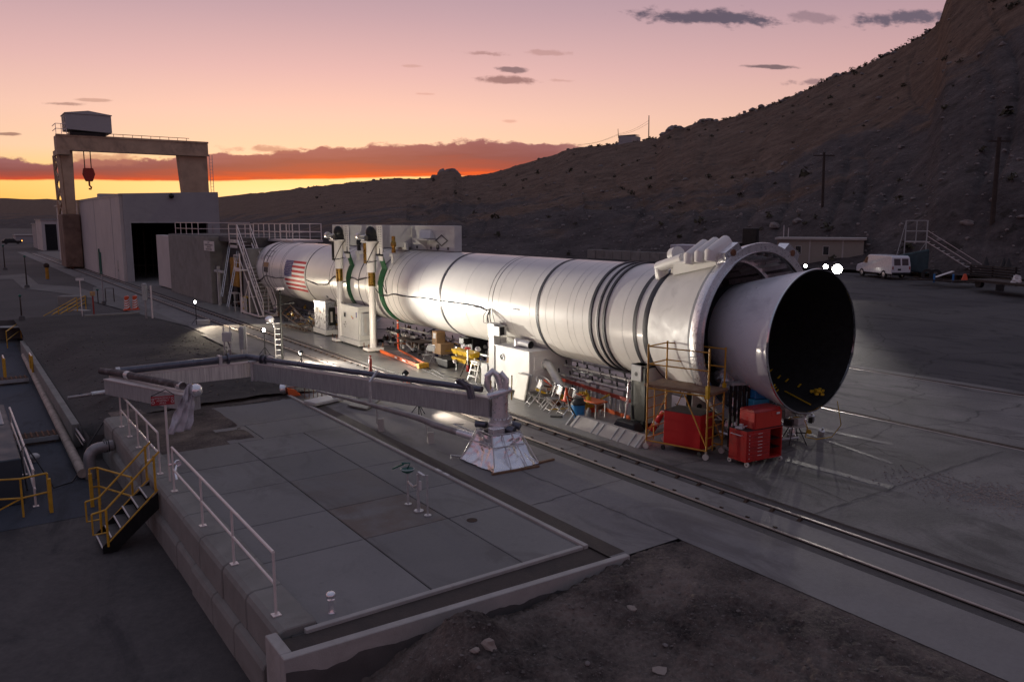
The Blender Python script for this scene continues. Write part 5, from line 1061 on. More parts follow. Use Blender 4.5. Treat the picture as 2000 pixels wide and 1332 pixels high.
# ---------------------------------------------------------------- yellow steps down from the pad
t = thing('yellow_steps', (3.2, 20.5, -1.3), 'short steel steps with black sides and yellow handrails, leading down off the pad wall', 'steps')
xt, xb_, zt2, zb2 = 3.62, 2.35, -.02, -1.28
for yy in (19.98, 20.98):
    b = MB(); b.prism([(xt, yy, zt2), (xb_, yy, zb2+.18), (xb_-.0, yy, zb2), (xb_+.28, yy, zb2), (xt, yy, zt2-.42)], .05, (0, 1, 0)); b.build('stringer', 'blackmetal', t)
b = MB()
for k in range(6): f = (k+.6)/6.2; b.box(xt-(xt-xb_)*f-.12, xt-(xt-xb_)*f+.12, 20.03, 20.98, zt2-(zt2-zb2)*f-.02, zt2-(zt2-zb2)*f+.01)
b.build('treads', 'concdark', t)
b = MB()
for k in range(6): f = (k+.6)/6.2; b.box(xt-(xt-xb_)*f-.14, xt-(xt-xb_)*f-.11, 20.03, 20.98, zt2-(zt2-zb2)*f-.02, zt2-(zt2-zb2)*f+.016)
b.build('tread_nosing', 'galv', t)
for yy in (19.98, 21.0):
    b = MB(); L = [(xt+.08, yy, zt2+.98), (xb_+.12, yy, zb2+1.05), (xb_-.18, yy, zb2+1.0)]; b.tube(L, .026, 8)
    b.tube([(xt-.05, yy, zt2), (xt-.05, yy, zt2+.9)], .028, 8); b.tube([(xb_+.12, yy, zb2+.15), (xb_+.12, yy, zb2+1.05)], .028, 8); b.tube([(xt, yy, zt2+.06), (xb_+.1, yy, zb2+.22)], .02, 8)
    b.tube([(xb_+.12, yy, zb2+.5), (xb_-.18, yy, zb2+.5), (xb_-.18, yy, zb2+1.0)], .022, 8); b.build('side_rail', 'yellow', t, smooth=True)
# yellow barriers at the lower level
def barrier(name, label, P, z0=-1.3, h=1.05, brace=False):
    t = thing(name, (P[0][0], P[0][1], z0), label, 'barrier', 'yellow barriers on the lower level')
    for i, p in enumerate(P): b = MB(); b.bar((p[0], p[1], z0), (p[0], p[1], z0+h), .05); b.build('post', 'yellow', t)
    for f in (1, .5): b = MB(); b.tube([(p[0], p[1], z0+h*f) for p in P], .026, 8); b.build('rail', 'yellow', t, smooth=True)
    if brace: b = MB(); b.bar((P[0][0], P[0][1], z0+.05), (P[1][0], P[1][1], z0+h*.5), .035); b.build('brace', 'yellow', t)
barrier('yellow_barrier', 'rusty yellow rail barrier at the left edge of the frame on the lower level', [(0.16, 24.21, -1.3)[:2], (1.01, 23.84, -1.3)[:2], (1.63, 24.0, -1.3)[:2]], brace=True)
barrier('yellow_barrier', 'yellow rail barrier between the bent pipe and the yellow steps', [(2.61, 23.74, -1.3)[:2], (2.81, 23.75, -1.3)[:2], (3.42, 22.3)])
for k, (u, v) in enumerate(((98, 1000), (183, 990))): 
    q = [(1.65, 23.8, -1.3), (2.61, 23.65, -1.3)][k]; b = MB(); b.rbox((q[0], q[1], -1.3), .09, .09, .95); o = b.build('gate_post', 'yellow', bev=.01); tag(o, ['square yellow gate post at the end of the left barrier', 'square yellow gate post at the left end of the barrier by the steps'][k], 'gate post', 'yellow gate posts')
# long pipe in the basin with its elbow
t = thing('basin_pipe', (2.8, 40, -1.3), 'long pale worn pipe running along the basin and bending up over the wall', 'pipe')
b = MB(); b.tube([(2.95, 52, -1.05), (2.85, 42, -1.05), (2.78, 34, -1.05), (2.72, 26.4, -1.10)], .14, 14); b.build('long_pipe', mat('pipe_pale', (.40, .33, .28), .7, .1, var=.3, sc=3, bump=.4, dirt=(.16, .13, .11), dsc=2.5, damt=.8), t, smooth=True)
b = MB(); L = [(3.62, 26.6, -.42)]+[(3.22-.28*math.sin(R(a)), 26.55-.05*math.sin(R(a)), -.70+.28*math.cos(R(a))) for a in (0, 22, 45, 67, 90)]+[(2.94, 26.5, -1.32)]; b.tube(L, .17, 16); b.build('elbow', 'pipeg', t, smooth=True)
for k in range(3): b = MB(); b.lathe((3.36+k*.06, 26.6, -.42), (1, 0, 0), [(0, .19), (.03, .19)], 18, caps=True); b.build('clamp_ring', 'blackrub', t)
# basin cross steps, railings
def bridge(label, y, x0, x1, z0=-1.29, w=.8):
    t = thing('grated_step', ((x0+x1)/2, y, z0), label, 'grated step', 'rusty grated crossings in the basin')
    b = MB(); b.box(x0, x1, y, y+w, z0+.22, z0+.26); b.build('deck', 'darkrust', t)
    for k in range(9): b = MB(); xx = x0+(x1-x0)*(k+.3)/9; b.box(xx, xx+.05, y, y+w, z0+.262, z0+.29); b.build('grate_bar', 'rust', t)
    b = MB(); b.box(x0, x1, y-.04, y-.01, z0+.1, z0+.26); b.build('edge_plate', 'steelpaint', t); b = MB(); b.box(x0, x0+.1, y, y+w, z0, z0+.22); b.box(x1-.1, x1, y, y+w, z0, z0+.22); b.build('support', 'concdark', t)
bridge('rusty grated step bridging the basin, the nearer one beside the blue grey tank', 31.6, 1.05, 2.6); bridge('rusty grated step bridging the basin, the farther one between two yellow posts', 44.2, .9, 2.6)
for k, (u, v) in enumerate(((8, 745), (64, 738))):
    q = [(1.71, 44.94, -1.3), (2.86, 45.05, -1.3)][k]; t = thing('rail_post', q, ['yellowed rail post at the left end of the farther grated step', 'yellowed rail post at the right end of the farther grated step'][k], 'post', 'posts at the farther grated step')
    b = MB(); b.tube([q, (q[0], q[1], -.1)], .05, 8); b.tube([(q[0], q[1]+1.2, -1.2), (q[0], q[1]+1.2, -.15)], .05, 8); b.build('upright', 'yellow', t); b = MB(); b.tube([(q[0], q[1], -.12), (q[0], q[1]+1.2, -.12)], .035, 8); b.build('cap_rail', 'railpaint', t)
b = MB(); b.tube([(3.02, 50, -.62), (3.0, 40, -.62), (3.05, 28.4, -.62)], .035, 8); b.tube([(2.98, 48, -.75), (3.02, 28.6, -.78)], .02, 6); o = b.build('conduit', 'pipeg', smooth=True); tag(o, 'thin conduit running along the basin wall above the pale pipe', 'conduit')
# leaning tank rails and tank
t = thing('tank', (0, 30, -1.3), 'dark blue grey tank with a corrugated sloping top at the left edge', 'tank')
q0, q1 = (1.43, 31.09, -1.3), (1.18, 23.95, -1.3)
b = MB(); b.box(-4, 1.12, 25.0, 33.0, -1.3, .0); b.build('tank_wall', mat('tank_paint', (.045, .06, .075), .55, .2, var=.15, sc=1, bump=.1), t, bev=.03)
b = MB(); n = 34; vs = []
for i in range(n+1):
    y = 29.6+4.0*i/n; zz = .02+.02*(i % 2); vs += [(-4, y, zz), (.92, y, zz)]
b.add(vs, [(2*i, 2*i+1, 2*i+3, 2*i+2) for i in range(n)]); b.build('corrugated_top', 'corr', t); b = MB(); b.box(.9, .96, 29.6, 33.6, -.25, .02); b.build('top_edge', 'corr', t)
t = handrail('inclined_rail', 'pale double rail along the side of the blue grey tank', [(1.3, 33.2, -1.3), (1.32, 28, -1.3), (1.35, 24.6, -1.3)], [(1.3, 33.4, -1.3), (1.35, 24.4, -1.3)], 'railpaint', 'pale rails beside the basin', .03)
t = handrail('inclined_rail', 'pale double rail at the far left edge beyond the corrugated top', [(.15, 46, -1.3), (.3, 40, -1.3), (.45, 35.2, -1.3)], [(.1, 47, -1.3), (.45, 35, -1.3)], 'railpaint', 'pale rails beside the basin', .03)
b = MB(); q = (1.69, 29.34, -1.3); b.ball((q[0], q[1], -1.12), .16, 14, 8, (1, 1, .7)); b.lathe((q[0], q[1], -1.3), (0, 0, 1), [(0, .07), (.16, .06)], 10, caps=True); o = b.build('vent_cap', 'signw', smooth=True); tag(o, 'small pale domed vent cap on the basin floor', 'vent cap')
b = MB(); b.tube([(1.25, 25.9, -1.2), (1.2, 26.8, -.3), (1.35, 27.1, -.15), (1.6, 26.6, -.6), (1.9, 25.8, -1.22), (2.4, 26.2, -1.25), (2.85, 27.2, -1.1), (3.1, 27.8, -.6), (3.7, 28.5, -.02), (4.3, 28.6, .05)], .022, 8); o = b.build('black_hose', 'blackrub', smooth=True); tag(o, 'black hose looping across the basin from the tank to the bank', 'hose')
# ---------------------------------------------------------------- far left: yellow stairs, slab, posts
t = thing('yard_stairs', (3.5, 58, -1.3), 'yellow railed stairs with pale treads climbing out of the far end of the basin', 'stairs')
A0 = Vector((7.56, 65.47, 0.0)); B0 = Vector((4.99, 63.85, -1.2))
b = MB()
for k in range(7): p = A0.lerp(B0, k/6.5); b.rbox((p.x, p.y, p.z-.10), .55, 1.3, .12, .5)
b.build('treads', 'conclight', t)
for off in (-.7, .7):
    n = Vector((.5, .87, 0))*off; b = MB()
    for h_ in (.5, .75, 1.0): b.tube([A0+n+Vector((0, 0, h_)), B0+n+Vector((0, 0, h_))], .028, 6)
    for k in (0, .5, 1): p = A0.lerp(B0, k)+n; b.tube([p, p+Vector((0, 0, 1))], .035, 6)
    b.build('side_rail', 'yellow', t)
handrail('yellow_walkway_rail', 'low yellow rail along the walkway at the far end of the basin', [(4.94, 63.26, -1.2), (4.02, 62.37, -1.2), (3.42, 61.32, -1.2), (2.4, 56.77, -1.2)], [(4.94, 63.26, -1.2), (3.42, 61.32, -1.2), (2.38, 56.3, -1.2)], 'yellow', None, .03, plates=False)
b = MB(); b.add([(2.27, 61.05, -0.4), (3.58, 60.14, -0.4), (4.46, 66.59, -0.35), (6.08, 67.3, -0.3), (6.25, 69.71, -0.3), (4.34, 70.31, -0.35), (3.31, 64.25, -0.4), (2.45, 64.86, -0.4)], [tuple(range(8))]); o = b.build('low_kerb_slab', 'conclight', org=(0, 0, 0)); tag(o, kind='structure')
b = MB(); q = (7.14, 60.74, 0.0); r_ = (10.54, 60.58, 0.0); b.bar((q[0], q[1], .05), (r_[0], r_[1], .05), .35, .16); o = b.build('low_kerb', 'conc', bev=.02); tag(o, 'low concrete kerb between the yard stairs and the grey switch box', 'kerb')
PO = [
 ('lamp_post', 'thin dark lamp post standing on the gravel path', (5.94, 91.15, 0.0), 3.05, .05, 'wood', 'slim posts across the gravel yard'),
 ('lamp_post', 'thin dark post at the far left beyond the gravel path', (5.93, 127.08, -0.0), 3.2, .06, 'wood', 'slim posts across the gravel yard'),
 ('lamp_post', 'thin dark post rising by the far end of the basin', (3.53, 61.18, 0.0), 1.6, .04, 'wood', 'slim posts across the gravel yard'),
 ('lamp_post', 'thin post with a small green cap near the corner of the test building', (9.52, 68.98, 0.0), 2.45, .035, 'pipeg', 'slim posts across the gravel yard')]
for nm, lb, q, h_, r, mt_, gp in PO:
    t = thing(nm, q, lb, 'post', gp); b = MB(); b.tube([q, (q[0], q[1], q[2]+h_)], [r*1.4, r*.8], 8); b.build('shaft', mt_, t)
    b = MB(); b.lathe(q, (0, 0, 1), [(0, r*5), (.25, r*4), (.3, r)], 10, caps=True); b.build('footing', 'concdark', t)
    b = MB(); b.ball((q[0], q[1], q[2]+h_), r*2.4, 8, 6); b.build('cap', 'eyegreen', t)
q = (7.07, 61.15, 0.0); t = thing('small_sign', q, 'small blank pale sign on a thin white post beside the yard stairs', 'sign'); b = MB(); b.tube([q, (q[0], q[1], q[2]+2.45)], .03, 8); b.build('post', 'railpaint', t); b = MB(); b.bar((q[0]-.22, q[1]+.15, q[2]+2.52), (q[0]+.22, q[1]-.15, q[2]+2.52), .02, .17); b.build('panel', 'signw', t)
q = (7.81, 61.36, 0.0); t = thing('call_point', q, 'red post with a small brown box on top, between the small sign and the drums', 'call point'); b = MB(); b.tube([q, (q[0], q[1], 1.4)], .05, 8); b.build('post', 'redpost', t); b = MB(); b.rbox((q[0], q[1], 1.35), .30, .22, .3); b.build('box', 'card', t)
q = (9.98, 71.11, 0.0); t = thing('goalpost', q, 'dark goalpost shaped pipe frame on the gravel near the crossing', 'frame'); b = MB(); b.tube([q, (q[0], q[1], 1.1), (q[0]+.55, q[1]-.35, 1.1), (q[0]+.55, q[1]-.35, 0)], .035, 8); b.build('tube', 'darkrust', t)
q = (9.34, 70.55, 0.0); t = thing('hydrant_post', q, 'short dark post with a green top beside the pipe frame', 'post'); b = MB(); b.tube([q, (q[0], q[1], 1.0)], .035, 8); b.build('tube', 'darkrust', t); b = MB(); b.rbox((q[0], q[1], 1.0), .2, .15, .12); b.build('head', 'eyegreen', t)
q = (6.92, 70.33, 0.0); t = thing('concrete_stub', q, 'squat weathered concrete block half sunk in the gravel yard', 'concrete block'); b = MB(); b.rbox((q[0]+.6, q[1], -.05), 1.9, .8, .75, -.6); b.build('block', 'conc', t, bev=.05)
q = (8.81, 103.78, 0.0); t = thing('bollard', q, 'short yellowish bollard beside the track near the crane leg', 'bollard'); b = MB(); b.tube([q, (q[0], q[1], 1.5)], .18, 10); b.build('post', 'scaff', t); b = MB(); b.ball((q[0], q[1], 1.5), .3, 8, 6); b.build('cap', 'darkrust', t)
# traffic drums
def drum(q, label):
    t = thing('traffic_drum', q, label, 'traffic drum', 'striped traffic drums by the track'); prof = [(0, .30), (.05, .30), (.1, .21), (1.0, .16), (1.05, .05)]
    b = MB(); b.lathe(q, (0, 0, 1), prof, 20, caps=True); b.build('body', 'orangepl', t, smooth=True)
    for k in range(4):
        b = MB(); z0 = .30+k*.17; vs = []
        for i in range(25): an = 2*PI*i/24; r = .222-.055*(z0/1.0)+.004; dz = .17*math.sin(an*1.0+.6); vs += [(q[0]+r*math.cos(an), q[1]+r*math.sin(an), q[2]+z0+dz), (q[0]+(r-.004)*math.cos(an), q[1]+(r-.004)*math.sin(an), q[2]+z0+dz+.09)]
        b.add(vs, [(2*i, 2*i+1, 2*i+3, 2*i+2) for i in range(24)]); b.build('stripe', 'flagw', t, smooth=True)
drum((10.29, 63.56, 0.0), 'orange and white striped drum, left of the pair by the track'); drum((10.84, 63.58, 0.0), 'orange and white striped drum, right of the pair by the track')
q = (10.41, 57.38, 0.0); t = thing('switch_box', q, 'tall grey switch box on a leg beside a pale pipe, near the striped drums', 'switch box')
b = MB(); b.tube([q, (q[0], q[1], 1.5)], .05, 8); b.build('leg', 'pipeg', t); b = MB(); b.rbox((q[0], q[1], 1.2), .30, .22, 1.05, -.5); b.lathe((q[0], q[1], 2.25), (0, 0, 1), [(0, .16), (.1, .12)], 10, caps=True); b.build('enclosure', 'steelpaint', t, bev=.02)
b = MB(); b.tube([(q[0]+.35, q[1]-.2, 0), (q[0]+.35, q[1]-.2, 2.2)], .055, 8); b.build('pipe', 'railpaint', t)
# control boxes on posts beside the track
q = (10.16, 37.29, 0.0); t = thing('control_box', q, 'grey junction boxes on paired strut posts in front of the boom pipe', 'control box')
b = MB()
for dx, dy in ((-.14, .1), (.1, -.07), (.55, -.15), (.75, -.3)): b.bar((q[0]+dx, q[1]+dy, 0), (q[0]+dx, q[1]+dy, 1.62), .055)
b.build('strut_post', 'galv', t)
b = MB(); b.rbox((q[0]-.03, q[1]-.05, .95), .42, .2, .42, -.6); b.build('junction_box', 'offwhite', t, bev=.01); b = MB(); b.rbox((q[0]+.62, q[1]-.2, .55), .22, .35, 1.02, -.6); b.build('tall_box', 'steelpaint', t, bev=.01)
b = MB(); b.tube([(q[0], q[1], .95), (q[0]+.1, q[1]-.02, .6), (q[0], q[1], .1)], .03, 6); b.rbox((q[0]+.05, q[1]-.1, .35), .14, .1, .22, -.6); b.build('conduit', 'pipeg', t)
q = (12.29, 36.13, 0.0); t = thing('lamp_mast', q, 'thin dark mast with a crossbar and a foil wrapped head, standing before the control cabinets', 'mast')
b = MB(); b.tube([(q[0], q[1], 0), (q[0], q[1], 3.35)], .055, 8); b.tube([(q[0]-.35, q[1]+.25, 2.55), (q[0]+.55, q[1]-.3, 2.7)], .03, 6); b.build('mast_pole', 'blackmetal', t)
b = MB(); 
for k in range(7): b.bar((q[0]-.28, q[1]+.1, .25+k*.25), (q[0], q[1], .25+k*.25), .02)
b.tube([(q[0]-.28, q[1]+.1, 0), (q[0]-.28, q[1]+.1, 1.6), (q[0]-.34, q[1]+.16, 1.9)], .022, 6); b.build('side_bars', 'galv', t)
b = MB(); b.ball((q[0]-.45, q[1]+.25, 1.92), .2, 10, 8, (1.1, .8, .9)); b.build('wrapped_head', 'foilwrap', t, smooth=True); b = MB(); b.rbox((q[0], q[1], 3.3), .35, .2, .1); b.build('top_fitting', 'foil', t)
# ---------------------------------------------------------------- pad furniture
t = thing('eyewash_station', (8.1, 15.3, 0), 'galvanised emergency eyewash station with a dark green bowl, standing on the pad', 'eyewash station')
b = MB(); b.tube([(8.11, 15.69, 0), (8.11, 15.69, .78)], .025, 10); b.tube([(8.1, 15.17, 0), (8.1, 15.17, .86)], .036, 10); b.tube([(8.11, 15.69, .55), (8.1, 15.4, .50), (8.1, 15.17, .62)], .025, 8); b.build('pipe', 'galv', t, smooth=True)
b = MB(); b.lathe((8.11, 15.69, .74), (0, 0, 1), [(0, .04), (.05, .13), (.09, .155), (.10, .15), (.07, .11), (.06, .02)], 24); b.build('bowl', 'eyegreen', t, smooth=True)
b = MB(); b.lathe((8.11, 15.69, .838), (0, 0, 1), [(0, .148), (.008, .158), (.015, .15)], 24); b.build('bowl_rim', 'galv', t)
b = MB(); b.tube([(8.11, 15.69, .85), (8.13, 15.6, 1.0), (8.0, 15.75, .98)], .02, 6); b.bar((7.86, 15.92, .84), (8.05, 15.72, .97), .09, .03); b.build('spray_head', 'eyegreen', t)
b = MB(); b.bar((8.1, 15.17, .9), (8.13, 14.95, .86), .06, .05); b.build('valve', 'galv', t); b = MB(); b.rbox((8.12, 15.14, .5), .05, .08, .2); b.build('tag', 'signw', t)
for x, y, r in ((8.11, 15.69, .08), (8.1, 15.17, .11), (8.13, 14.81, .08)): b = MB(); b.lathe((x, y, .003), (0, 0, 1), [(0, r), (.02, r)], 18, caps=True); b.build('base_flange', 'galv', t)
b = MB(); b.tube([(8.13, 14.81, 0), (8.13, 14.81, .93)], .02, 8); b.build('marker_post', 'galv', t, smooth=True)
b = MB(); b.lathe((8.78, 14.02, .006), (0, 0, 1), [(0, .12), (.004, .12)], 24, caps=True); o = b.build('floor_drain', 'darkrust'); tag(o, 'small dark round drain cover in the pad', 'drain cover')
t = thing('wrapped_valve', (4.68, 11.88, 0), 'small foil wrapped valve standing alone on the near corner of the pad', 'valve')
b = MB(); b.lathe((4.68, 11.88, 0), (0, 0, 1), [(0, .07), (.03, .055), (.20, .05), (.22, .06)], 12, caps=True); b.build('stem', 'foilwrap', t, smooth=True); b = MB(); b.ball((4.68, 11.88, .30), .085, 12, 8, (1.05, 1.05, .8)); b.build('wrapped_top', 'foilwrap', t, smooth=True)
b = MB()
for dy in (0, .42): b.rbox((9.875, 17.4-dy, .047), .09, .24, .004)
o = b.build('kerb_plate', 'signw'); tag(o, 'pair of small white plates fixed to the pad kerb', 'plate')
# things on the pad's far right corner, below the long arm
q = (10.15, 27.0, 0); t = thing('wire_cart', q, 'low pale wire cart in the shadow of the long boom arm', 'cart')
b = MB(); b.rbox((10.5, 26.6, .05), 1.3, .7, .12, .3); b.build('tray', 'offwhite', t, bev=.02)
b = MB()
for k in range(6): b.bar((9.95+k*.16, 27.05-.0*k, .15), (9.95+k*.16, 27.05, .62), .025)
b.bar((9.9, 27.05, .62), (10.8, 27.05, .62), .03); b.build('cart_rail', 'rust', t); b = MB(); b.rbox((10.85, 26.55, .1), .12, .12, .4); b.build('knob', 'conclight', t)
q = (11.5, 26.0, 0); t = thing('cover_slab', q, 'thin grey slab cover propped beside the long boom arm', 'slab'); b = MB(); b.hexa([(10.9, 25.5, .05), (11.2, 24.6, .04), (12.3, 25.6, .1), (12.0, 26.4, .12)], [(10.9, 25.5, .10), (11.2, 24.6, .09), (12.3, 25.6, .15), (12.0, 26.4, .17)]); b.build('slab', 'conc', t); b = MB(); b.ball((11.7, 26.2, .22), .16, 10, 6, (1.3, 1, .8)); b.build('dome', 'offwhite', t)
q = (9.65, 28.77, 0.0); t = thing('work_lamp', q, 'foil wrapped round lamp head with an orange cover at the foot of the long arm', 'lamp')
b = MB(); b.lathe((q[0], q[1], .22), (.8, -.5, .1), [(0, .08), (.03, .2), (.22, .19), (.24, .1)], 16, caps=True); b.build('wrapped_head', 'foilwrap', t, smooth=True); b = MB(); b.hexa([(q[0]+.2, q[1]-.35, .0), (q[0]+.6, q[1]-.5, 0), (q[0]+.7, q[1]-.2, 0), (q[0]+.25, q[1]-.05, 0)], [(q[0]+.15, q[1]-.3, .3), (q[0]+.45, q[1]-.42, .22), (q[0]+.45, q[1]-.2, .22), (q[0]+.2, q[1]-.08, .3)]); b.build('orange_cover', 'orange', t); b = MB(); b.tube([(q[0]+.2, q[1]-.1, .3), (q[0]+.9, q[1]-.3, .34)], .05, 8); b.build('snout', 'pipeg', t)

# ---------------------------------------------------------------- work lights (the photograph shows them lit, or the pools they throw)
def work_light(loc, lampz, target, label, power, size, box=False, rad=.10, head='blackmetal', stand='blackmetal', name='work_light', bw=.115, col=(1, .84, .62), glow=True):
    x, y, z = loc; t = thing(name, loc, label, 'work light', 'portable work lights around the bay')
    b = MB(); b.tube([(x, y, z), (x, y, lampz-.08)], .022, 8); b.build('stand', stand, t)
    for k in range(3): a = 2*PI*k/3+.4; b = MB(); b.tube([(x, y, z+.42), (x+.32*math.cos(a), y+.32*math.sin(a), z)], .014, 6); b.build('leg', stand, t)
    c = Vector((x, y, lampz)); d = (Vector(target)-c).normalized()
    b = MB(); b.lathe(c-d*.16, d, [(0, .03), (.0, .10), (.14, bw), (.16, bw), (.16, bw-.02), (.10, bw-.03)], 16); b.build('lamp_head', head, t, smooth=True)
    if glow: b = MB(); b.lathe(c, d, [(-.03, bw-.03), (-.025, 0.002)], 16); b.build('lamp_face', 'lamp', t)
    lamp_spot('lamp_light', t, c+d*.02, target, power, size, 1.0 if power > 9000 else .6, rad, col); return t
x, y, z = (12.34, 52.1, -0.0); t = work_light((x, y, 0), 1.42, (15.0, 45.0, .4), 'small tripod work light shining beside the track, with a case at its foot', 1700, 92)
b = MB(); b.rbox((x+.35, y-.35, 0), .75, .35, .28, -.5); b.build('case', 'steelpaint', t, bev=.02); b = MB(); b.rbox((x+.3, y-.33, .29), .7, .3, .03, -.5); b.build('case_lid', 'offwhite', t)
work_light((12.05, 37.9, 0), 1.25, (18.4, 18.0, 3.0), 'tripod work light facing the booster from beside the grey junction boxes', 14500, 66, rad=.07, col=(1, .92, .80))
work_light((12.3, 33.7, 0), .70, (19, 42.0, 2.4), 'low work light hidden behind the long boom arm, lighting rails and the middle booster', 1350, 125, col=(1, .86, .68))
t = work_light((14.05, 27.1, .0), .66, (19.4, 28.6, 3.4), 'black can light on an orange stand beside the rails, pointing right', 130, 110, stand='orange', glow=True)
work_light((12.35, 23.0, 0), .60, (18.6, 19.0, 2.2), 'low work light behind the right end of the long boom arm, lighting the white box', 560, 140, col=(1, .87, .70))
# far floodlights
def flood(loc, lz, target, label, power, n=2, s=.42, size=45):
    x, y, z = loc; t = thing('floodlight', loc, label, 'floodlight', 'lit floodlights across the yard'); c = Vector((x, y, lz)); d = (Vector(target)-c); d.z = 0; d.normalize(); sdx = Vector((-d.y, d.x, 0))
    b = MB(); b.tube([(x, y, z), (x, y, lz)], .05, 8); b.build('mast', 'blackmetal', t); b = MB()
    for k in range(4): a = PI/4+PI/2*k; b.bar((x, y, z+.3), (x+.8*math.cos(a), y+.8*math.sin(a), z), .06)
    b.build('leg', 'blackmetal', t); b = MB(); b.lathe(c-d*.08, d, [(0, s*.7), (.08, s), (.1, s)], 20, caps=True); b.build('lamp_head', 'blackmetal', t)
    b = MB(); b.lathe(c+d*.03, d, [(0, s*.92), (.005, .002)], 20); b.build('lamp_face', 'lamp', t); lamp_spot('lamp_light', t, c+d*.06, target, power, size, .8, .25)
flood((54.5, 35.1, .7), 2.87, (21.5, 14, 1.6), 'brightest floodlight, seen just over the rim of the nozzle', 12000, s=.38, size=20)
flood((67.2, 44.5, 1.13), 2.22, (24, 18, 2.0), 'middle floodlight of the three beyond the nozzle', 4000, s=.22, size=20)
flood((70.0, 48.6, 1.22), 2.0, (22, 20, 2.0), 'leftmost and smallest floodlight of the three beyond the nozzle', 3000, s=.17, size=20)
# ---------------------------------------------------------------- control cabinets
def cabinet(x0, x1, y0, y1, h, label, mt, hatch):
    t = thing('control_cabinet', ((x0+x1)/2, (y0+y1)/2, 0), label, 'control cabinet', 'control cabinets under the booster')
    b = MB(); b.box(x0-.06, x1+.1, y0-.12, y1+.12, .08, .36); b.build('plinth', 'offwhite', t, bev=.015)
    b = MB(); b.box(x0, x1, y0, y1, .36, h); b.build('body', mt, t, bev=.02)
    b = MB(); b.box(x0-.02, x1+.02, y0-.03, y1+.03, h, h+.06); b.build('top_cap', mt, t)
    b = MB(); b.box(x0+.12, x1-.05, y0-.22, y0-.002, .62, h-.25); b.build('side_unit', 'steelpaint' if mt == 'offwhite' else 'blackmetal', t, bev=.01)
    b = MB(); b.box(x0+.2, x0+.32, y0-.23, y0-.22, .8, h-.45); b.build('side_label', 'conclight', t)
    b = MB(); yy = y1-.32; b.box(x0-.012, x0-.002, yy-.3, yy, h-.62, h-.3); b.build('screen_frame', 'steelpaint', t); b = MB(); b.box(x0-.016, x0-.012, yy-.26, yy-.05, h-.57, h-.36); b.build('screen', 'glass' if mt == 'offwhite' else 'signw', t)
    rnd = random.Random(int(h*100)); b = MB()
    for k in range(6): b.lathe((x0-.014, yy-rnd.uniform(.0, .35), .85+rnd.uniform(0, .35)), (1, 0, 0), [(0, .03), (.012, .03)], 8, caps=True)
    b.build('knob', 'blackmetal', t); b = MB(); b.lathe((x0-.018, y0+.85, h-.5), (1, 0, 0), [(0, .05), (.015, .05)], 10, caps=True); b.build('yellow_button', 'yellowpl', t); b = MB(); b.lathe((x0-.018, y0+.72, h-.56), (1, 0, 0), [(0, .05), (.015, .05)], 10, caps=True); b.build('red_button', 'red', t)
    b = MB(); b.box(x0-.006, x0-.002, y0+.22, y0+.34, h-.5, h-.22); b.build('blue_tag', 'flagb', t)
    b = MB(); b.box(x0-.004, x0-.001, (y0+y1)/2-.012 if mt != 'offwhite' else y0+.04, (y0+y1)/2+.012 if mt != 'offwhite' else y0+.06, .4, h-.05); b.build('door_seam', 'blackmetal', t)
    for xx in (x0, x1):
        for yy in (y0, y1): b = MB(); b.lathe((xx, yy, 0), (0, 0, 1), [(0, .04), (.08, .03)], 8, caps=True); b.build('foot', 'blackmetal', t)
cabinet(17.0, 17.55, 42.45, 44.15, 1.86, 'grey metal control cabinet on a white plinth, the farther of the two', mat('cabinet_grey', (.45, .46, .50), .3, .6, var=.08, bump=.1, bsc=4), 0)
cabinet(16.80, 17.45, 37.55, 39.75, 2.02, 'white control cabinet with a small screen and buttons, between the lifting columns', 'offwhite', 1)
# gold and black clutter and pipework lying below the belly of the booster
def manifold(label, x, y0, y1, z0, step, name='pipe_manifold', mt='galv', seed=1, zs=(.0, .28)):
    rnd = random.Random(seed); t = thing(name, (x, (y0+y1)/2, 0), label, 'pipe manifold', 'pipe manifolds under the booster')
    for k, (dx, dz, r) in enumerate(((0, z0, .06), (.35, z0+zs[1], .045), (.7, z0-.12, .05))): b = MB(); b.tube([(x+dx, y0+rnd.uniform(0, .8), dz), (x+dx, y1-rnd.uniform(0, .8), dz)], r, 10); b.build('pipe', mt, t, smooth=True)
    n = int((y1-y0)/step)
    for k in range(n):
        yy = y0+step*(k+.5)+rnd.uniform(-.1, .1)
        for dx, dz in ((0, z0), (.35, z0+zs[1])): c = MB(); c.tube([(x+dx, yy, dz-.05), (x+dx-.04, yy+.02, dz+.22)], .03, 6); c.build('valve_handle', 'blackmetal', t); b = MB(); b.lathe((x+dx, yy-.06, dz), (0, 1, 0), [(0, .085), (.05, .085)], 10, caps=True); b.build('coupling', mt, t, smooth=True)
        s_ = MB()
        if k % 2 == 0: s_.bar((x, yy+.3, 0), (x, yy+.3, z0), .06); s_.bar((x+.7, yy+.3, 0), (x+.7, yy+.3, z0), .06); s_.bar((x, yy+.3, z0-.08), (x+.7, yy+.3, z0-.08), .05); s_.build('stand_frame', 'steelpaint', t)
    return t
manifold('long galvanised pipe manifold with black valve handles under the aft half of the booster', 18.25, 17.6, 27.0, .78, .62, seed=3)
manifold('galvanised pipe manifold on the floor beyond the folding table, under the middle of the booster', 19.0, 26.5, 39.5, .55, .7, seed=5)
manifold('dark pipe manifold under the forward end of the booster', 18.2, 41.0, 52.0, .45, .8, mt='pipe', seed=6)
manifold('second galvanised pipe manifold on the far side under the aft half of the booster', 20.2, 17.5, 30.0, .5, .8, seed=8)
rnd = random.Random(33)
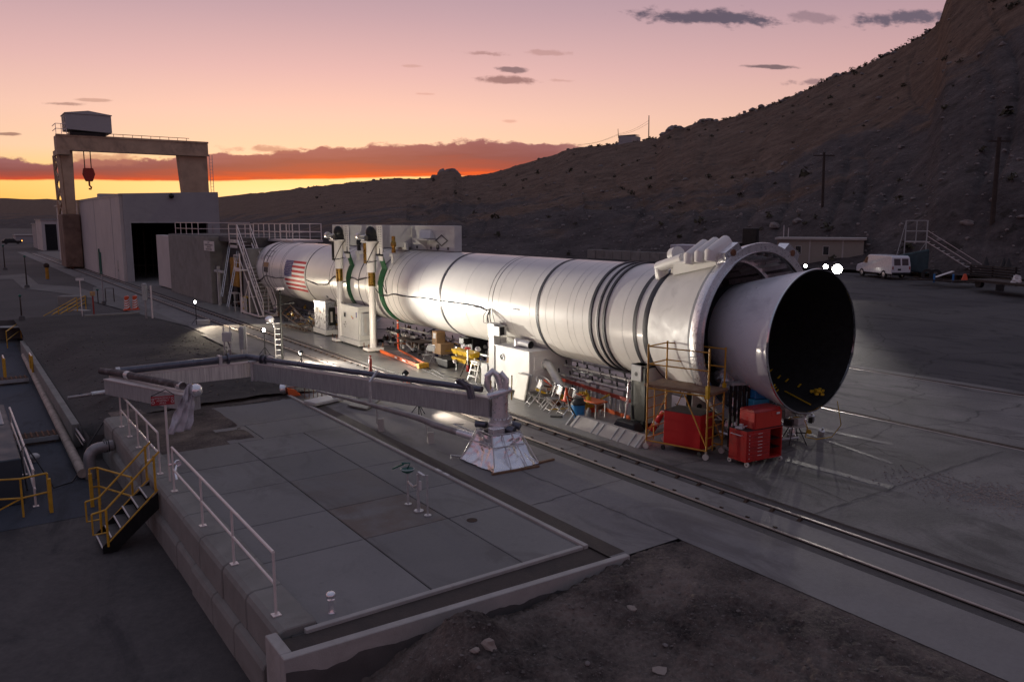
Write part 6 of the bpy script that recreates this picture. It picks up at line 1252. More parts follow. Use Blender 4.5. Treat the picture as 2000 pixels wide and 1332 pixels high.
def clutter(label, x0, x1, y0, y1, n, cols, seed, name='equipment_pile'):
    rnd = random.Random(seed)
    MBs = {c: MB() for c in cols}
    for _ in range(n):
        c = rnd.choice(cols); b = MBs[c]; x, y = rnd.uniform(x0, x1), rnd.uniform(y0, y1); z = rnd.choice((0, 0, .2, .45)); q = rnd.random()
        if q < .4: b.rbox((x, y, z), rnd.uniform(.05, .22), rnd.uniform(.05, .3), rnd.uniform(.04, .2), rnd.uniform(0, 3))
        elif q < .8: a = rnd.uniform(0, PI); l = rnd.uniform(.3, 1.3); b.tube([(x, y, z+.1), (x+l*math.cos(a), y+l*math.sin(a), z+rnd.uniform(0, .5))], rnd.uniform(.012, .045), 6)
        else: b.lathe((x, y, z), (rnd.uniform(-.4, .4), rnd.uniform(-.4, .4), 1), [(0, .09), (.2, .09), (.22, .03), (.3, .03)], 8, caps=True)
    big = MB(); cl = [c for c in MBs]
    for i, c in enumerate(cl): big.cm = i; big.add(MBs[c].v, MBs[c].f)
    tag(big.build(name, cl), label, 'equipment', kind='stuff')
clutter('dark tangle of hoses and fittings below the nearer green sling', 18.2, 20.6, 33.5, 39.6, 110, ('blackmetal', 'galv', 'pipe', 'rust', 'chairb'), 1)
clutter('scattered pipe fittings and yellow scraps under the forward end of the booster', 17.4, 20.8, 43.5, 53, 130, ('pipe', 'galv', 'blackmetal', 'plank', 'yellowpl', 'conclight'), 2)
clutter('jumble of valves and yellow blocks behind the folding chair, under the booster', 18.4, 20.6, 26.5, 33.0, 130, ('galv', 'blackmetal', 'yellowpl', 'signw', 'steelpaint', 'flagb'), 3)
clutter('low dark clutter beside the thrust block pillar', 17.4, 19, 57.8, 63.5, 60, ('blackmetal', 'rust', 'steelpaint'), 4)
clutter('foil scraps and dark fittings under the aft skirt of the booster', 18.3, 21.2, 13.8, 17.2, 90, ('galv', 'blackmetal', 'foil', 'blackrub'), 9)
# truss ladder lying in front of the cabinets
t = thing('steel_truss', (17.0, 46.5, 0), 'dark rusty steel truss lying against the grey control cabinet', 'truss')
b = MB(); b.bar((16.95, 44.4, .35), (17.5, 50.0, 1.3), .06); b.bar((16.6, 44.5, .15), (17.0, 50.0, .65), .06); b.bar((16.55, 44.4, .1), (16.35, 48.2, .1), .06); b.bar((16.85, 44.4, .1), (16.65, 48.2, .1), .06); b.build('chord', 'darkrust', t)
b = MB()
for k in range(7): f = k/7; p = Vector((16.95, 44.4, .35)).lerp(Vector((17.5, 50, 1.3)), f); q = Vector((16.6, 44.5, .15)).lerp(Vector((17, 50, .65)), min(1, f+.08)); b.bar(p, q, .03); b.bar((16.55-.03*k, 44.5+.5*k, .1), (16.83-.03*k, 44.8+.5*k, .1), .04)
b.build('lacing', 'rust', t)
# white rolling stairs at the forward end
t = thing('rolling_stairs', (17.2, 55, 0), 'white tubular rolling stairs climbing to the service platform', 'stairs')
sy0, sy1, sz1 = 52.6, 57.6, 5.1
for xx in (16.75, 17.65):
    b = MB(); b.bar((xx, sy0, .15), (xx, sy1, sz1), .09, .05); b.build('stringer', 'railpaint', t); b = MB(); b.tube([(xx, sy0, 1.15), (xx, sy1, sz1+1.05)], .03, 8); b.tube([(xx, sy0, .65), (xx, sy1, sz1+.55)], .022, 8)
    for k in range(5): f = k/4; b.tube([(xx, sy0+(sy1-sy0)*f, .15+(sz1-.15)*f), (xx, sy0+(sy1-sy0)*f, 1.15+(sz1-.1)*f)], .025, 8)
    b.build('side_rail', 'railpaint', t, smooth=True)
b = MB()
for k in range(20): f = (k+.5)/20; b.box(16.78, 17.62, sy0+(sy1-sy0)*f-.1, sy0+(sy1-sy0)*f+.1, .15+(sz1-.15)*f-.02, .15+(sz1-.15)*f+.01)
b.build('treads', 'galv', t)
b = MB()
for xx in (16.55, 17.85):
    b.bar((xx, 52.8, .15), (xx, 56.8, .15), .09); b.bar((xx, 56.7, .15), (xx, 56.7, 4.2), .08); b.bar((xx, 54.9, .15), (xx, 54.9, 2.4), .07); b.bar((xx, 53.0, .2), (xx, 56.7, 3.8), .06); b.bar((xx, 56.7, .2), (xx, 54.9, 2.3), .05)
b.bar((16.55, 52.8, .15), (17.85, 52.8, .15), .09); b.bar((16.55, 56.7, .15), (17.85, 56.7, .15), .08); b.bar((16.55, 54.9, 1.3), (17.85, 54.9, 1.3), .05); b.build('base_frame', 'railpaint', t)
b = MB(); b.box(16.2, 16.75, 55.6, 56.8, 3.05, 3.12); 
for yy in (55.6, 56.8): b.bar((16.2, yy, 3.1), (16.2, yy, 4.1), .045)
for zz in (3.6, 4.1): b.bar((16.2, 55.6, zz), (16.2, 56.8, zz), .045)
b.box(16.18, 16.2, 55.6, 56.8, 3.0, 3.25); b.build('side_landing', 'railpaint', t)
for xx in (16.55, 17.85):
    for yy in (52.9, 56.6): b = MB(); b.lathe((xx-.03, yy, .08), (1, 0, 0), [(0, .08), (.06, .08)], 12, caps=True); b.build('caster', 'blackrub', t)
# leaning ladders, step ladder, yellow gear, box at the thrust block
def ladder(label, p0, p1, side, w, mt, rmt, name='ladder', n=12, rw=.05, grp='ladders around the bay'):
    p0, p1, side = Vector(p0), Vector(p1), Vector(side).normalized()*w; t = thing(name, p0, label, 'ladder', grp)
    for s_ in (0, 1): b = MB(); b.bar(p0+side*s_, p1+side*s_, rw, rw*.6); b.build('side_rail', mt, t)
    b = MB()
    for k in range(n): f = (k+.7)/(n+.4); b.bar(p0.lerp(p1, f), p0.lerp(p1, f)+side, .028)
    b.build('rungs', rmt, t); return t
ladder('aluminium ladder leaning on the thrust block recess, the left one', (16.3, 61.0, .9), (17.75, 63.2, 5.0), (0, -1, 0), .42, 'galv', 'galv')
ladder('aluminium ladder leaning on the thrust block recess, the right one', (16.2, 59.2, .3), (17.7, 61.2, 4.2), (0, -1, 0), .42, 'galv', 'galv')
t = thing('yellow_tank', (18.5, 62.5, 0), 'dull yellow upright tank in the dark recess of the thrust block', 'tank'); b = MB(); b.box(17.55, 17.88, 60.8, 62.8, 1.5, 3.7); b.build('body', 'scaff', t, bev=.08); b = MB(); b.box(17.5, 17.7, 60.9, 61.0, 0, 1.5); b.box(17.5, 17.7, 62.6, 62.7, 0, 1.5); b.build('leg', 'blackmetal', t)
q = (16.95, 63.6, 0); t = thing('white_post', q, 'white square post with a short arm beside the thrust block corner', 'post'); b = MB(); b.box(16.75, 16.95, 63.3, 63.5, 0, 3.0); b.build('upright', 'offwhite', t); b = MB(); b.box(16.75, 16.9, 62.0, 64.3, 2.55, 2.72); b.build('arm', 'offwhite', t)
t = thing('step_stand', (16.8, 59.2, 0), 'small grey step stand below the leaning ladders', 'step stand'); b = MB()
for xx in (16.6, 17.0):
    for yy, dy in ((58.7, .25), (59.8, -.25)): b.bar((xx, yy-dy, 0), (xx, yy, 1.25), .05)
b.build('legs', 'galv', t); b = MB(); b.box(16.55, 17.05, 58.6, 59.9, 1.22, 1.28); b.box(16.55, 17.05, 58.55, 58.8, .62, .67); b.build('step', 'galv', t)
q = (17.2, 57.9, 0); t = thing('cardboard_box', q, 'plain cardboard box on the floor below the yellow gear by the rolling stairs', 'box'); b = MB(); b.box(16.95, 17.55, 57.6, 58.4, 0, .62); b.build('box_body', 'card', t, bev=.01)
t = thing('yellow_spill_kit', (17.3, 56.8, 0), 'stack of bright yellow tubs behind the foot of the rolling stairs', 'tubs')
for k, (dx, dy, z_, rx, rz_) in enumerate(((0, .1, .35, .42, .16), (.05, .0, .75, .42, .18), (.1, -.2, 1.12, .45, .12))): b = MB(); b.ball((16.95+dx, 56.9+dy, z_), rx, 14, 8, (.8, 1.2, rz_/rx*1.1)); b.build('tub', 'yellowpl', t, smooth=True)
b = MB(); b.box(16.7, 16.76, 56.2, 57.6, 0, 1.1); b.box(17.3, 17.36, 56.2, 57.6, 0, 1.1); b.build('rack', 'galv', t)
# orange fibreglass ladder lying on the floor
t = thing('ladder', (17, 33, 0), 'orange fibreglass ladder lying flat on the bay floor', 'ladder', 'ladders around the bay')
LA, LB, LC, LD = Vector((16.52, 30.75, .1)), Vector((16.98, 35.5, .1)), Vector((16.92, 30.75, .1)), Vector((17.80, 35.1, .1))
for p_, q_ in ((LA, LB), (LC, LD)): b = MB(); b.bar(p_, q_, .05, .15); b.build('side_rail', 'orange', t)
for k in range(12): b = MB(); f = (k+.6)/12.2; b.bar(LA.lerp(LB, f), LC.lerp(LD, f), .07, .035); b.build('rung', 'galv', t)
b = MB(); b.box(16.46, 16.96, 30.55, 30.78, .0, .22); b.build('ladder_head', 'yellow', t, bev=.01)
b = MB(); b.bar((16.55, 32.0, .13), (16.6, 32.4, .13), .03, .06); b.bar((16.62, 33.0, .13), (16.66, 33.3, .13), .03, .06); b.build('label', 'signw', t)
# orange marker post and table, chair, boxes, bin
t = thing('marker_post', (18.16, 35.9, 0), 'bright orange upright post with white bands standing before the nearer green sling', 'post'); b = MB(); b.tube([(18.16, 35.87, 0), (18.16, 35.87, 1.9)], .055, 12); b.build('post', 'orangepl', t, smooth=True); b = MB(); b.lathe((18.16, 35.87, 1.35), (0, 0, 1), [(0, .058), (.08, .058)], 12); b.lathe((18.16, 35.87, 1.55), (0, 0, 1), [(0, .058), (.08, .058)], 12); b.build('band', 'signw', t); b = MB(); b.ball((18.16, 35.87, .95), .13, 8, 6); b.build('strap', 'blackrub', t)
def folding_table(x0, x1, y0, y1, label, mt='chairb', h=.74):
    t = thing('folding_table', ((x0+x1)/2, (y0+y1)/2, 0), label, 'table'); b = MB(); b.box(x0, x1, y0, y1, h-.04, h); b.build('tabletop', mt, t, bev=.01)
    for yy in (y0+.25, y1-.25):
        b = MB(); b.tube([(x0+.1, yy+.1, 0), (x0+.08, yy, .35), (x0+.12, yy, h-.04)], .016, 6); b.build('leg', 'galv', t); b = MB(); b.tube([(x1-.1, yy+.1, 0), (x1-.08, yy, .35), (x1-.12, yy, h-.04)], .016, 6); b.bar((x0+.06, yy+.01, .3), (x1-.06, yy+.01, .3), .02); b.build('leg', 'galv', t)
    return t
folding_table(17.75, 18.5, 32.9, 35.2, 'dark folding table cluttered with bottles, behind the orange ladder')
t = thing('tool_tray', (18.1, 34.2, .74), 'dark tray of small tools on the folding table', 'tray'); b = MB(); b.box(17.95, 18.35, 33.9, 34.6, .742, .80); b.build('tray', 'blackmetal', t); b = MB()
for k in range(7): b.rbox((18.15+rnd.uniform(-.15, .15), 34.25+rnd.uniform(-.3, .3), .80), .05, .14, .09, rnd.uniform(0, 3))
b.build('tools', 'galv', t)
def folding_chair(x, y, rz, label, mt='chairg', fr='galv'):
    t = thing('folding_chair', (x, y, 0), label, 'chair', 'folding chairs in the bay')
    ca, sa = math.cos(rz), math.sin(rz); F = lambda a, c, z: (x+a*ca-c*sa, y+a*sa+c*ca, z)
    for s_ in (-.22, .22): b = MB(); b.tube([F(.26, s_, 0), F(-.12, s_, .45), F(-.25, s_, .80)], .013, 8); b.tube([F(-.24, s_, 0), F(.14, s_, .43)], .013, 8); b.build('leg_frame', fr, t, smooth=True)
    b = MB(); b.tube([F(-.25, -.22, .80), F(-.27, -.16, .86), F(-.27, .16, .86), F(-.25, .22, .80)], .013, 8); b.build('top_bar', fr, t, smooth=True); b = MB(); b.tube([F(.2, -.22, .08), F(.2, .22, .08)], .01, 6); b.build('cross_bar', fr, t); b = MB(); b.tube([F(-.18, -.22, .08), F(-.18, .22, .08)], .01, 6); b.build('cross_bar', fr, t, smooth=True)
    b = MB(); b.hexa([F(-.18, -.2, .43), F(.2, -.21, .44), F(.2, .21, .44), F(-.18, .2, .43)], [F(-.18, -.2, .46), F(.2, -.21, .465), F(.2, .21, .465), F(-.18, .2, .46)]); b.build('seat', mt, t, bev=.015)
    b = MB(); b.hexa([F(-.16, -.2, .58), F(-.18, -.2, .58), F(-.18, .2, .58), F(-.16, .2, .58)], [F(-.245, -.2, .84), F(-.265, -.2, .84), F(-.265, .2, .84), F(-.245, .2, .84)]); b.build('backrest', mt, t, bev=.01); return t
folding_chair(17.35, 31.35, R(200), 'grey folding chair between the orange ladder and the black bin')
t = thing('cardboard_box', (18.4, 31.9, 0), 'large cardboard box carrying a taller one, behind the grey folding chair', 'box'); b = MB(); b.box(18.05, 18.75, 31.4, 32.2, .35, .85); b.build('box_body', 'card', t, bev=.01); b = MB(); b.box(18.1, 18.7, 31.5, 32.1, .32, .345); 
for xx in (18.15, 18.65):
    for yy in (31.55, 32.05): b.bar((xx, yy, 0), (xx, yy, .33), .03)
b.build('stool', 'blackmetal', t)
t = thing('cardboard_box', (18.25, 31.9, .85), 'tall cardboard box with a white label, on top of the larger one', 'box'); b = MB(); b.box(18.05, 18.5, 31.75, 32.2, .852, 1.38); b.build('box_body', 'card', t, bev=.01); b = MB(); b.box(18.04, 18.048, 31.85, 32.1, 1.05, 1.3); b.build('label', 'signw', t)
t = thing('storage_bin', (17.8, 30.35, 0), 'low black plastic storage bin on the floor beside the grey chair', 'bin'); b = MB(); b.hexa([(17.55, 29.95, 0), (18.05, 29.95, 0), (18.05, 30.8, 0), (17.55, 30.8, 0)], [(17.48, 29.85, .36), (18.12, 29.85, .36), (18.12, 30.9, .36), (17.48, 30.9, .36)]); b.build('bin_body', 'blackrub', t, bev=.02); b = MB(); b.box(17.44, 18.16, 29.82, 30.93, .355, .39); b.build('rim', 'blackrub', t)
# yellow cart, jack stand, step ladder, tripod
t = thing('parts_cart', (17.9, 28.4, 0), 'yellow cart hung with clear bags and small parts, left of the grey cable post', 'cart')
for (xx, yy) in ((17.55, 27.7), (18.2, 27.7), (17.55, 29.2), (18.2, 29.2)): b = MB(); b.bar((xx, yy, 0), (xx, yy, 1.05), .03); b.build('upright', 'galv', t)
for k, z_ in enumerate((.45, .78)):
    for j in range(4): b = MB(); b.hexa([(17.42, 27.65+j*.42, z_), (17.75, 27.65+j*.42, z_), (17.75, 28.0+j*.42, z_), (17.42, 28.0+j*.42, z_)], [(17.34, 27.62+j*.42, z_+.2), (17.75, 27.62+j*.42, z_+.24), (17.75, 28.03+j*.42, z_+.24), (17.34, 28.03+j*.42, z_+.2)]); b.build('parts_bin', 'yellowpl', t, bev=.01)
for c_, r_2 in (((17.7, 28.8, 1.1), .15), ((17.9, 28.0, 1.08), .13), ((17.3, 28.9, .5), .10)): b = MB(); b.ball(c_, r_2, 10, 8, (1, 1.2, .7)); b.v = [tuple(Vector(p)*(1+.004*rnd.uniform(-1, 1))) for p in b.v]; b.build('clear_bag', 'film', t, smooth=True)
t = thing('jack_stand', (17.3, 27.85, 0), 'red topped tripod jack stand in front of the yellow cart', 'stand'); b = MB(); b.tube([(17.3, 27.85, .45), (17.3, 27.85, 1.15)], .045, 10); b.build('column', 'galv', t); b = MB(); b.ball((17.3, 27.85, 1.2), .10, 10, 6, (1.4, 1.4, .6)); b.build('head', 'red', t)
for k in range(3): a = .5+k*2.09; b = MB(); b.bar((17.3, 27.85, .75), (17.3+.32*math.cos(a), 27.85+.32*math.sin(a), 0), .04); b.build('leg', 'blackmetal', t)
b = MB(); b.rbox((17.26, 27.8, .22), .1, .1, .28); b.build('counterweight', 'red', t)
t = thing('step_ladder', (17.05, 26.95, 0), 'small white aluminium step ladder standing left of the grey cable post', 'step ladder')
for yy in (26.7, 27.2): b = MB(); b.bar((16.9, yy-.04*(1 if yy < 27 else -1), 0), (17.12, yy, .78), .045, .03); b.bar((17.45, yy, 0), (17.14, yy, .76), .03); b.build('side_frame', 'hvac', t)
b = MB()
for k in range(3): f = (k+.8)/3.2; b.box(16.9+.22*f-.04, 16.9+.22*f+.12, 26.7, 27.2, .78*f-.02, .78*f+.02)
b.box(17.03, 17.22, 26.68, 27.22, .76, .80); b.build('step', 'hvac', t)
t = thing('work_stool', (18.6, 27.6, 0), 'yellow and grey wheeled work platform beside the grey cable post', 'stool'); b = MB(); b.box(17.5, 18.0, 26.5, 27.0, .62, .70); b.box(17.5, 18.0, 26.5, 27.0, .38, .46); b.build('shelf', 'steelpaint', t); b = MB(); b.box(17.5, 18.0, 26.48, 26.52, .44, .62); b.box(17.48, 17.52, 26.5, 27.0, .2, .38); b.build('yellow_panel', 'yellowpl', t); b = MB()
for xx in (17.55, 17.95):
    for yy in (26.55, 26.95): b.bar((xx, yy, 0), (xx, yy, .62), .03)
b.build('leg', 'galv', t); b = MB(); b.rbox((17.75, 26.75, .70), .25, .3, .2, .3); b.build('carton', 'card', t)
# grey cable post
t = thing('cable_post', (17.1, 25.6, 0), 'tall square grey cable post with a hooded top, at the corner of the white box', 'cable post')
b = MB(); b.box(16.95, 17.25, 25.35, 25.75, 0, 2.0); b.build('lower_duct', 'offwhite', t, bev=.012); b = MB(); b.box(16.93, 17.27, 25.33, 25.77, 2.0, 2.5); b.build('upper_duct', 'offwhite', t, bev=.012)
b = MB(); b.box(16.93, 16.97, 24.98, 25.33, 2.06, 2.46); b.box(17.23, 17.27, 24.98, 25.33, 2.06, 2.46); b.box(16.93, 17.27, 24.98, 25.33, 2.42, 2.46); b.build('hood', 'offwhite', t); b = MB(); b.box(16.98, 17.22, 25.05, 25.33, 2.08, 2.4); b.build('socket', 'blackmetal', t)
b = MB(); b.box(17.27, 17.55, 25.35, 25.75, 1.25, 1.95); b.build('side_box', 'offwhite', t, bev=.01); b = MB(); b.box(16.92, 16.96, 25.80, 26.25, 0, .86); b.box(16.96, 17.1, 25.80, 26.25, 0, .86); b.build('lower_box', 'offwhite', t, bev=.01)
# the white air handling box with ducts
t = thing('air_handler', (18.3, 24.7, 0), 'big white air handling box with silver ducts, standing under the booster', 'air handler')
hx0, hx1, hy0, hy1, hz = 16.97, 19.3, 23.1, 26.0, 1.56
b = MB(); b.hexa([(16.98, 23.1, .12), (19.0, 23.1, .12), (19.0, 25.3, .12), (16.98, 25.3, .12)], [(16.98, 23.1, hz+.1), (19.0, 23.1, hz+.1), (19.0, 25.3, hz+.1), (16.98, 25.3, hz+.1)]); b.build('body', 'hvac', t, bev=.012)
b = MB(); b.box(16.94, 19.04, 23.06, 25.34, hz+.1, hz+.16); b.build('roof_panel', 'hvac', t, bev=.01)
b = MB(); b.lathe((16.972, 24.85, 1.28), (-1, 0, 0), [(0, .14), (.02, .14), (.02, .105), (0, .10)], 20); b.build('port_ring', 'galv', t); b = MB(); b.lathe((16.974, 24.85, 1.28), (-1, 0, 0), [(0, .10), (.006, .001)], 20); b.build('port', 'blackmetal', t)
b = MB(); b.box(17.2, 18.0, 23.085, 23.1, .2, .95); b.box(18.1, 18.9, 23.085, 23.1, .2, .95); b.box(17.2, 18.0, 23.085, 23.1, 1.0, 1.5); b.build('access_panel', 'hvac', t, bev=.005)
b = MB(); b.lathe((17.35, 24.3, hz+.16), (0, 0, 1), [(0, .16), (.28, .16), (.32, .13)], 20, caps=True); b.tube([(17.35, 24.3, hz+.32), (17.38, 23.9, hz+.34), (17.42, 23.6, hz+.30)], [.14, .14, .15], 16, caps=False); b.build('top_duct', 'galv', t, smooth=True)
b = MB(); b.lathe((17.42, 23.61, hz+.30), (0, 1, .1), [(0, .148), (.02, .13), (.05, .001)], 16); b.build('duct_mouth', 'blackmetal', t)
b = MB(); b.tube([(17.72, 23.1, 1.18), (17.72, 22.85, 1.18), (17.6, 22.0, .52), (17.4, 21.35, .46)], [.16, .16, .15, .17], 16, caps=False); b.build('side_duct', 'galv', t, smooth=True); b = MB(); b.lathe((17.72, 23.08, 1.18), (0, -1, 0), [(0, .2), (.05, .2), (.05, .16)], 18); b.build('duct_collar', 'galv', t); b = MB(); b.lathe((17.405, 21.37, .46), (.29, .95, .08), [(0, .165), (.06, .12), (.1, .001)], 16); b.build('duct_mouth', 'blackmetal', t)
for xx in (17.1, 18.9):
    for yy in (23.2, 25.2): b = MB(); b.rbox((xx, yy, 0), .12, .12, .12); b.build('foot', 'blackmetal', t)
# folded tables, chairs, cone, vacuum
for k, lab in enumerate(('pale folded table leaning on the white air handling box, front one', 'pale folded table leaning behind the other, against the white air handling box')):
    x = 16.5+.14*k; t = thing('folded_table', (x, 23.1, 0), lab, 'table', 'folded tables leaning on the air handler'); b = MB(); b.hexa([(x, 22.75, .0), (x+.07, 22.75, 0), (x+.07, 23.45, 0), (x, 23.45, 0)], [(x+.2, 22.75, .92), (x+.27, 22.75, .92), (x+.27, 23.45, .92), (x+.2, 23.45, .92)]); b.build('tabletop', 'table', t, bev=.03); b = MB(); b.bar((x+.08, 22.85, .1), (x+.25, 22.85, .8), .02); b.bar((x+.08, 23.35, .1), (x+.25, 23.35, .8), .02); b.build('folded_leg', 'galv', t)
folding_chair(16.45, 22.1, R(160), 'brown folding chair farthest left in the row before the white air handling box', 'chairb')
folding_chair(16.55, 21.45, R(150), 'dark folding chair, second from the left in the row before the white air handling box', 'chairb')
folding_chair(16.42, 20.95, R(165), 'grey folding chair between the dark chairs in the row', 'chairg')
folding_chair(16.50, 20.35, R(170), 'dark folding chair carrying the orange traffic cone', 'chairb')
t = thing('traffic_cone', (16.5, 20.35, .468), 'orange traffic cone standing on the seat of a dark folding chair', 'traffic cone'); b = MB(); b.rbox((16.5, 20.35, .468), .26, .26, .03); b.build('base', 'orangepl', t, bev=.01); b = MB(); b.lathe((16.5, 20.35, .498), (0, 0, 1), [(0, .10), (.42, .028), (.43, .0)], 18); b.build('cone', 'orangepl', t, smooth=True)
t = thing('round_stool', (16.9, 21.9, 0), 'pale round backed stool seen behind the row of folding chairs', 'stool'); b = MB(); b.lathe((17.0, 22.25, .56), (0, 0, 1), [(0, .02), (.0, .26), (.04, .27), (.05, .0)], 20); b.build('seat', 'table', t, smooth=True); b = MB(); b.tube([(17.0+.27*math.cos(a), 22.25+.27*math.sin(a), .62+.28*math.sin((a+.4)*.75)) for a in lin(-.4, 3.6, 12)], .018, 6); 
for a in (0, 1.57, 3.14, 4.71): b.tube([(17+.12*math.cos(a), 22.25+.12*math.sin(a), .56), (17+.26*math.cos(a), 22.25+.26*math.sin(a), 0)], .014, 6)
b.build('frame', 'galv', t)
t = thing('shop_vacuum', (16.3, 19.5, 0), 'blue shop vacuum with black lid and hose on the floor before the long red ladder', 'vacuum')
b = MB(); b.lathe((16.32, 19.5, .10), (0, 0, 1), [(0, .19), (.42, .23), (.43, .23)], 20, caps=True); b.build('drum', 'blue', t, smooth=True); b = MB(); b.lathe((16.32, 19.5, .53), (0, 0, 1), [(0, .24), (.06, .24), (.10, .19), (.22, .15), (.24, .05)], 20, caps=True); b.build('lid', 'blackrub', t, smooth=True)
b = MB(); b.tube([(16.22, 19.62, .66), (16.05, 19.75, .78), (15.98, 19.55, .55), (16.02, 19.25, .2), (16.1, 19.2, .05)], .03, 8); b.tube([(16.02, 19.95, .06), (15.85, 20.35, .03)], .035, 8); b.build('hose', 'blackrub', t, smooth=True)
for k in range(4): a = .8+k*1.57; b = MB(); b.ball((16.32+.22*math.cos(a), 19.5+.22*math.sin(a), .05), .045, 8, 6); b.build('caster', 'blackrub', t)
clutter('orange and yellow extension leads and clamps heaped beyond the row of folding chairs', 16.9, 17.5, 19.4, 21.9, 45, ('orangepl', 'yellowpl', 'blackmetal', 'galv', 'rust'), 11)
t = thing('red_bench', (17.1, 19.6, 0), 'low red work bench behind the blue vacuum', 'bench'); b = MB(); b.box(16.85, 17.35, 19.2, 20.8, .50, .55); b.build('benchtop', 'orange', t, bev=.01); b = MB()
for yy in (19.3, 20.7):
    for xx in (16.9, 17.3): b.bar((xx, yy, 0), (xx, yy, .5), .035)
b.build('leg', 'galv', t)
# long red ladder on its edge
t = thing('long_ladder', (18.0, 20.5, 0), 'long red ladder standing on its edge beside the pipe manifold', 'ladder', 'ladders around the bay')
for z_ in (.06, .62): b = MB(); b.bar((18.2, 23.1, z_), (17.75, 18.4, z_), .06, .12); b.build('side_rail', 'orange' if z_ < .3 else mat('red_rail', (.36, .05, .03), .5, var=.2), t)
for k in range(17): b = MB(); f = (k+.5)/17; x_ = 18.2-.45*f; y_ = 23.1-4.7*f; b.bar((x_, y_, .1), (x_, y_, .58), .075, .03); b.build('rung', 'galv', t)
b = MB(); b.box(17.68, 17.82, 18.3, 18.42, .0, .68); b.build('end_bracket', 'galv', t)
# trough with gussets
t = thing('steel_trough', (15.95, 17.5, 0), 'long pale steel trough with triangular gussets lying beside the rails', 'trough')
b = MB(); b.prism([(15.62, 16.0, 0), (16.2, 16.0, 0), (16.2, 16.0, .26), (15.95, 16.0, .30)], 3.1, (0, 1, 0)); b.build('trough_body', 'conclight', t, bev=.01)
for yy in (18.95, 17.75, 16.85, 16.1): b = MB(); b.prism([(15.60, yy, .0), (15.92, yy, .32), (15.92, yy, .0)], .05, (0, 1, 0)); b.prism([(15.60, yy+.28, .0), (15.92, yy+.28, .32), (15.92, yy+.28, .0)], .05, (0, 1, 0)); b.build('gusset', 'steelpaint', t)
# support pillar
t = thing('cradle_pillar', (17.7, 17.9, 0), 'dark steel support pillar with a pale front plate under the aft joint of the booster', 'pillar')
b = MB(); b.box(17.2, 17.85, 17.35, 18.0, .0, 1.95); b.build('pillar_body', 'blackmetal', t, bev=.02); b = MB(); b.box(17.15, 17.55, 17.5, 17.95, 1.5, 2.0); b.build('front_plate', 'steelpaint', t, bev=.01); b = MB(); b.lathe((17.145, 17.72, 1.72), (-1, 0, 0), [(0, .07), (.004, .001)], 16); b.build('plate_hole', 'blackmetal', t)
b = MB(); b.prism([(17.3, 17.33, .2), (18.35, 17.33, .2), (18.35, 17.33, 1.7), (17.9, 17.33, 2.15), (17.3, 17.33, 1.9)], .04, (0, 1, 0)); b.build('side_plate', 'offwhite', t); b = MB(); b.tube([(17.12, 18.0, 1.45), (17.1, 18.02, .8), (17.0, 18.05, .2)], .035, 8); b.build('foil_hose', 'foil', t, smooth=True); b = MB(); b.box(17.2, 18.4, 17.3, 18.0, 1.95, 2.0); b.build('saddle', 'blackrub', t)
t = thing('bin_bag', (16.85, 17.6, 0), 'black upturned tub on the floor beside the steel trough', 'tub'); b = MB(); b.hexa([(16.6, 17.2, 0), (17.1, 17.2, 0), (17.1, 18.2, 0), (16.6, 18.2, 0)], [(16.7, 17.3, .28), (17.0, 17.3, .28), (17.0, 18.1, .28), (16.7, 18.1, .28)]); b.build('tub_body', 'blackrub', t, bev=.03)
t = thing('fallen_drum', (17.3, 16.8, 0), 'red and white barrier cone leaning beside the yellow scaffold', 'traffic cone'); b = MB(); b.lathe((17.15, 17.0, .08), (.3, -.35, .8), [(0, .12), (.7, .07)], 14, caps=True); b.build('cone_body', 'redbin', t, smooth=True); b = MB(); b.lathe((17.155, 16.995, .10), (.3, -.35, .8), [(.2, .112), (.3, .106)], 14); b.build('band', 'signw', t)
# yellow scaffold tower
t = thing('scaffold_tower', (16.6, 15.0, 0), 'yellow wheeled scaffold tower with a railed plank deck, beside the aft skirt', 'scaffold')
A = Vector((15.80, 15.85, 0)); Bq = Vector((16.32, 14.10, 0)); s_ = Vector((.95, .20, 0)); C = A+s_*1.0; D = Bq+s_*.9; dz = 1.88
corner = [A, Bq, D, C]
for p, h_ in zip(corner, (3.02, 3.05, 3.0, 3.0)): b = MB(); b.tube([p+Vector((0, 0, .18)), p+Vector((0, 0, h_))], .026, 8); b.build('standard', 'scaff', t, smooth=True)
for p, q in ((A, C), (Bq, D)):
    b = MB()
    for k in range(6): z_ = .3+k*.29; b.tube([p+Vector((0, 0, z_)), q+Vector((0, 0, z_))], .016, 6)
    m = p.lerp(q, .38); b.tube([m+Vector((0, 0, .2)), m+Vector((0, 0, 1.8))], .02, 6); b.build('end_rungs', 'scaff', t)
b = MB()
for p, q in ((A, Bq), (C, D)): b.tube([p+Vector((0, 0, .25)), q+Vector((0, 0, .25))], .022, 6); b.tube([p+Vector((0, 0, dz-.12)), q+Vector((0, 0, dz-.12))], .026, 6); b.tube([p+Vector((0, 0, .35)), p.lerp(q, .35)+Vector((0, 0, dz-.15))], .014, 6); b.tube([q+Vector((0, 0, .35)), p.lerp(q, .62)+Vector((0, 0, dz-.15))], .018, 6)
b.build('brace', 'scaff', t)
b = MB(); n = s_.normalized(); ex = (Bq-A).normalized()*.12
b.hexa([A-ex+Vector((0, 0, dz-.08)), Bq+ex+Vector((0, 0, dz-.08)), D+ex+Vector((0, 0, dz-.08)), C-ex+Vector((0, 0, dz-.08))], [A-ex+Vector((0, 0, dz)), Bq+ex+Vector((0, 0, dz)), D+ex+Vector((0, 0, dz)), C-ex+Vector((0, 0, dz))]); b.build('deck', 'plank', t, bev=.01)
b = MB()
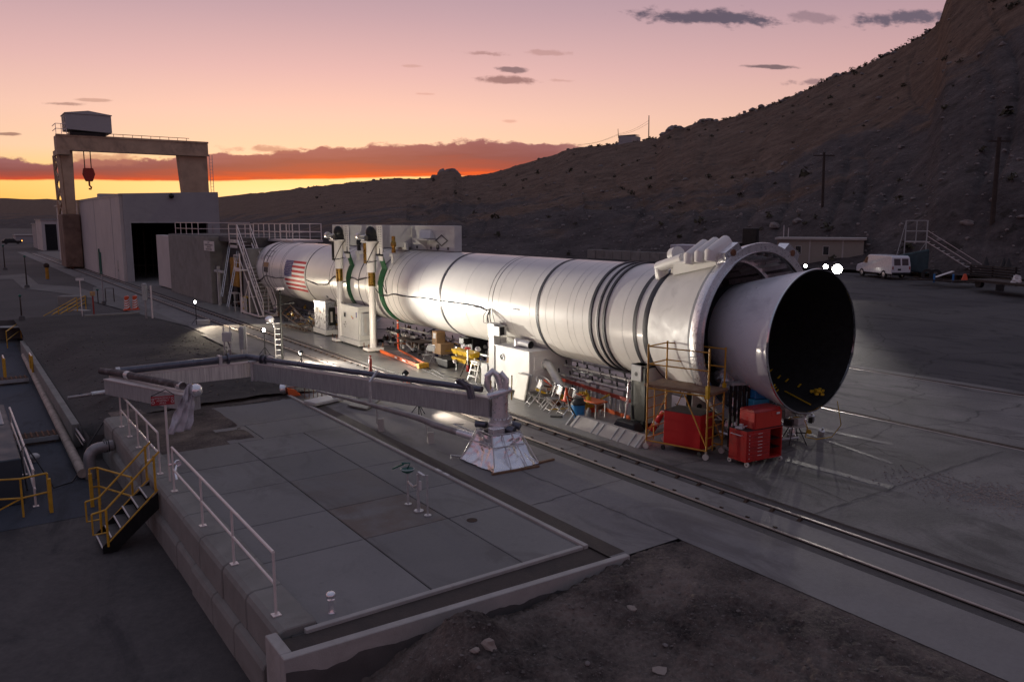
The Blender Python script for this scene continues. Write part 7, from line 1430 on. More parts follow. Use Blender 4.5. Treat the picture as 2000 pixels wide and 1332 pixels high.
for p, q in ((A, Bq), (C, D)):
    for zz in (2.45, 2.95): b.tube([p+Vector((0, 0, zz)), q+Vector((0, 0, zz-.0))], .02, 6)
b.tube([A+Vector((0, 0, 2.95)), C+Vector((0, 0, 2.95))], .02, 6); b.tube([A+Vector((0, 0, 2.45)), C+Vector((0, 0, 2.45))], .02, 6); b.build('guard_rail', 'scaff', t, smooth=True)
b = MB(); b.bar(Bq+Vector((-.02, 0, 1.7)), Bq+Vector((-.02, 0, 2.05)), .09); b.bar(D+Vector((0, 0, 1.8)), D+Vector((0, 0, 2.0)), .08); b.build('clamp', 'yellowpl', t)
for p in corner: b = MB(); b.lathe(p+Vector((-.03, 0, .085)), (1, .3, 0), [(0, .085), (.055, .085)], 16, caps=True); cs = b.build('caster', 'table', t, smooth=False); b = MB(); b.bar(p+Vector((0, 0, .1)), p+Vector((0, 0, .24)), .045); b.build('fork', 'galv', cs)
# red bin inside the scaffold
t = thing('red_cart', (16.6, 14.9, 0), 'bright red flat sided cart with a cluttered top, parked inside the yellow scaffold', 'cart')
a0 = Vector((16.12, 15.5, .16)); a1 = Vector((16.42, 14.42, .16)); n = Vector((.8, .2, 0)); b = MB(); b.hexa([a0, a1, a1+n, a0+n], [p+Vector((0, 0, .98)) for p in (a0, a1, a1+n, a0+n)]); b.build('cart_body', 'redbin', t, bev=.01); b = MB(); b.hexa([p+Vector((0, 0, .985)) for p in (a0, a1, a1+n, a0+n)], [p+Vector((0, 0, 1.0)) for p in (a0, a1, a1+n, a0+n)]); b.build('top_mat', 'concdark', t)
for p in (a0, a1, a1+n, a0+n): b = MB(); b.lathe((p.x, p.y, .07), (1, 0, 0), [(-.02, .07), (.02, .07)], 12, caps=True); b.build('wheel', 'blackrub', t)
# tool chest, lower roll cabinet and upper box
t = thing('tool_cabinet', (17.3, 13.25, 0), 'red rolling tool cabinet with seven drawers and an open side cupboard', 'tool cabinet')
f0 = Vector((16.66, 13.05, .13)); f1 = Vector((17.98, 12.92, .13)); back = Vector((.04, .60, 0)); up = Vector((0, 0, .80)); fx = (f1-f0)
def fp(u, v, d=0.0): return f0+fx*u+up*v-back.normalized()*d
b = MB(); g0 = f0+fx*.66; b.hexa([f0, g0, g0+back, f0+back], [f0+up, g0+up, g0+back+up, f0+back+up]); b.hexa([f0+fx*.66+back*.9, f1+back*.9, f1+back, f0+fx*.66+back], [f0+fx*.66+back*.9+up, f1+back*.9+up, f1+back+up, f0+fx*.66+back+up])
h0 = f0+fx*.97; b.hexa([h0, f1, f1+back, h0+back], [h0+up, f1+up, f1+back+up, h0+back+up]); b.hexa([f0+up, f1+up, f1+back+up, f0+back+up], [p+up*1.04 for p in (f0, f1, f1+back, f0+back)]); b.hexa([f0+fx*.66, f1, f1+back, f0+fx*.66+back], [p+up*.04 for p in (f0+fx*.66, f1, f1+back, f0+fx*.66+back)]); b.build('carcass', 'red', t)
b = MB(); b.hexa([p+up*1.04 for p in (f0, f1, f1+back, f0+back)], [p+up*1.055 for p in (f0, f1, f1+back, f0+back)]); b.build('top_mat', 'blackrub', t)
hs_ = (.21, .13, .12, .11, .11, .14, .12); v0 = .02
for k, hh_ in enumerate(hs_):
    b = MB(); v1 = v0+hh_*.97; b.hexa([fp(.03, v0, .0), fp(.63, v0, .0), fp(.63, v0, .018), fp(.03, v0, .018)], [fp(.03, v1-.01, .0), fp(.63, v1-.01, .0), fp(.63, v1-.01, .018), fp(.03, v1-.01, .018)]); dr = b.build('drawer', 'red', t, bev=.004)
    b = MB(); b.bar(fp(.30, v1-.035, .022), fp(.42, v1-.035, .022), .012, .012); b.build('label', 'signw', dr); b = MB(); b.lathe(fp(.07, (v0+v1)/2, .02), -back, [(0, .013), (.008, .013)], 8, caps=True); b.build('lock', 'signw', dr); v0 += hh_
for v in (.33, .63): b = MB(); b.hexa([fp(.665, v, -.02), fp(.965, v, -.02), fp(.965, v, -.5), fp(.665, v, -.5)], [fp(.665, v+.015, -.02), fp(.965, v+.015, -.02), fp(.965, v+.015, -.5), fp(.665, v+.015, -.5)]); b.build('shelf', 'blackmetal', t)
b = MB(); b.hexa([fp(.662, .045, -.005), fp(.664, .045, -.005), fp(.664, .045, -.5), fp(.662, .045, -.5)], [fp(.662, .99, -.005), fp(.664, .99, -.005), fp(.664, .99, -.5), fp(.662, .99, -.5)]); b.hexa([fp(.664, .045, -.51), fp(.968, .045, -.51), fp(.968, .045, -.515), fp(.664, .045, -.515)], [fp(.664, .99, -.51), fp(.968, .99, -.51), fp(.968, .99, -.515), fp(.664, .99, -.515)]); b.build('cupboard_lining', 'black', t)
b = MB(); lf = Vector((-.03, 0, 0)); b.tube([f0+back*.2+up*.9+lf, f0+back*.2+up*.9+lf*3, f0+back*.8+up*.9+lf*3, f0+back*.8+up*.9+lf], .012, 6); b.build('handle', 'galv', t)
for p in (f0, f1, f0+back, f1+back): b = MB(); b.lathe((p.x+.05*(1 if p.x < 17 else -1)-.02, p.y, .068), (1, 0, 0), [(0, .066), (.045, .066)], 18, caps=True); wh = b.build('caster', 'table', t); b = MB(); b.lathe((p.x+.05*(1 if p.x < 17 else -1)-.024, p.y, .068), (1, 0, 0), [(0, .02), (.053, .02)], 10, caps=True); b.build('hub', 'blackmetal', wh)
t = thing('tool_chest', (17.4, 13.3, .96), 'red lidded tool chest sitting on the rolling tool cabinet', 'tool chest')
e0 = Vector((16.95, 13.05, .975)); e1 = Vector((17.95, 12.96, .975)); eb = Vector((.04, .52, 0)); eu = Vector((0, 0, .52)); b = MB(); b.hexa([e0, e1, e1+eb, e0+eb], [e0+eu*.86, e1+eu*.86, e1+eb+eu*.86, e0+eb+eu*.86]); b.build('box_body', 'red', t, bev=.008)
b = MB(); b.hexa([p+eu*.865-Vector((.01, 0, 0)) for p in (e0, e1, e1+eb, e0+eb)], [p+eu for p in (e0+eb*.1, e1+eb*.1, e1+eb*.95, e0+eb*.95)]); b.build('lid', 'red', t, bev=.008); b = MB(); b.hexa([e0+fx*.0+eu*.02-eb*.03+Vector((.04, 0, 0)), e1-eb*.03+eu*.02, e1+eu*.02, e0+eu*.02+Vector((.04, 0, 0))], [e0+eu*.84-eb*.03+Vector((.04, 0, 0)), e1-eb*.03+eu*.84, e1+eu*.84, e0+eu*.84+Vector((.04, 0, 0))]); b.build('front_panel', mat('red_bright', (.55, .035, .02), .35, var=.06, coat=.2, bump=.03), t); b = MB(); b.rbox((17.78, 12.935, 1.32), .12, .012, .05, -.09); b.build('badge', 'signw', t)
t = thing('bench_vice', (16.75, 13.4, .98), 'small grey bench vice on the left end of the tool cabinet', 'vice'); b = MB(); b.rbox((16.74, 13.35, .975), .14, .22, .06, .2); b.rbox((16.74, 13.3, 1.03), .08, .1, .09, .2); b.rbox((16.74, 13.5, 1.03), .08, .06, .09, .2); b.build('vice_body', 'galv', t, bev=.01); b = MB(); b.tube([(16.66, 13.18, 1.07), (16.80, 13.16, 1.09)], .01, 6); b.build('handle', 'galv', t)
# blue boxes and black stack behind the chest
t = thing('gas_rack', (18.4, 14.3, 0), 'rack of black upright tubes behind the red tool cabinet', 'rack')
for k in range(5): b = MB(); b.tube([(17.55+.12*k, 14.35-.06*k, .1), (17.55+.12*k, 14.35-.06*k, 1.95)], .045, 10); b.build('tube', 'blackmetal', t)
b = MB(); b.rbox((17.85, 14.2, .05), .85, .5, .06, -.4); b.build('rack_base', 'steelpaint', t); b = MB(); b.rbox((17.8, 14.22, 1.9), .7, .25, .08, -.4); b.build('rack_frame', 'steelpaint', t)
for k, (z_, lb, mt_) in enumerate(((1.25, 'light blue equipment case, lower one of the two by the black tubes', 'cyanb'), (1.52, 'darker blue box with a pale socket panel, on top of the light blue case', 'blue'))):
    t = thing('equipment_case', (18.25, 14.0, z_), lb, 'case', 'blue cases behind the tool chest'); b = MB(); b.rbox((18.22, 13.95, z_), .52-.1*k, .36, .25, -.3); b.build('case_body', mt_, t, bev=.015)
    if k: b = MB(); b.rbox((18.32, 13.77, z_+.03), .22, .05, .2, -.3); b.build('socket_panel', 'signw', t)
t = thing('case_stand', (18.2, 14.0, 0), 'black stand under the blue cases', 'stand'); b = MB(); b.rbox((18.22, 13.95, 1.2), .55, .4, .045, -.3); b.rbox((18.22, 13.95, .4), .5, .36, .04, -.3)
for dx in (-.22, .22):
    for dy in (-.14, .14): b.bar((18.22+dx, 13.95+dy, 0), (18.22+dx, 13.95+dy, 1.2), .035)
b.build('stand_frame', 'blackmetal', t)
# small table and chair beyond the chest
q = (19.7, 13.85, 0); t = thing('side_table', q, 'small round table with a grey box, to the right of the red tool chest', 'table'); b = MB(); b.lathe((19.75, 13.8, .52), (0, 0, 1), [(0, .05), (0, .3), (.03, .3), (.035, 0)], 20); b.build('tabletop', 'table', t, smooth=True); b = MB()
for a in (.3, 1.87, 3.44, 5.0): b.tube([(19.75+.12*math.cos(a), 13.8+.12*math.sin(a), .52), (19.75+.38*math.cos(a), 13.8+.38*math.sin(a), 0)], .015, 6)
b.build('leg', 'blackmetal', t)
t = thing('power_box', (19.8, 13.75, .56), 'grey power box on the small round table', 'box'); b = MB(); b.rbox((19.85, 13.78, .557), .38, .26, .2, .15); b.build('box_body', 'offwhite', t, bev=.01); b = MB(); b.rbox((19.55, 13.85, .557), .25, .25, .16, .4); b.build('black_case', 'blackrub', t)
b = MB(); b.tube([(19.6, 13.9, .72), (19.8, 13.75, .78), (20.05, 13.7, .7), (20.1, 13.6, .45), (20.1, 13.65, .15), (20.6, 13.6, .02), (21.2, 13.5, .02), (21.0, 13.1, .5), (20.5, 12.95, 1.3)], .013, 6); o = b.build('yellow_lead', 'yellowpl', smooth=True); tag(o, 'thin yellow lead running from the small table up to the rim of the nozzle', 'cable')
folding_chair(19.2, 14.35, R(250), 'white backed chair half hidden behind the red tool chest', 'signw')
t = thing('tape_reel', (20.12, 13.55, 0), 'small yellow reel hanging at the side of the small round table', 'reel'); b = MB(); b.lathe((20.12, 13.55, .33), (.8, .6, 0), [(0, .07), (.04, .07)], 14, caps=True); b.build('reel', 'yellowpl', t); b = MB(); b.bar((20.1, 13.57, .38), (20.02, 13.62, .52), .01); b.build('strap', 'yellowpl', t)
# foil and blasted plate behind the scaffold
t = thing('perforated_plate', (18.2, 15.7, 0), 'grey plate with dark round holes standing below the skirt behind the scaffold', 'plate')
b = MB(); b.prism([(17.7, 15.95, .1), (18.9, 15.35, .1), (18.7, 15.45, 1.35), (18.2, 15.7, 1.55), (17.75, 15.92, 1.3)], .04, (.4, .9, 0)); b.build('plate', 'steelpaint', t); b = MB()
for k, (f, z_) in enumerate(((.2, .5), (.5, .5), (.2, .95), (.5, .95), (.75, .7))): b.lathe((17.7+1.2*f-.012, 15.95-.6*f-.02, z_), (-.4, -.9, 0), [(0, .085), (.004, .001)], 14)
b.build('plate_hole', 'blackmetal', t)
def crumple(c, s_, rnd, n=12):
    b = MB(); b.ball(c, s_, n, 9); o = rnd.uniform(0, 50); b.v = [tuple(Vector(p)+(Vector(p)-Vector(c))*.9*noise.noise((Vector(p)-Vector(c))/s_*1.6+Vector((o, 0, 0)))) for p in b.v]; return b
rnd = random.Random(77); b = MB()
for c, s_ in (((18.2, 14.95, 1.75), .35), ((18.5, 14.9, 1.35), .32), ((18.3, 14.85, 1.0), .28), ((18.0, 15.0, 2.0), .22), ((18.7, 15.2, .6), .3)): q = crumple(c, s_, rnd); b.add(q.v, q.f)
o = b.build('foil_bundle', 'foilwrap', smooth=True); tag(o, 'crumpled silver foil bundled below the skirt behind the yellow scaffold', 'foil')
rnd = random.Random(78); b = MB()
for c, s_ in (((20.2, 13.9, .95), .25), ((19.9, 14.2, 1.0), .25), ((20.5, 14.6, .85), .3)): q = crumple(c, s_, rnd); b.add(q.v, q.f)
o = b.build('pale_cover', 'offwhite', smooth=True); tag(o, 'crumpled pale cover bunched up under the bottom of the nozzle', 'cover')
t = thing('aft_cradle', (19.1, 15.6, 0), 'dark steel cradle carrying the aft skirt, mostly hidden behind the scaffold', 'cradle')
b = MB(); b.box(18.2, 18.5, 15.6, 16.6, 0, 1.2); b.box(19.7, 20.0, 15.6, 16.6, 0, 1.2); b.box(18.2, 20.0, 15.8, 16.4, .3, .6); b.build('cradle_frame', 'blackmetal', t, bev=.02); b = MB(); b.box(18.4, 19.8, 15.9, 16.3, .6, .78); b.build('saddle', 'blackrub', t)
t = thing('mid_cradle', (19.1, 28, 0), 'dark steel cradle under the middle of the booster', 'cradle')
b = MB(); b.box(18.7, 19.5, 29.7, 30.3, 0, 1.25); b.box(18.3, 19.9, 29.8, 30.2, 1.0, 1.28); b.build('cradle_frame', 'blackmetal', t, bev=.02); b = MB(); b.box(18.5, 19.7, 29.75, 30.25, 1.24, 1.30); b.build('saddle', 'blackrub', t)
# red gas cylinder by the rails, cables on the floor
t = thing('red_cylinder', (14.25, 30.85, 0), 'slim red cylinder standing between the rails behind the long boom arm', 'cylinder'); b = MB(); b.lathe((14.3, 30.9, -.015), (0, 0, 1), [(0, .07), (.62, .07), (.68, .03), (.78, .03)], 12, caps=True); b.build('body', 'redpost', t, smooth=True); b = MB(); b.lathe((14.3, 30.9, .70), (0, 0, 1), [(0, .05), (.06, .05)], 10, caps=True); b.build('valve', 'redpost', t)
def floor_cable(label, pts, r=.02): b = MB(); b.tube([(x, y, r+.003) for x, y in pts], r, 6); o = b.build('floor_cable', 'blackrub', smooth=True); tag(o, label, 'cable', 'black cables on the bay floor')
floor_cable('black cable snaking over the bay floor from lifting column to orange ladder', [(17.3, 39), (16.7, 37.2), (16.9, 36.0), (17.0, 35.2), (17.4, 34.6)], .03)
floor_cable('black cable curving from the orange ladder to the small step ladder', [(16.9, 31.0), (16.75, 29.6), (16.5, 28.6), (16.7, 27.6), (17.0, 27.2), (16.75, 26.2), (16.9, 25.5)])
floor_cable('second black cable between the storage bin and the grey cable post', [(16.6, 30.8), (16.35, 29.0), (16.2, 28.0), (16.4, 27.0), (16.55, 26.0)], .015)
floor_cable('black cable trailing from the grey cabinet toward the rails', [(17.2, 41.8), (16.9, 41.3), (17.0, 40.8), (16.6, 40.3)], .03)

# ---------------------------------------------------------------- yard beyond: office, van, container, wall, trailers
def yz(x): return max(0, .033*(x-33)*.9)
t = thing('site_office', (79, 53, 1.4), 'low pale site office with two small windows, beyond the floodlights', 'office')
a = Vector((76.6, 57.0, 0)); c = Vector((81.2, 49.3, 0)); d = (c-a).normalized(); n = Vector((-d.y, d.x, 0)); n = n if n.x > 0 else -n; z0 = 1.2; z1 = z0+3.2
b = MB(); b.hexa([(p.x, p.y, z0) for p in (a, c, c+n*4, a+n*4)], [(p.x, p.y, z1) for p in (a, c, c+n*4, a+n*4)]); b.build('wall', mat('office_wall', (.26, .235, .20), .7, var=.06, dirt=(.28, .25, .2), dsc=.8), t)
b = MB(); e = d*.25; b.hexa([(p.x, p.y, z1) for p in (a-e-n*.3, c+e-n*.3, c+e+n*4.2, a-e+n*4.2)], [(p.x, p.y, z1+.22) for p in (a-e-n*.3, c+e-n*.3, c+e+n*4.2, a-e+n*4.2)]); b.build('roof', 'conclight', t)
def wall_rect(a, d, n, u0, u1, v0, v1, off, mt, name, par):
    b = MB(); P = lambda u, o: a+d*u-n*o; b.hexa([(*P(u0, off)[:2], v0), (*P(u1, off)[:2], v0), (*P(u1, 0)[:2], v0), (*P(u0, 0)[:2], v0)], [(*P(u0, off)[:2], v1), (*P(u1, off)[:2], v1), (*P(u1, 0)[:2], v1), (*P(u0, 0)[:2], v1)]); return b.build(name, mt, par)
for u in (2.0, 4.9): w = wall_rect(a, d, n, u-.08, u+.62, z0+1.5, z0+2.55, .03, 'conclight', 'window', t); wall_rect(a, d, n, u, u+.54, z0+1.58, z0+2.47, .045, 'glass', 'pane', w)
wall_rect(a, d, n, 3.4, 3.55, z0+.1, z1, .05, 'conclight', 'corner_trim', t); wall_rect(a, d, n, 6.8, 6.95, z0+.1, z1, .05, 'conclight', 'corner_trim', t)
b = MB(); p = a+d*.6+n*.5; b.bar((p.x, p.y, z1+.2), (p.x, p.y, z1+1.6), .08); p = a+d*1.1+n*.5; b.bar((p.x, p.y, z1+.2), (p.x, p.y, z1+1.3), .08); b.build('vent_pipe', 'galv', t)
# van
def van():
    t = thing('van', (71.6, 42.2, 1.2), 'white cargo van parked beyond the nozzle, its rear windows toward the yard', 'van')
    # van local: x forward, y left
    rz = math.atan2(4.6, -.2); rz = math.atan2(45.0-39.6, 73.6-71.0); ca, sa = math.cos(rz), math.sin(rz); ox, oy, oz = 71.0, 39.3, 1.22
    F = lambda x, y, z: (ox+x*ca-y*sa, oy+x*sa+y*ca, oz+z)
    prof = [(0, .42), (0, 1.15), (.12, 1.95), (.35, 2.08), (3.55, 2.10), (3.85, 2.0), (4.45, 1.30), (5.35, 1.08), (5.5, .85), (5.5, .42)]
    b = MB(); w = .98
    vs = []
    for x, z in prof:
        inn = .10*max(0, (z-1.15))/.9
        vs.append((x, w-inn, z))
    m = len(vs); b.add([F(*v) for v in vs]+[F(x, -y, z) for x, y, z in vs], [tuple(range(m)), tuple(reversed(range(m, 2*m)))]+[(i, m+i, m+(i+1) % m, (i+1) % m) for i in range(m)])
    bd = b.build('body', mat('van_paint', (.62, .63, .66), .28, var=.03, bump=0, coat=.4), t, bev=.05)
    for x0, x1 in ((-.012, 0),):
        for y0, y1 in ((.08, .72), (-.72, -.08)): b = MB(); b.hexa([F(-.01, y0, 1.22), F(-.01, y1, 1.22), F(.03, y1, 1.22), F(.03, y0, 1.22)], [F(.09, y0, 1.82), F(.09, y1, 1.82), F(.14, y1, 1.82), F(.14, y0, 1.82)]); b.build('rear_window', 'glass', t)
    for s_ in (1, -1):
        b = MB(); y_ = s_*(w-.045); b.prism([F(3.72, y_, 1.28), F(4.42, y_, 1.28), F(3.98, y_-s_*.05, 1.86), F(3.72, y_-s_*.05, 1.86)], .03*s_, (-sa, ca, 0)); b.build('side_window', 'glass', t)
        b = MB(); b.hexa([F(-.02, s_*.84-.06, .85), F(-.02, s_*.84+.06, .85), F(.02, s_*.84+.06, .85), F(.02, s_*.84-.06, .85)], [F(-.01, s_*.84-.06, 1.12), F(-.01, s_*.84+.06, 1.12), F(.02, s_*.84+.06, 1.12), F(.02, s_*.84-.06, 1.12)]); b.build('tail_lamp', 'redpost', t)
        for x_ in (1.15, 4.55): b = MB(); b.lathe(F(x_, s_*.80, .36), (-sa*s_, ca*s_, 0), [(0, .36), (.19, .36), (.19, .22)], 20, caps=False); wl = b.build('wheel', 'tyre', t); b = MB(); b.lathe(F(x_, s_*.97, .36), (-sa*s_, ca*s_, 0), [(0, .22), (.01, .14), (.02, .0)], 18); b.build('rim', 'galv', wl)
    b = MB(); b.hexa([F(-.14, -.92, .38), F(-.14, .92, .38), F(.0, .92, .38), F(.0, -.92, .38)], [F(-.14, -.92, .58), F(-.14, .92, .58), F(.0, .92, .58), F(.0, -.92, .58)]); b.build('bumper', 'blackmetal', t, bev=.02)
    b = MB(); b.hexa([F(4.46, -.82, 1.33), F(4.46, .82, 1.33), F(3.92, .78, 1.98), F(3.92, -.78, 1.98)], [F(4.50, -.82, 1.35), F(4.50, .82, 1.35), F(3.97, .78, 2.0), F(3.97, -.78, 2.0)]); b.build('windscreen', 'glass', t)
    b = MB(); b.hexa([F(-.013, .02, .75), F(-.013, .34, .75), F(0, .34, .75), F(0, .02, .75)], [F(-.01, .02, .92), F(-.01, .34, .92), F(0, .34, .92), F(0, .02, .92)]); b.build('plate', 'blackmetal', t)
van()
# white container behind the booster top
t = thing('container', (75, 69, 1.4), 'plain white box container behind the booster, left of the hold down post', 'container')
p = [Vector((70.74, 67.82, 1.84)), Vector((71.84, 63.67, 1.97))]; d = (p[1]-p[0]).normalized(); d.z = 0; n = Vector((-d.y, d.x, 0)); zt3 = (70.71, 67.86, 3.67)[2]; b = MB(); q = [p[0], p[1]+d*3, p[1]+d*3+n*3, p[0]+n*3]; b.hexa([(v.x, v.y, 1.2) for v in q], [(v.x, v.y, zt3) for v in q]); b.build('box_body', mat('container_paint', (.50, .50, .54), .45, var=.05), t, bev=.06); b = MB()
for k in range(4): v = p[0]+d*(.4+k*1.6); b.bar((v.x, v.y, 1.25), (v.x, v.y, zt3-.1), .05)
b.build('rib', 'offwhite', t)
t = thing('jersey_wall', (72, 85, 1.4), 'low grey block wall along the foot of the hill behind the booster', 'wall')
for k in range(9):
    u0 = 1160+k*17; L = [((74.1, 86.63, 1.59)), ((74.52, 71.11, 2.31))]; p = Vector(L[0]).lerp(Vector(L[1]), k/9); q = Vector(L[0]).lerp(Vector(L[1]), (k+.97)/9); b = MB(); b.bar((p.x, p.y, 1.9), (q.x, q.y, 1.9), .6, 1.2); b.build('block', 'conc', t, bev=.03)
t = thing('dark_machine', (74, 66, 1.4), 'dark boxy machine just behind the top of the aft skirt', 'machine'); p = (74.58, 62.03, 3.03); zt4 = (74.53, 62.08, 4.87)[2]; b = MB(); b.rbox((p[0], p[1], 1.3), 3.6, 2.4, zt4-2.2, .5); b.build('body', 'blackmetal', t, bev=.05); q = (76.02, 60.25, 3.05); b = MB(); b.rbox((q[0], q[1], 1.3), 1.6, 1.6, (75.95, 60.33, 5.64)[2]-1.3, .5); b.build('stack', 'blackmetal', t, bev=.05)
# stair tower
t = thing('stair_tower', (80, 45, 1.5), 'grey tubular stair tower with a railed top, behind the parked van', 'stair tower')

T0 = Vector((73.56, 40.55, 2.24)); T1 = Vector((74.42, 38.96, 2.29)); zT = (73.49, 40.68, 4.54)[2]; zR = (73.43, 40.79, 6.49)[2]; dd = (T1-T0).normalized(); dd.z = 0; nn = Vector((-dd.y, dd.x, 0))
if nn.x < 0: nn = -nn
b = MB(); w = (T1-T0).length
cs = [T0, T0+dd*w, T0+dd*w+nn*1.8, T0+nn*1.8]
for v in cs: b.bar((v.x, v.y, 1.2), (v.x, v.y, zR), .07)
for zz in (zT, (zT+zR)/2, zR):
    for i in range(4): v, q = cs[i], cs[(i+1) % 4]; b.bar((v.x, v.y, zz), (q.x, q.y, zz), .07)
v, q = cs[0], cs[1]; b.bar((v.x, v.y, 1.4), (q.x, q.y, zT), .05); v = cs[0]-dd*1.0; b.bar((v.x, v.y, 1.2), (cs[0].x, cs[0].y, zR), .05); m_ = (cs[0]+cs[1])/2; b.bar((m_.x, m_.y, zT), (m_.x, m_.y, zR), .06); b.build('tower_frame', 'steelpaint', t)
b = MB(); b.hexa([(v.x, v.y, zT-.06) for v in cs], [(v.x, v.y, zT) for v in cs]); b.build('deck', 'galv', t)
b = MB(); s0 = cs[1]; s1 = cs[1]+dd*4.6
for k in range(11): f = k/11; v = s0.lerp(s1, f); b.hexa([(v.x, v.y, zT-(zT-1.5)*f-.03), ((v+dd*.3).x, (v+dd*.3).y, zT-(zT-1.5)*f-.03), ((v+dd*.3+nn*.9).x, (v+dd*.3+nn*.9).y, zT-(zT-1.5)*f-.03), ((v+nn*.9).x, (v+nn*.9).y, zT-(zT-1.5)*f-.03)], [(v.x, v.y, zT-(zT-1.5)*f), ((v+dd*.3).x, (v+dd*.3).y, zT-(zT-1.5)*f), ((v+dd*.3+nn*.9).x, (v+dd*.3+nn*.9).y, zT-(zT-1.5)*f), ((v+nn*.9).x, (v+nn*.9).y, zT-(zT-1.5)*f)])
b.build('treads', 'galv', t); b = MB()
for off in (0, .9):
    for h_ in (.0, .55, 1.05): a_0 = s0+nn*off; a_1 = s1+nn*off; b.bar((a_0.x, a_0.y, zT+h_), (a_1.x, a_1.y, 1.5+h_), .05)
b.build('side_rail', 'galv', t)
# dark awning-like stack and wheels behind the van, small yard objects

t = thing('covered_pallet', (70.78, 37.28, 1.8), 'dark tarpaulin covered stack behind the van', 'stack'); q = Vector((70.93, 36.99, 1.8)); b = MB(); b.hexa([(q.x+1.4, q.y+3.4, 2.0), (q.x+2.6, q.y+1.2, 1.6), (q.x+3.8, q.y+1.8, 1.6), (q.x+2.6, q.y+4, 2.0)], [(q.x+1.4, q.y+3.4, 3.3), (q.x+2.6, q.y+1.2, 3.9), (q.x+3.8, q.y+1.8, 3.9), (q.x+2.6, q.y+4, 3.3)]); b.build('tarpaulin', mat('tarp', (.02, .05, .06), .6, var=.3, bump=.5, bsc=3), t, bev=.1)
for k, (u, v) in enumerate(((1811, 527), (1826, 530))): q = (69.22, 35.95, 1.79) if k == 0 else (69.51, 35.4, 1.81); b = MB(); b.lathe((q[0], q[1], 1.85), (.9, .4, 0), [(0, .25), (0, .5), (.3, .5), (.3, .25)], 18); o = b.build('spare_tyre', 'tyre'); tag(o, ['upright black tyre just right of the van', 'upright black tyre, the farther right of the two by the van'][k], 'tyre', 'tyres beside the van')
t = thing('lumber_pile', (67.22, 33.26, 1.93), 'low pile of boards with a white scrap and an orange cone, right of the van', 'pile'); q = Vector((68.12, 33.71, 1.87)); rnd = random.Random(9)
b = MB()
for k in range(14): a = rnd.uniform(-.3, .3)-.7; x_, y_ = q.x+rnd.uniform(-2, 2), q.y+rnd.uniform(-2, 2); b.bar((x_-1.4*math.cos(a), y_-1.4*math.sin(a), 1.4+rnd.uniform(0, .3)), (x_+1.4*math.cos(a), y_+1.4*math.sin(a), 1.4+rnd.uniform(0, .3)), .2, .06)
b.build('board', 'wood', t); b = MB(); b.bar((q.x-.8, q.y+.6, 1.8), (q.x+.3, q.y-.3, 2.3), .5, .03); b.build('white_scrap', 'signw', t); b = MB(); b.lathe((q.x+.9, q.y-1.0, 1.5), (0, 0, 1), [(0, .3), (.6, .1)], 10, caps=True); b.build('cone', 'orangepl', t); b = MB(); b.bar((q.x-1.3, q.y+.4, 1.4), (q.x-1.3, q.y+.4, 2.1), .12); b.bar((q.x-.2, q.y-.6, 1.4), (q.x-.2, q.y-.6, 2.1), .12); b.build('blue_post', 'blue', t)
t = thing('flat_trailer', (66.85, 29.33, 1.96), 'long low flat trailer parked at the right edge of the yard', 'trailer')
a = Vector((66.05, 31.08, 1.97)); c = Vector((63.06, 25.44, 2.2)); d = (c-a).normalized(); d.z = 0; n = Vector((-d.y, d.x, 0)); n = n if n.x > 0 else -n; b = MB(); b.hexa([(v.x, v.y, 1.75) for v in (a, c, c+n*2.2, a+n*2.2)], [(v.x, v.y, 1.92) for v in (a, c, c+n*2.2, a+n*2.2)]); b.build('deck', 'wood', t); b = MB(); v = a+d*3.6; b.rbox((v.x, v.y, 1.25), .6, .5, .5, .3); b.build('support', 'blackmetal', t); b = MB(); v = a+d*.8+n*.3; b.lathe((v.x, v.y, 1.6), (n.x, n.y, 0), [(0, .35), (.3, .35)], 14, caps=True); b.build('wheel', 'tyre', t)
b = MB(); v = a+d*4.2+n*.8; q_ = crumple((v.x, v.y, 2.05), .35, random.Random(3)); b.add(q_.v, q_.f); b.build('plastic_wrap', 'signw', t)
t = thing('timber_rack', (73.09, 32.52, 1.96), 'stacked timber rack with cones on top, behind the flat trailer', 'rack'); a = Vector((74.29, 34.72, 2.26)); c = Vector((71.97, 30.07, 2.55)); b = MB()
for k in range(5): b.bar((a.x, a.y, 1.7+k*.22), (c.x, c.y, 1.7+k*.22), .8, .10)
b.build('timber', 'wood', t); b = MB()
for f in (0, .5, 1): v = a.lerp(c, f); b.bar((v.x, v.y, 1.3), (v.x, v.y, 2.7), .12)
b.build('upright', 'blackmetal', t)
for k, f in enumerate((.33, .72, .82)): v = a.lerp(c, f); b = MB(); b.lathe((v.x, v.y, 2.64), (0, 0, 1), [(0, .28), (.75, .05)], 12, caps=True); o = b.build('stored_cone', 'blackrub'); tag(o, ['dark stored cone on the timber rack, left of the utility pole', 'dark stored cone on the timber rack, middle one', 'dark stored cone on the timber rack, rightmost'][k], 'traffic cone', 'dark cones on the timber rack')
t = thing('yard_fence', (84.26, 36.93, 3.07), 'thin wire fence with a top rail along the foot of the hill, upper right', 'fence'); a = Vector((84.58, 43.26, 1.77)); c = Vector((82.01, 31.92, 2.36)); a.z = c.z = 1.6; b = MB(); L = (c-a).length
for k in range(8): v = a.lerp(c, k/7); b.bar((v.x, v.y, 1.3), (v.x, v.y, 4.6), .07)
b.bar((a.x, a.y, 4.55), (c.x, c.y, 4.55), .06); b.build('fence_frame', 'galv', t); b = MB()
for k in range(60): v = a.lerp(c, k/59); q = a.lerp(c, min(1, (k+3)/59)); b.bar((v.x, v.y, 1.4), (q.x, q.y, 3.2), .012)
b.build('wire_mesh', 'galv', t)
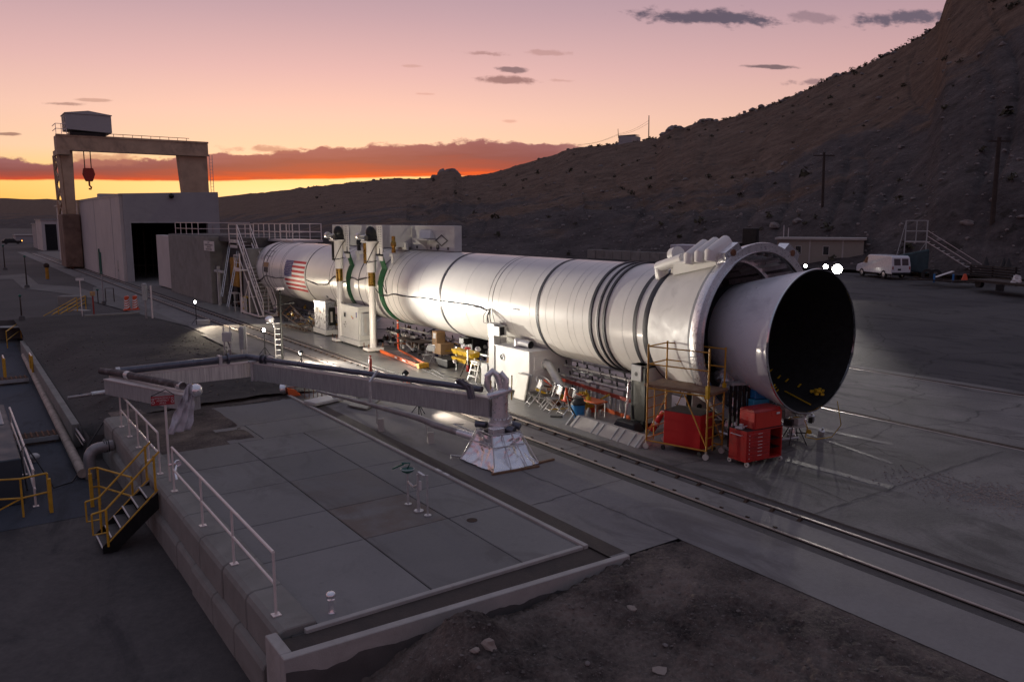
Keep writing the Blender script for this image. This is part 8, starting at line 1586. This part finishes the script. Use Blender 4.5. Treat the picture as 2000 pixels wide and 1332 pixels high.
# ---------------------------------------------------------------- stones on the foreground dirt
def stone(c, r, label, mt, seed, fl=.5):
    rnd = random.Random(seed); q = rock_verts((c[0], c[1], c[2]), r, rnd, fl); o = q.build('stone', mt); tag(o, label, 'stone', 'single stones on the foreground dirt')
def dp(u, v):
    x, y = u, v; return (x, y, dirt(x, y)+.02)
stone(dp(*(9.05, 9.31, -0.12)[:2]), .085, 'pale buff stone on the dirt below the corner of the concrete paving', 'rockpale', 1)
stone(dp(*(8.19, 7.81, -0.15)[:2]), .10, 'flat pale grey stone near the bottom edge of the picture', 'rockpale', 2, .25)
stone(dp(*(8.78, 8.27, -0.15)[:2]), .05, 'small pinkish stone between the buff stone and the flat grey stone', 'rock', 3)
stone(dp(*(7.38, 8.52, -0.2)[:2]), .06, 'small dull stone at the bottom, left of the flat grey stone', 'rock', 4)
stone(dp(*(6.16, 9.38, 0.12)[:2]), .10, 'broken brown rock sticking out of the dirt mound', 'rockpale', 5, .9)
stone(dp(*(5.91, 9.36, 0.05)[:2]), .06, 'pale stone at the foot of the broken brown rock', 'rockpale', 6, .6)
rnd = random.Random(14); b = MB()
for _ in range(4200):
    x, y = rnd.uniform(3.6, 11.6), rnd.uniform(3.0, 10.5)
    if x > 10.2 and y > 10.4: continue
    s_ = .005+.032*rnd.random()**5; q = rock_verts((x, y, dirt(x, y)+s_*.1), s_, rnd, .5); b.add(q.v, q.f)
o = b.build('gravel_stones', 'pebble', org=(0, 0, 0)); tag(o, 'small loose stones littering the foreground dirt', 'gravel', kind='stuff')
rnd = random.Random(15); b = MB()
for _ in range(900):
    x, y = rnd.uniform(3.4, 11.0), 29.5+24*rnd.random()**1.4; s_ = .015+.05*rnd.random()**3; q = rock_verts((x, y, yard(x, y)+s_*.2), s_, rnd, .6); b.add(q.v, q.f)
o = b.build('yard_gravel', 'pebble', org=(0, 0, 0)); tag(o, 'loose stones scattered over the dark gravel yard', 'gravel', kind='stuff')
# coarse broken surface on the apron at the far right
rnd = random.Random(16); b = MB(); P0_ = (19.2, 8.97, 0.0); P1_ = (20.13, 7.25, 0.0)
for _ in range(2200):
    f = rnd.random(); x = P0_[0]+(P1_[0]-P0_[0])*f+rnd.gauss(0, .55); y = P0_[1]+(P1_[1]-P0_[1])*f+rnd.gauss(0, .9); s_ = .008+.02*rnd.random()**2; q = rock_verts((x, y, s_*.2), s_, rnd, .5); b.add(q.v, q.f)
o = b.build('broken_asphalt', 'rockpale', org=(0, 0, 0)); tag(o, 'patch of crumbled pale surfacing on the apron at the right', 'gravel', kind='stuff')
# depsgraph tidy: nothing else
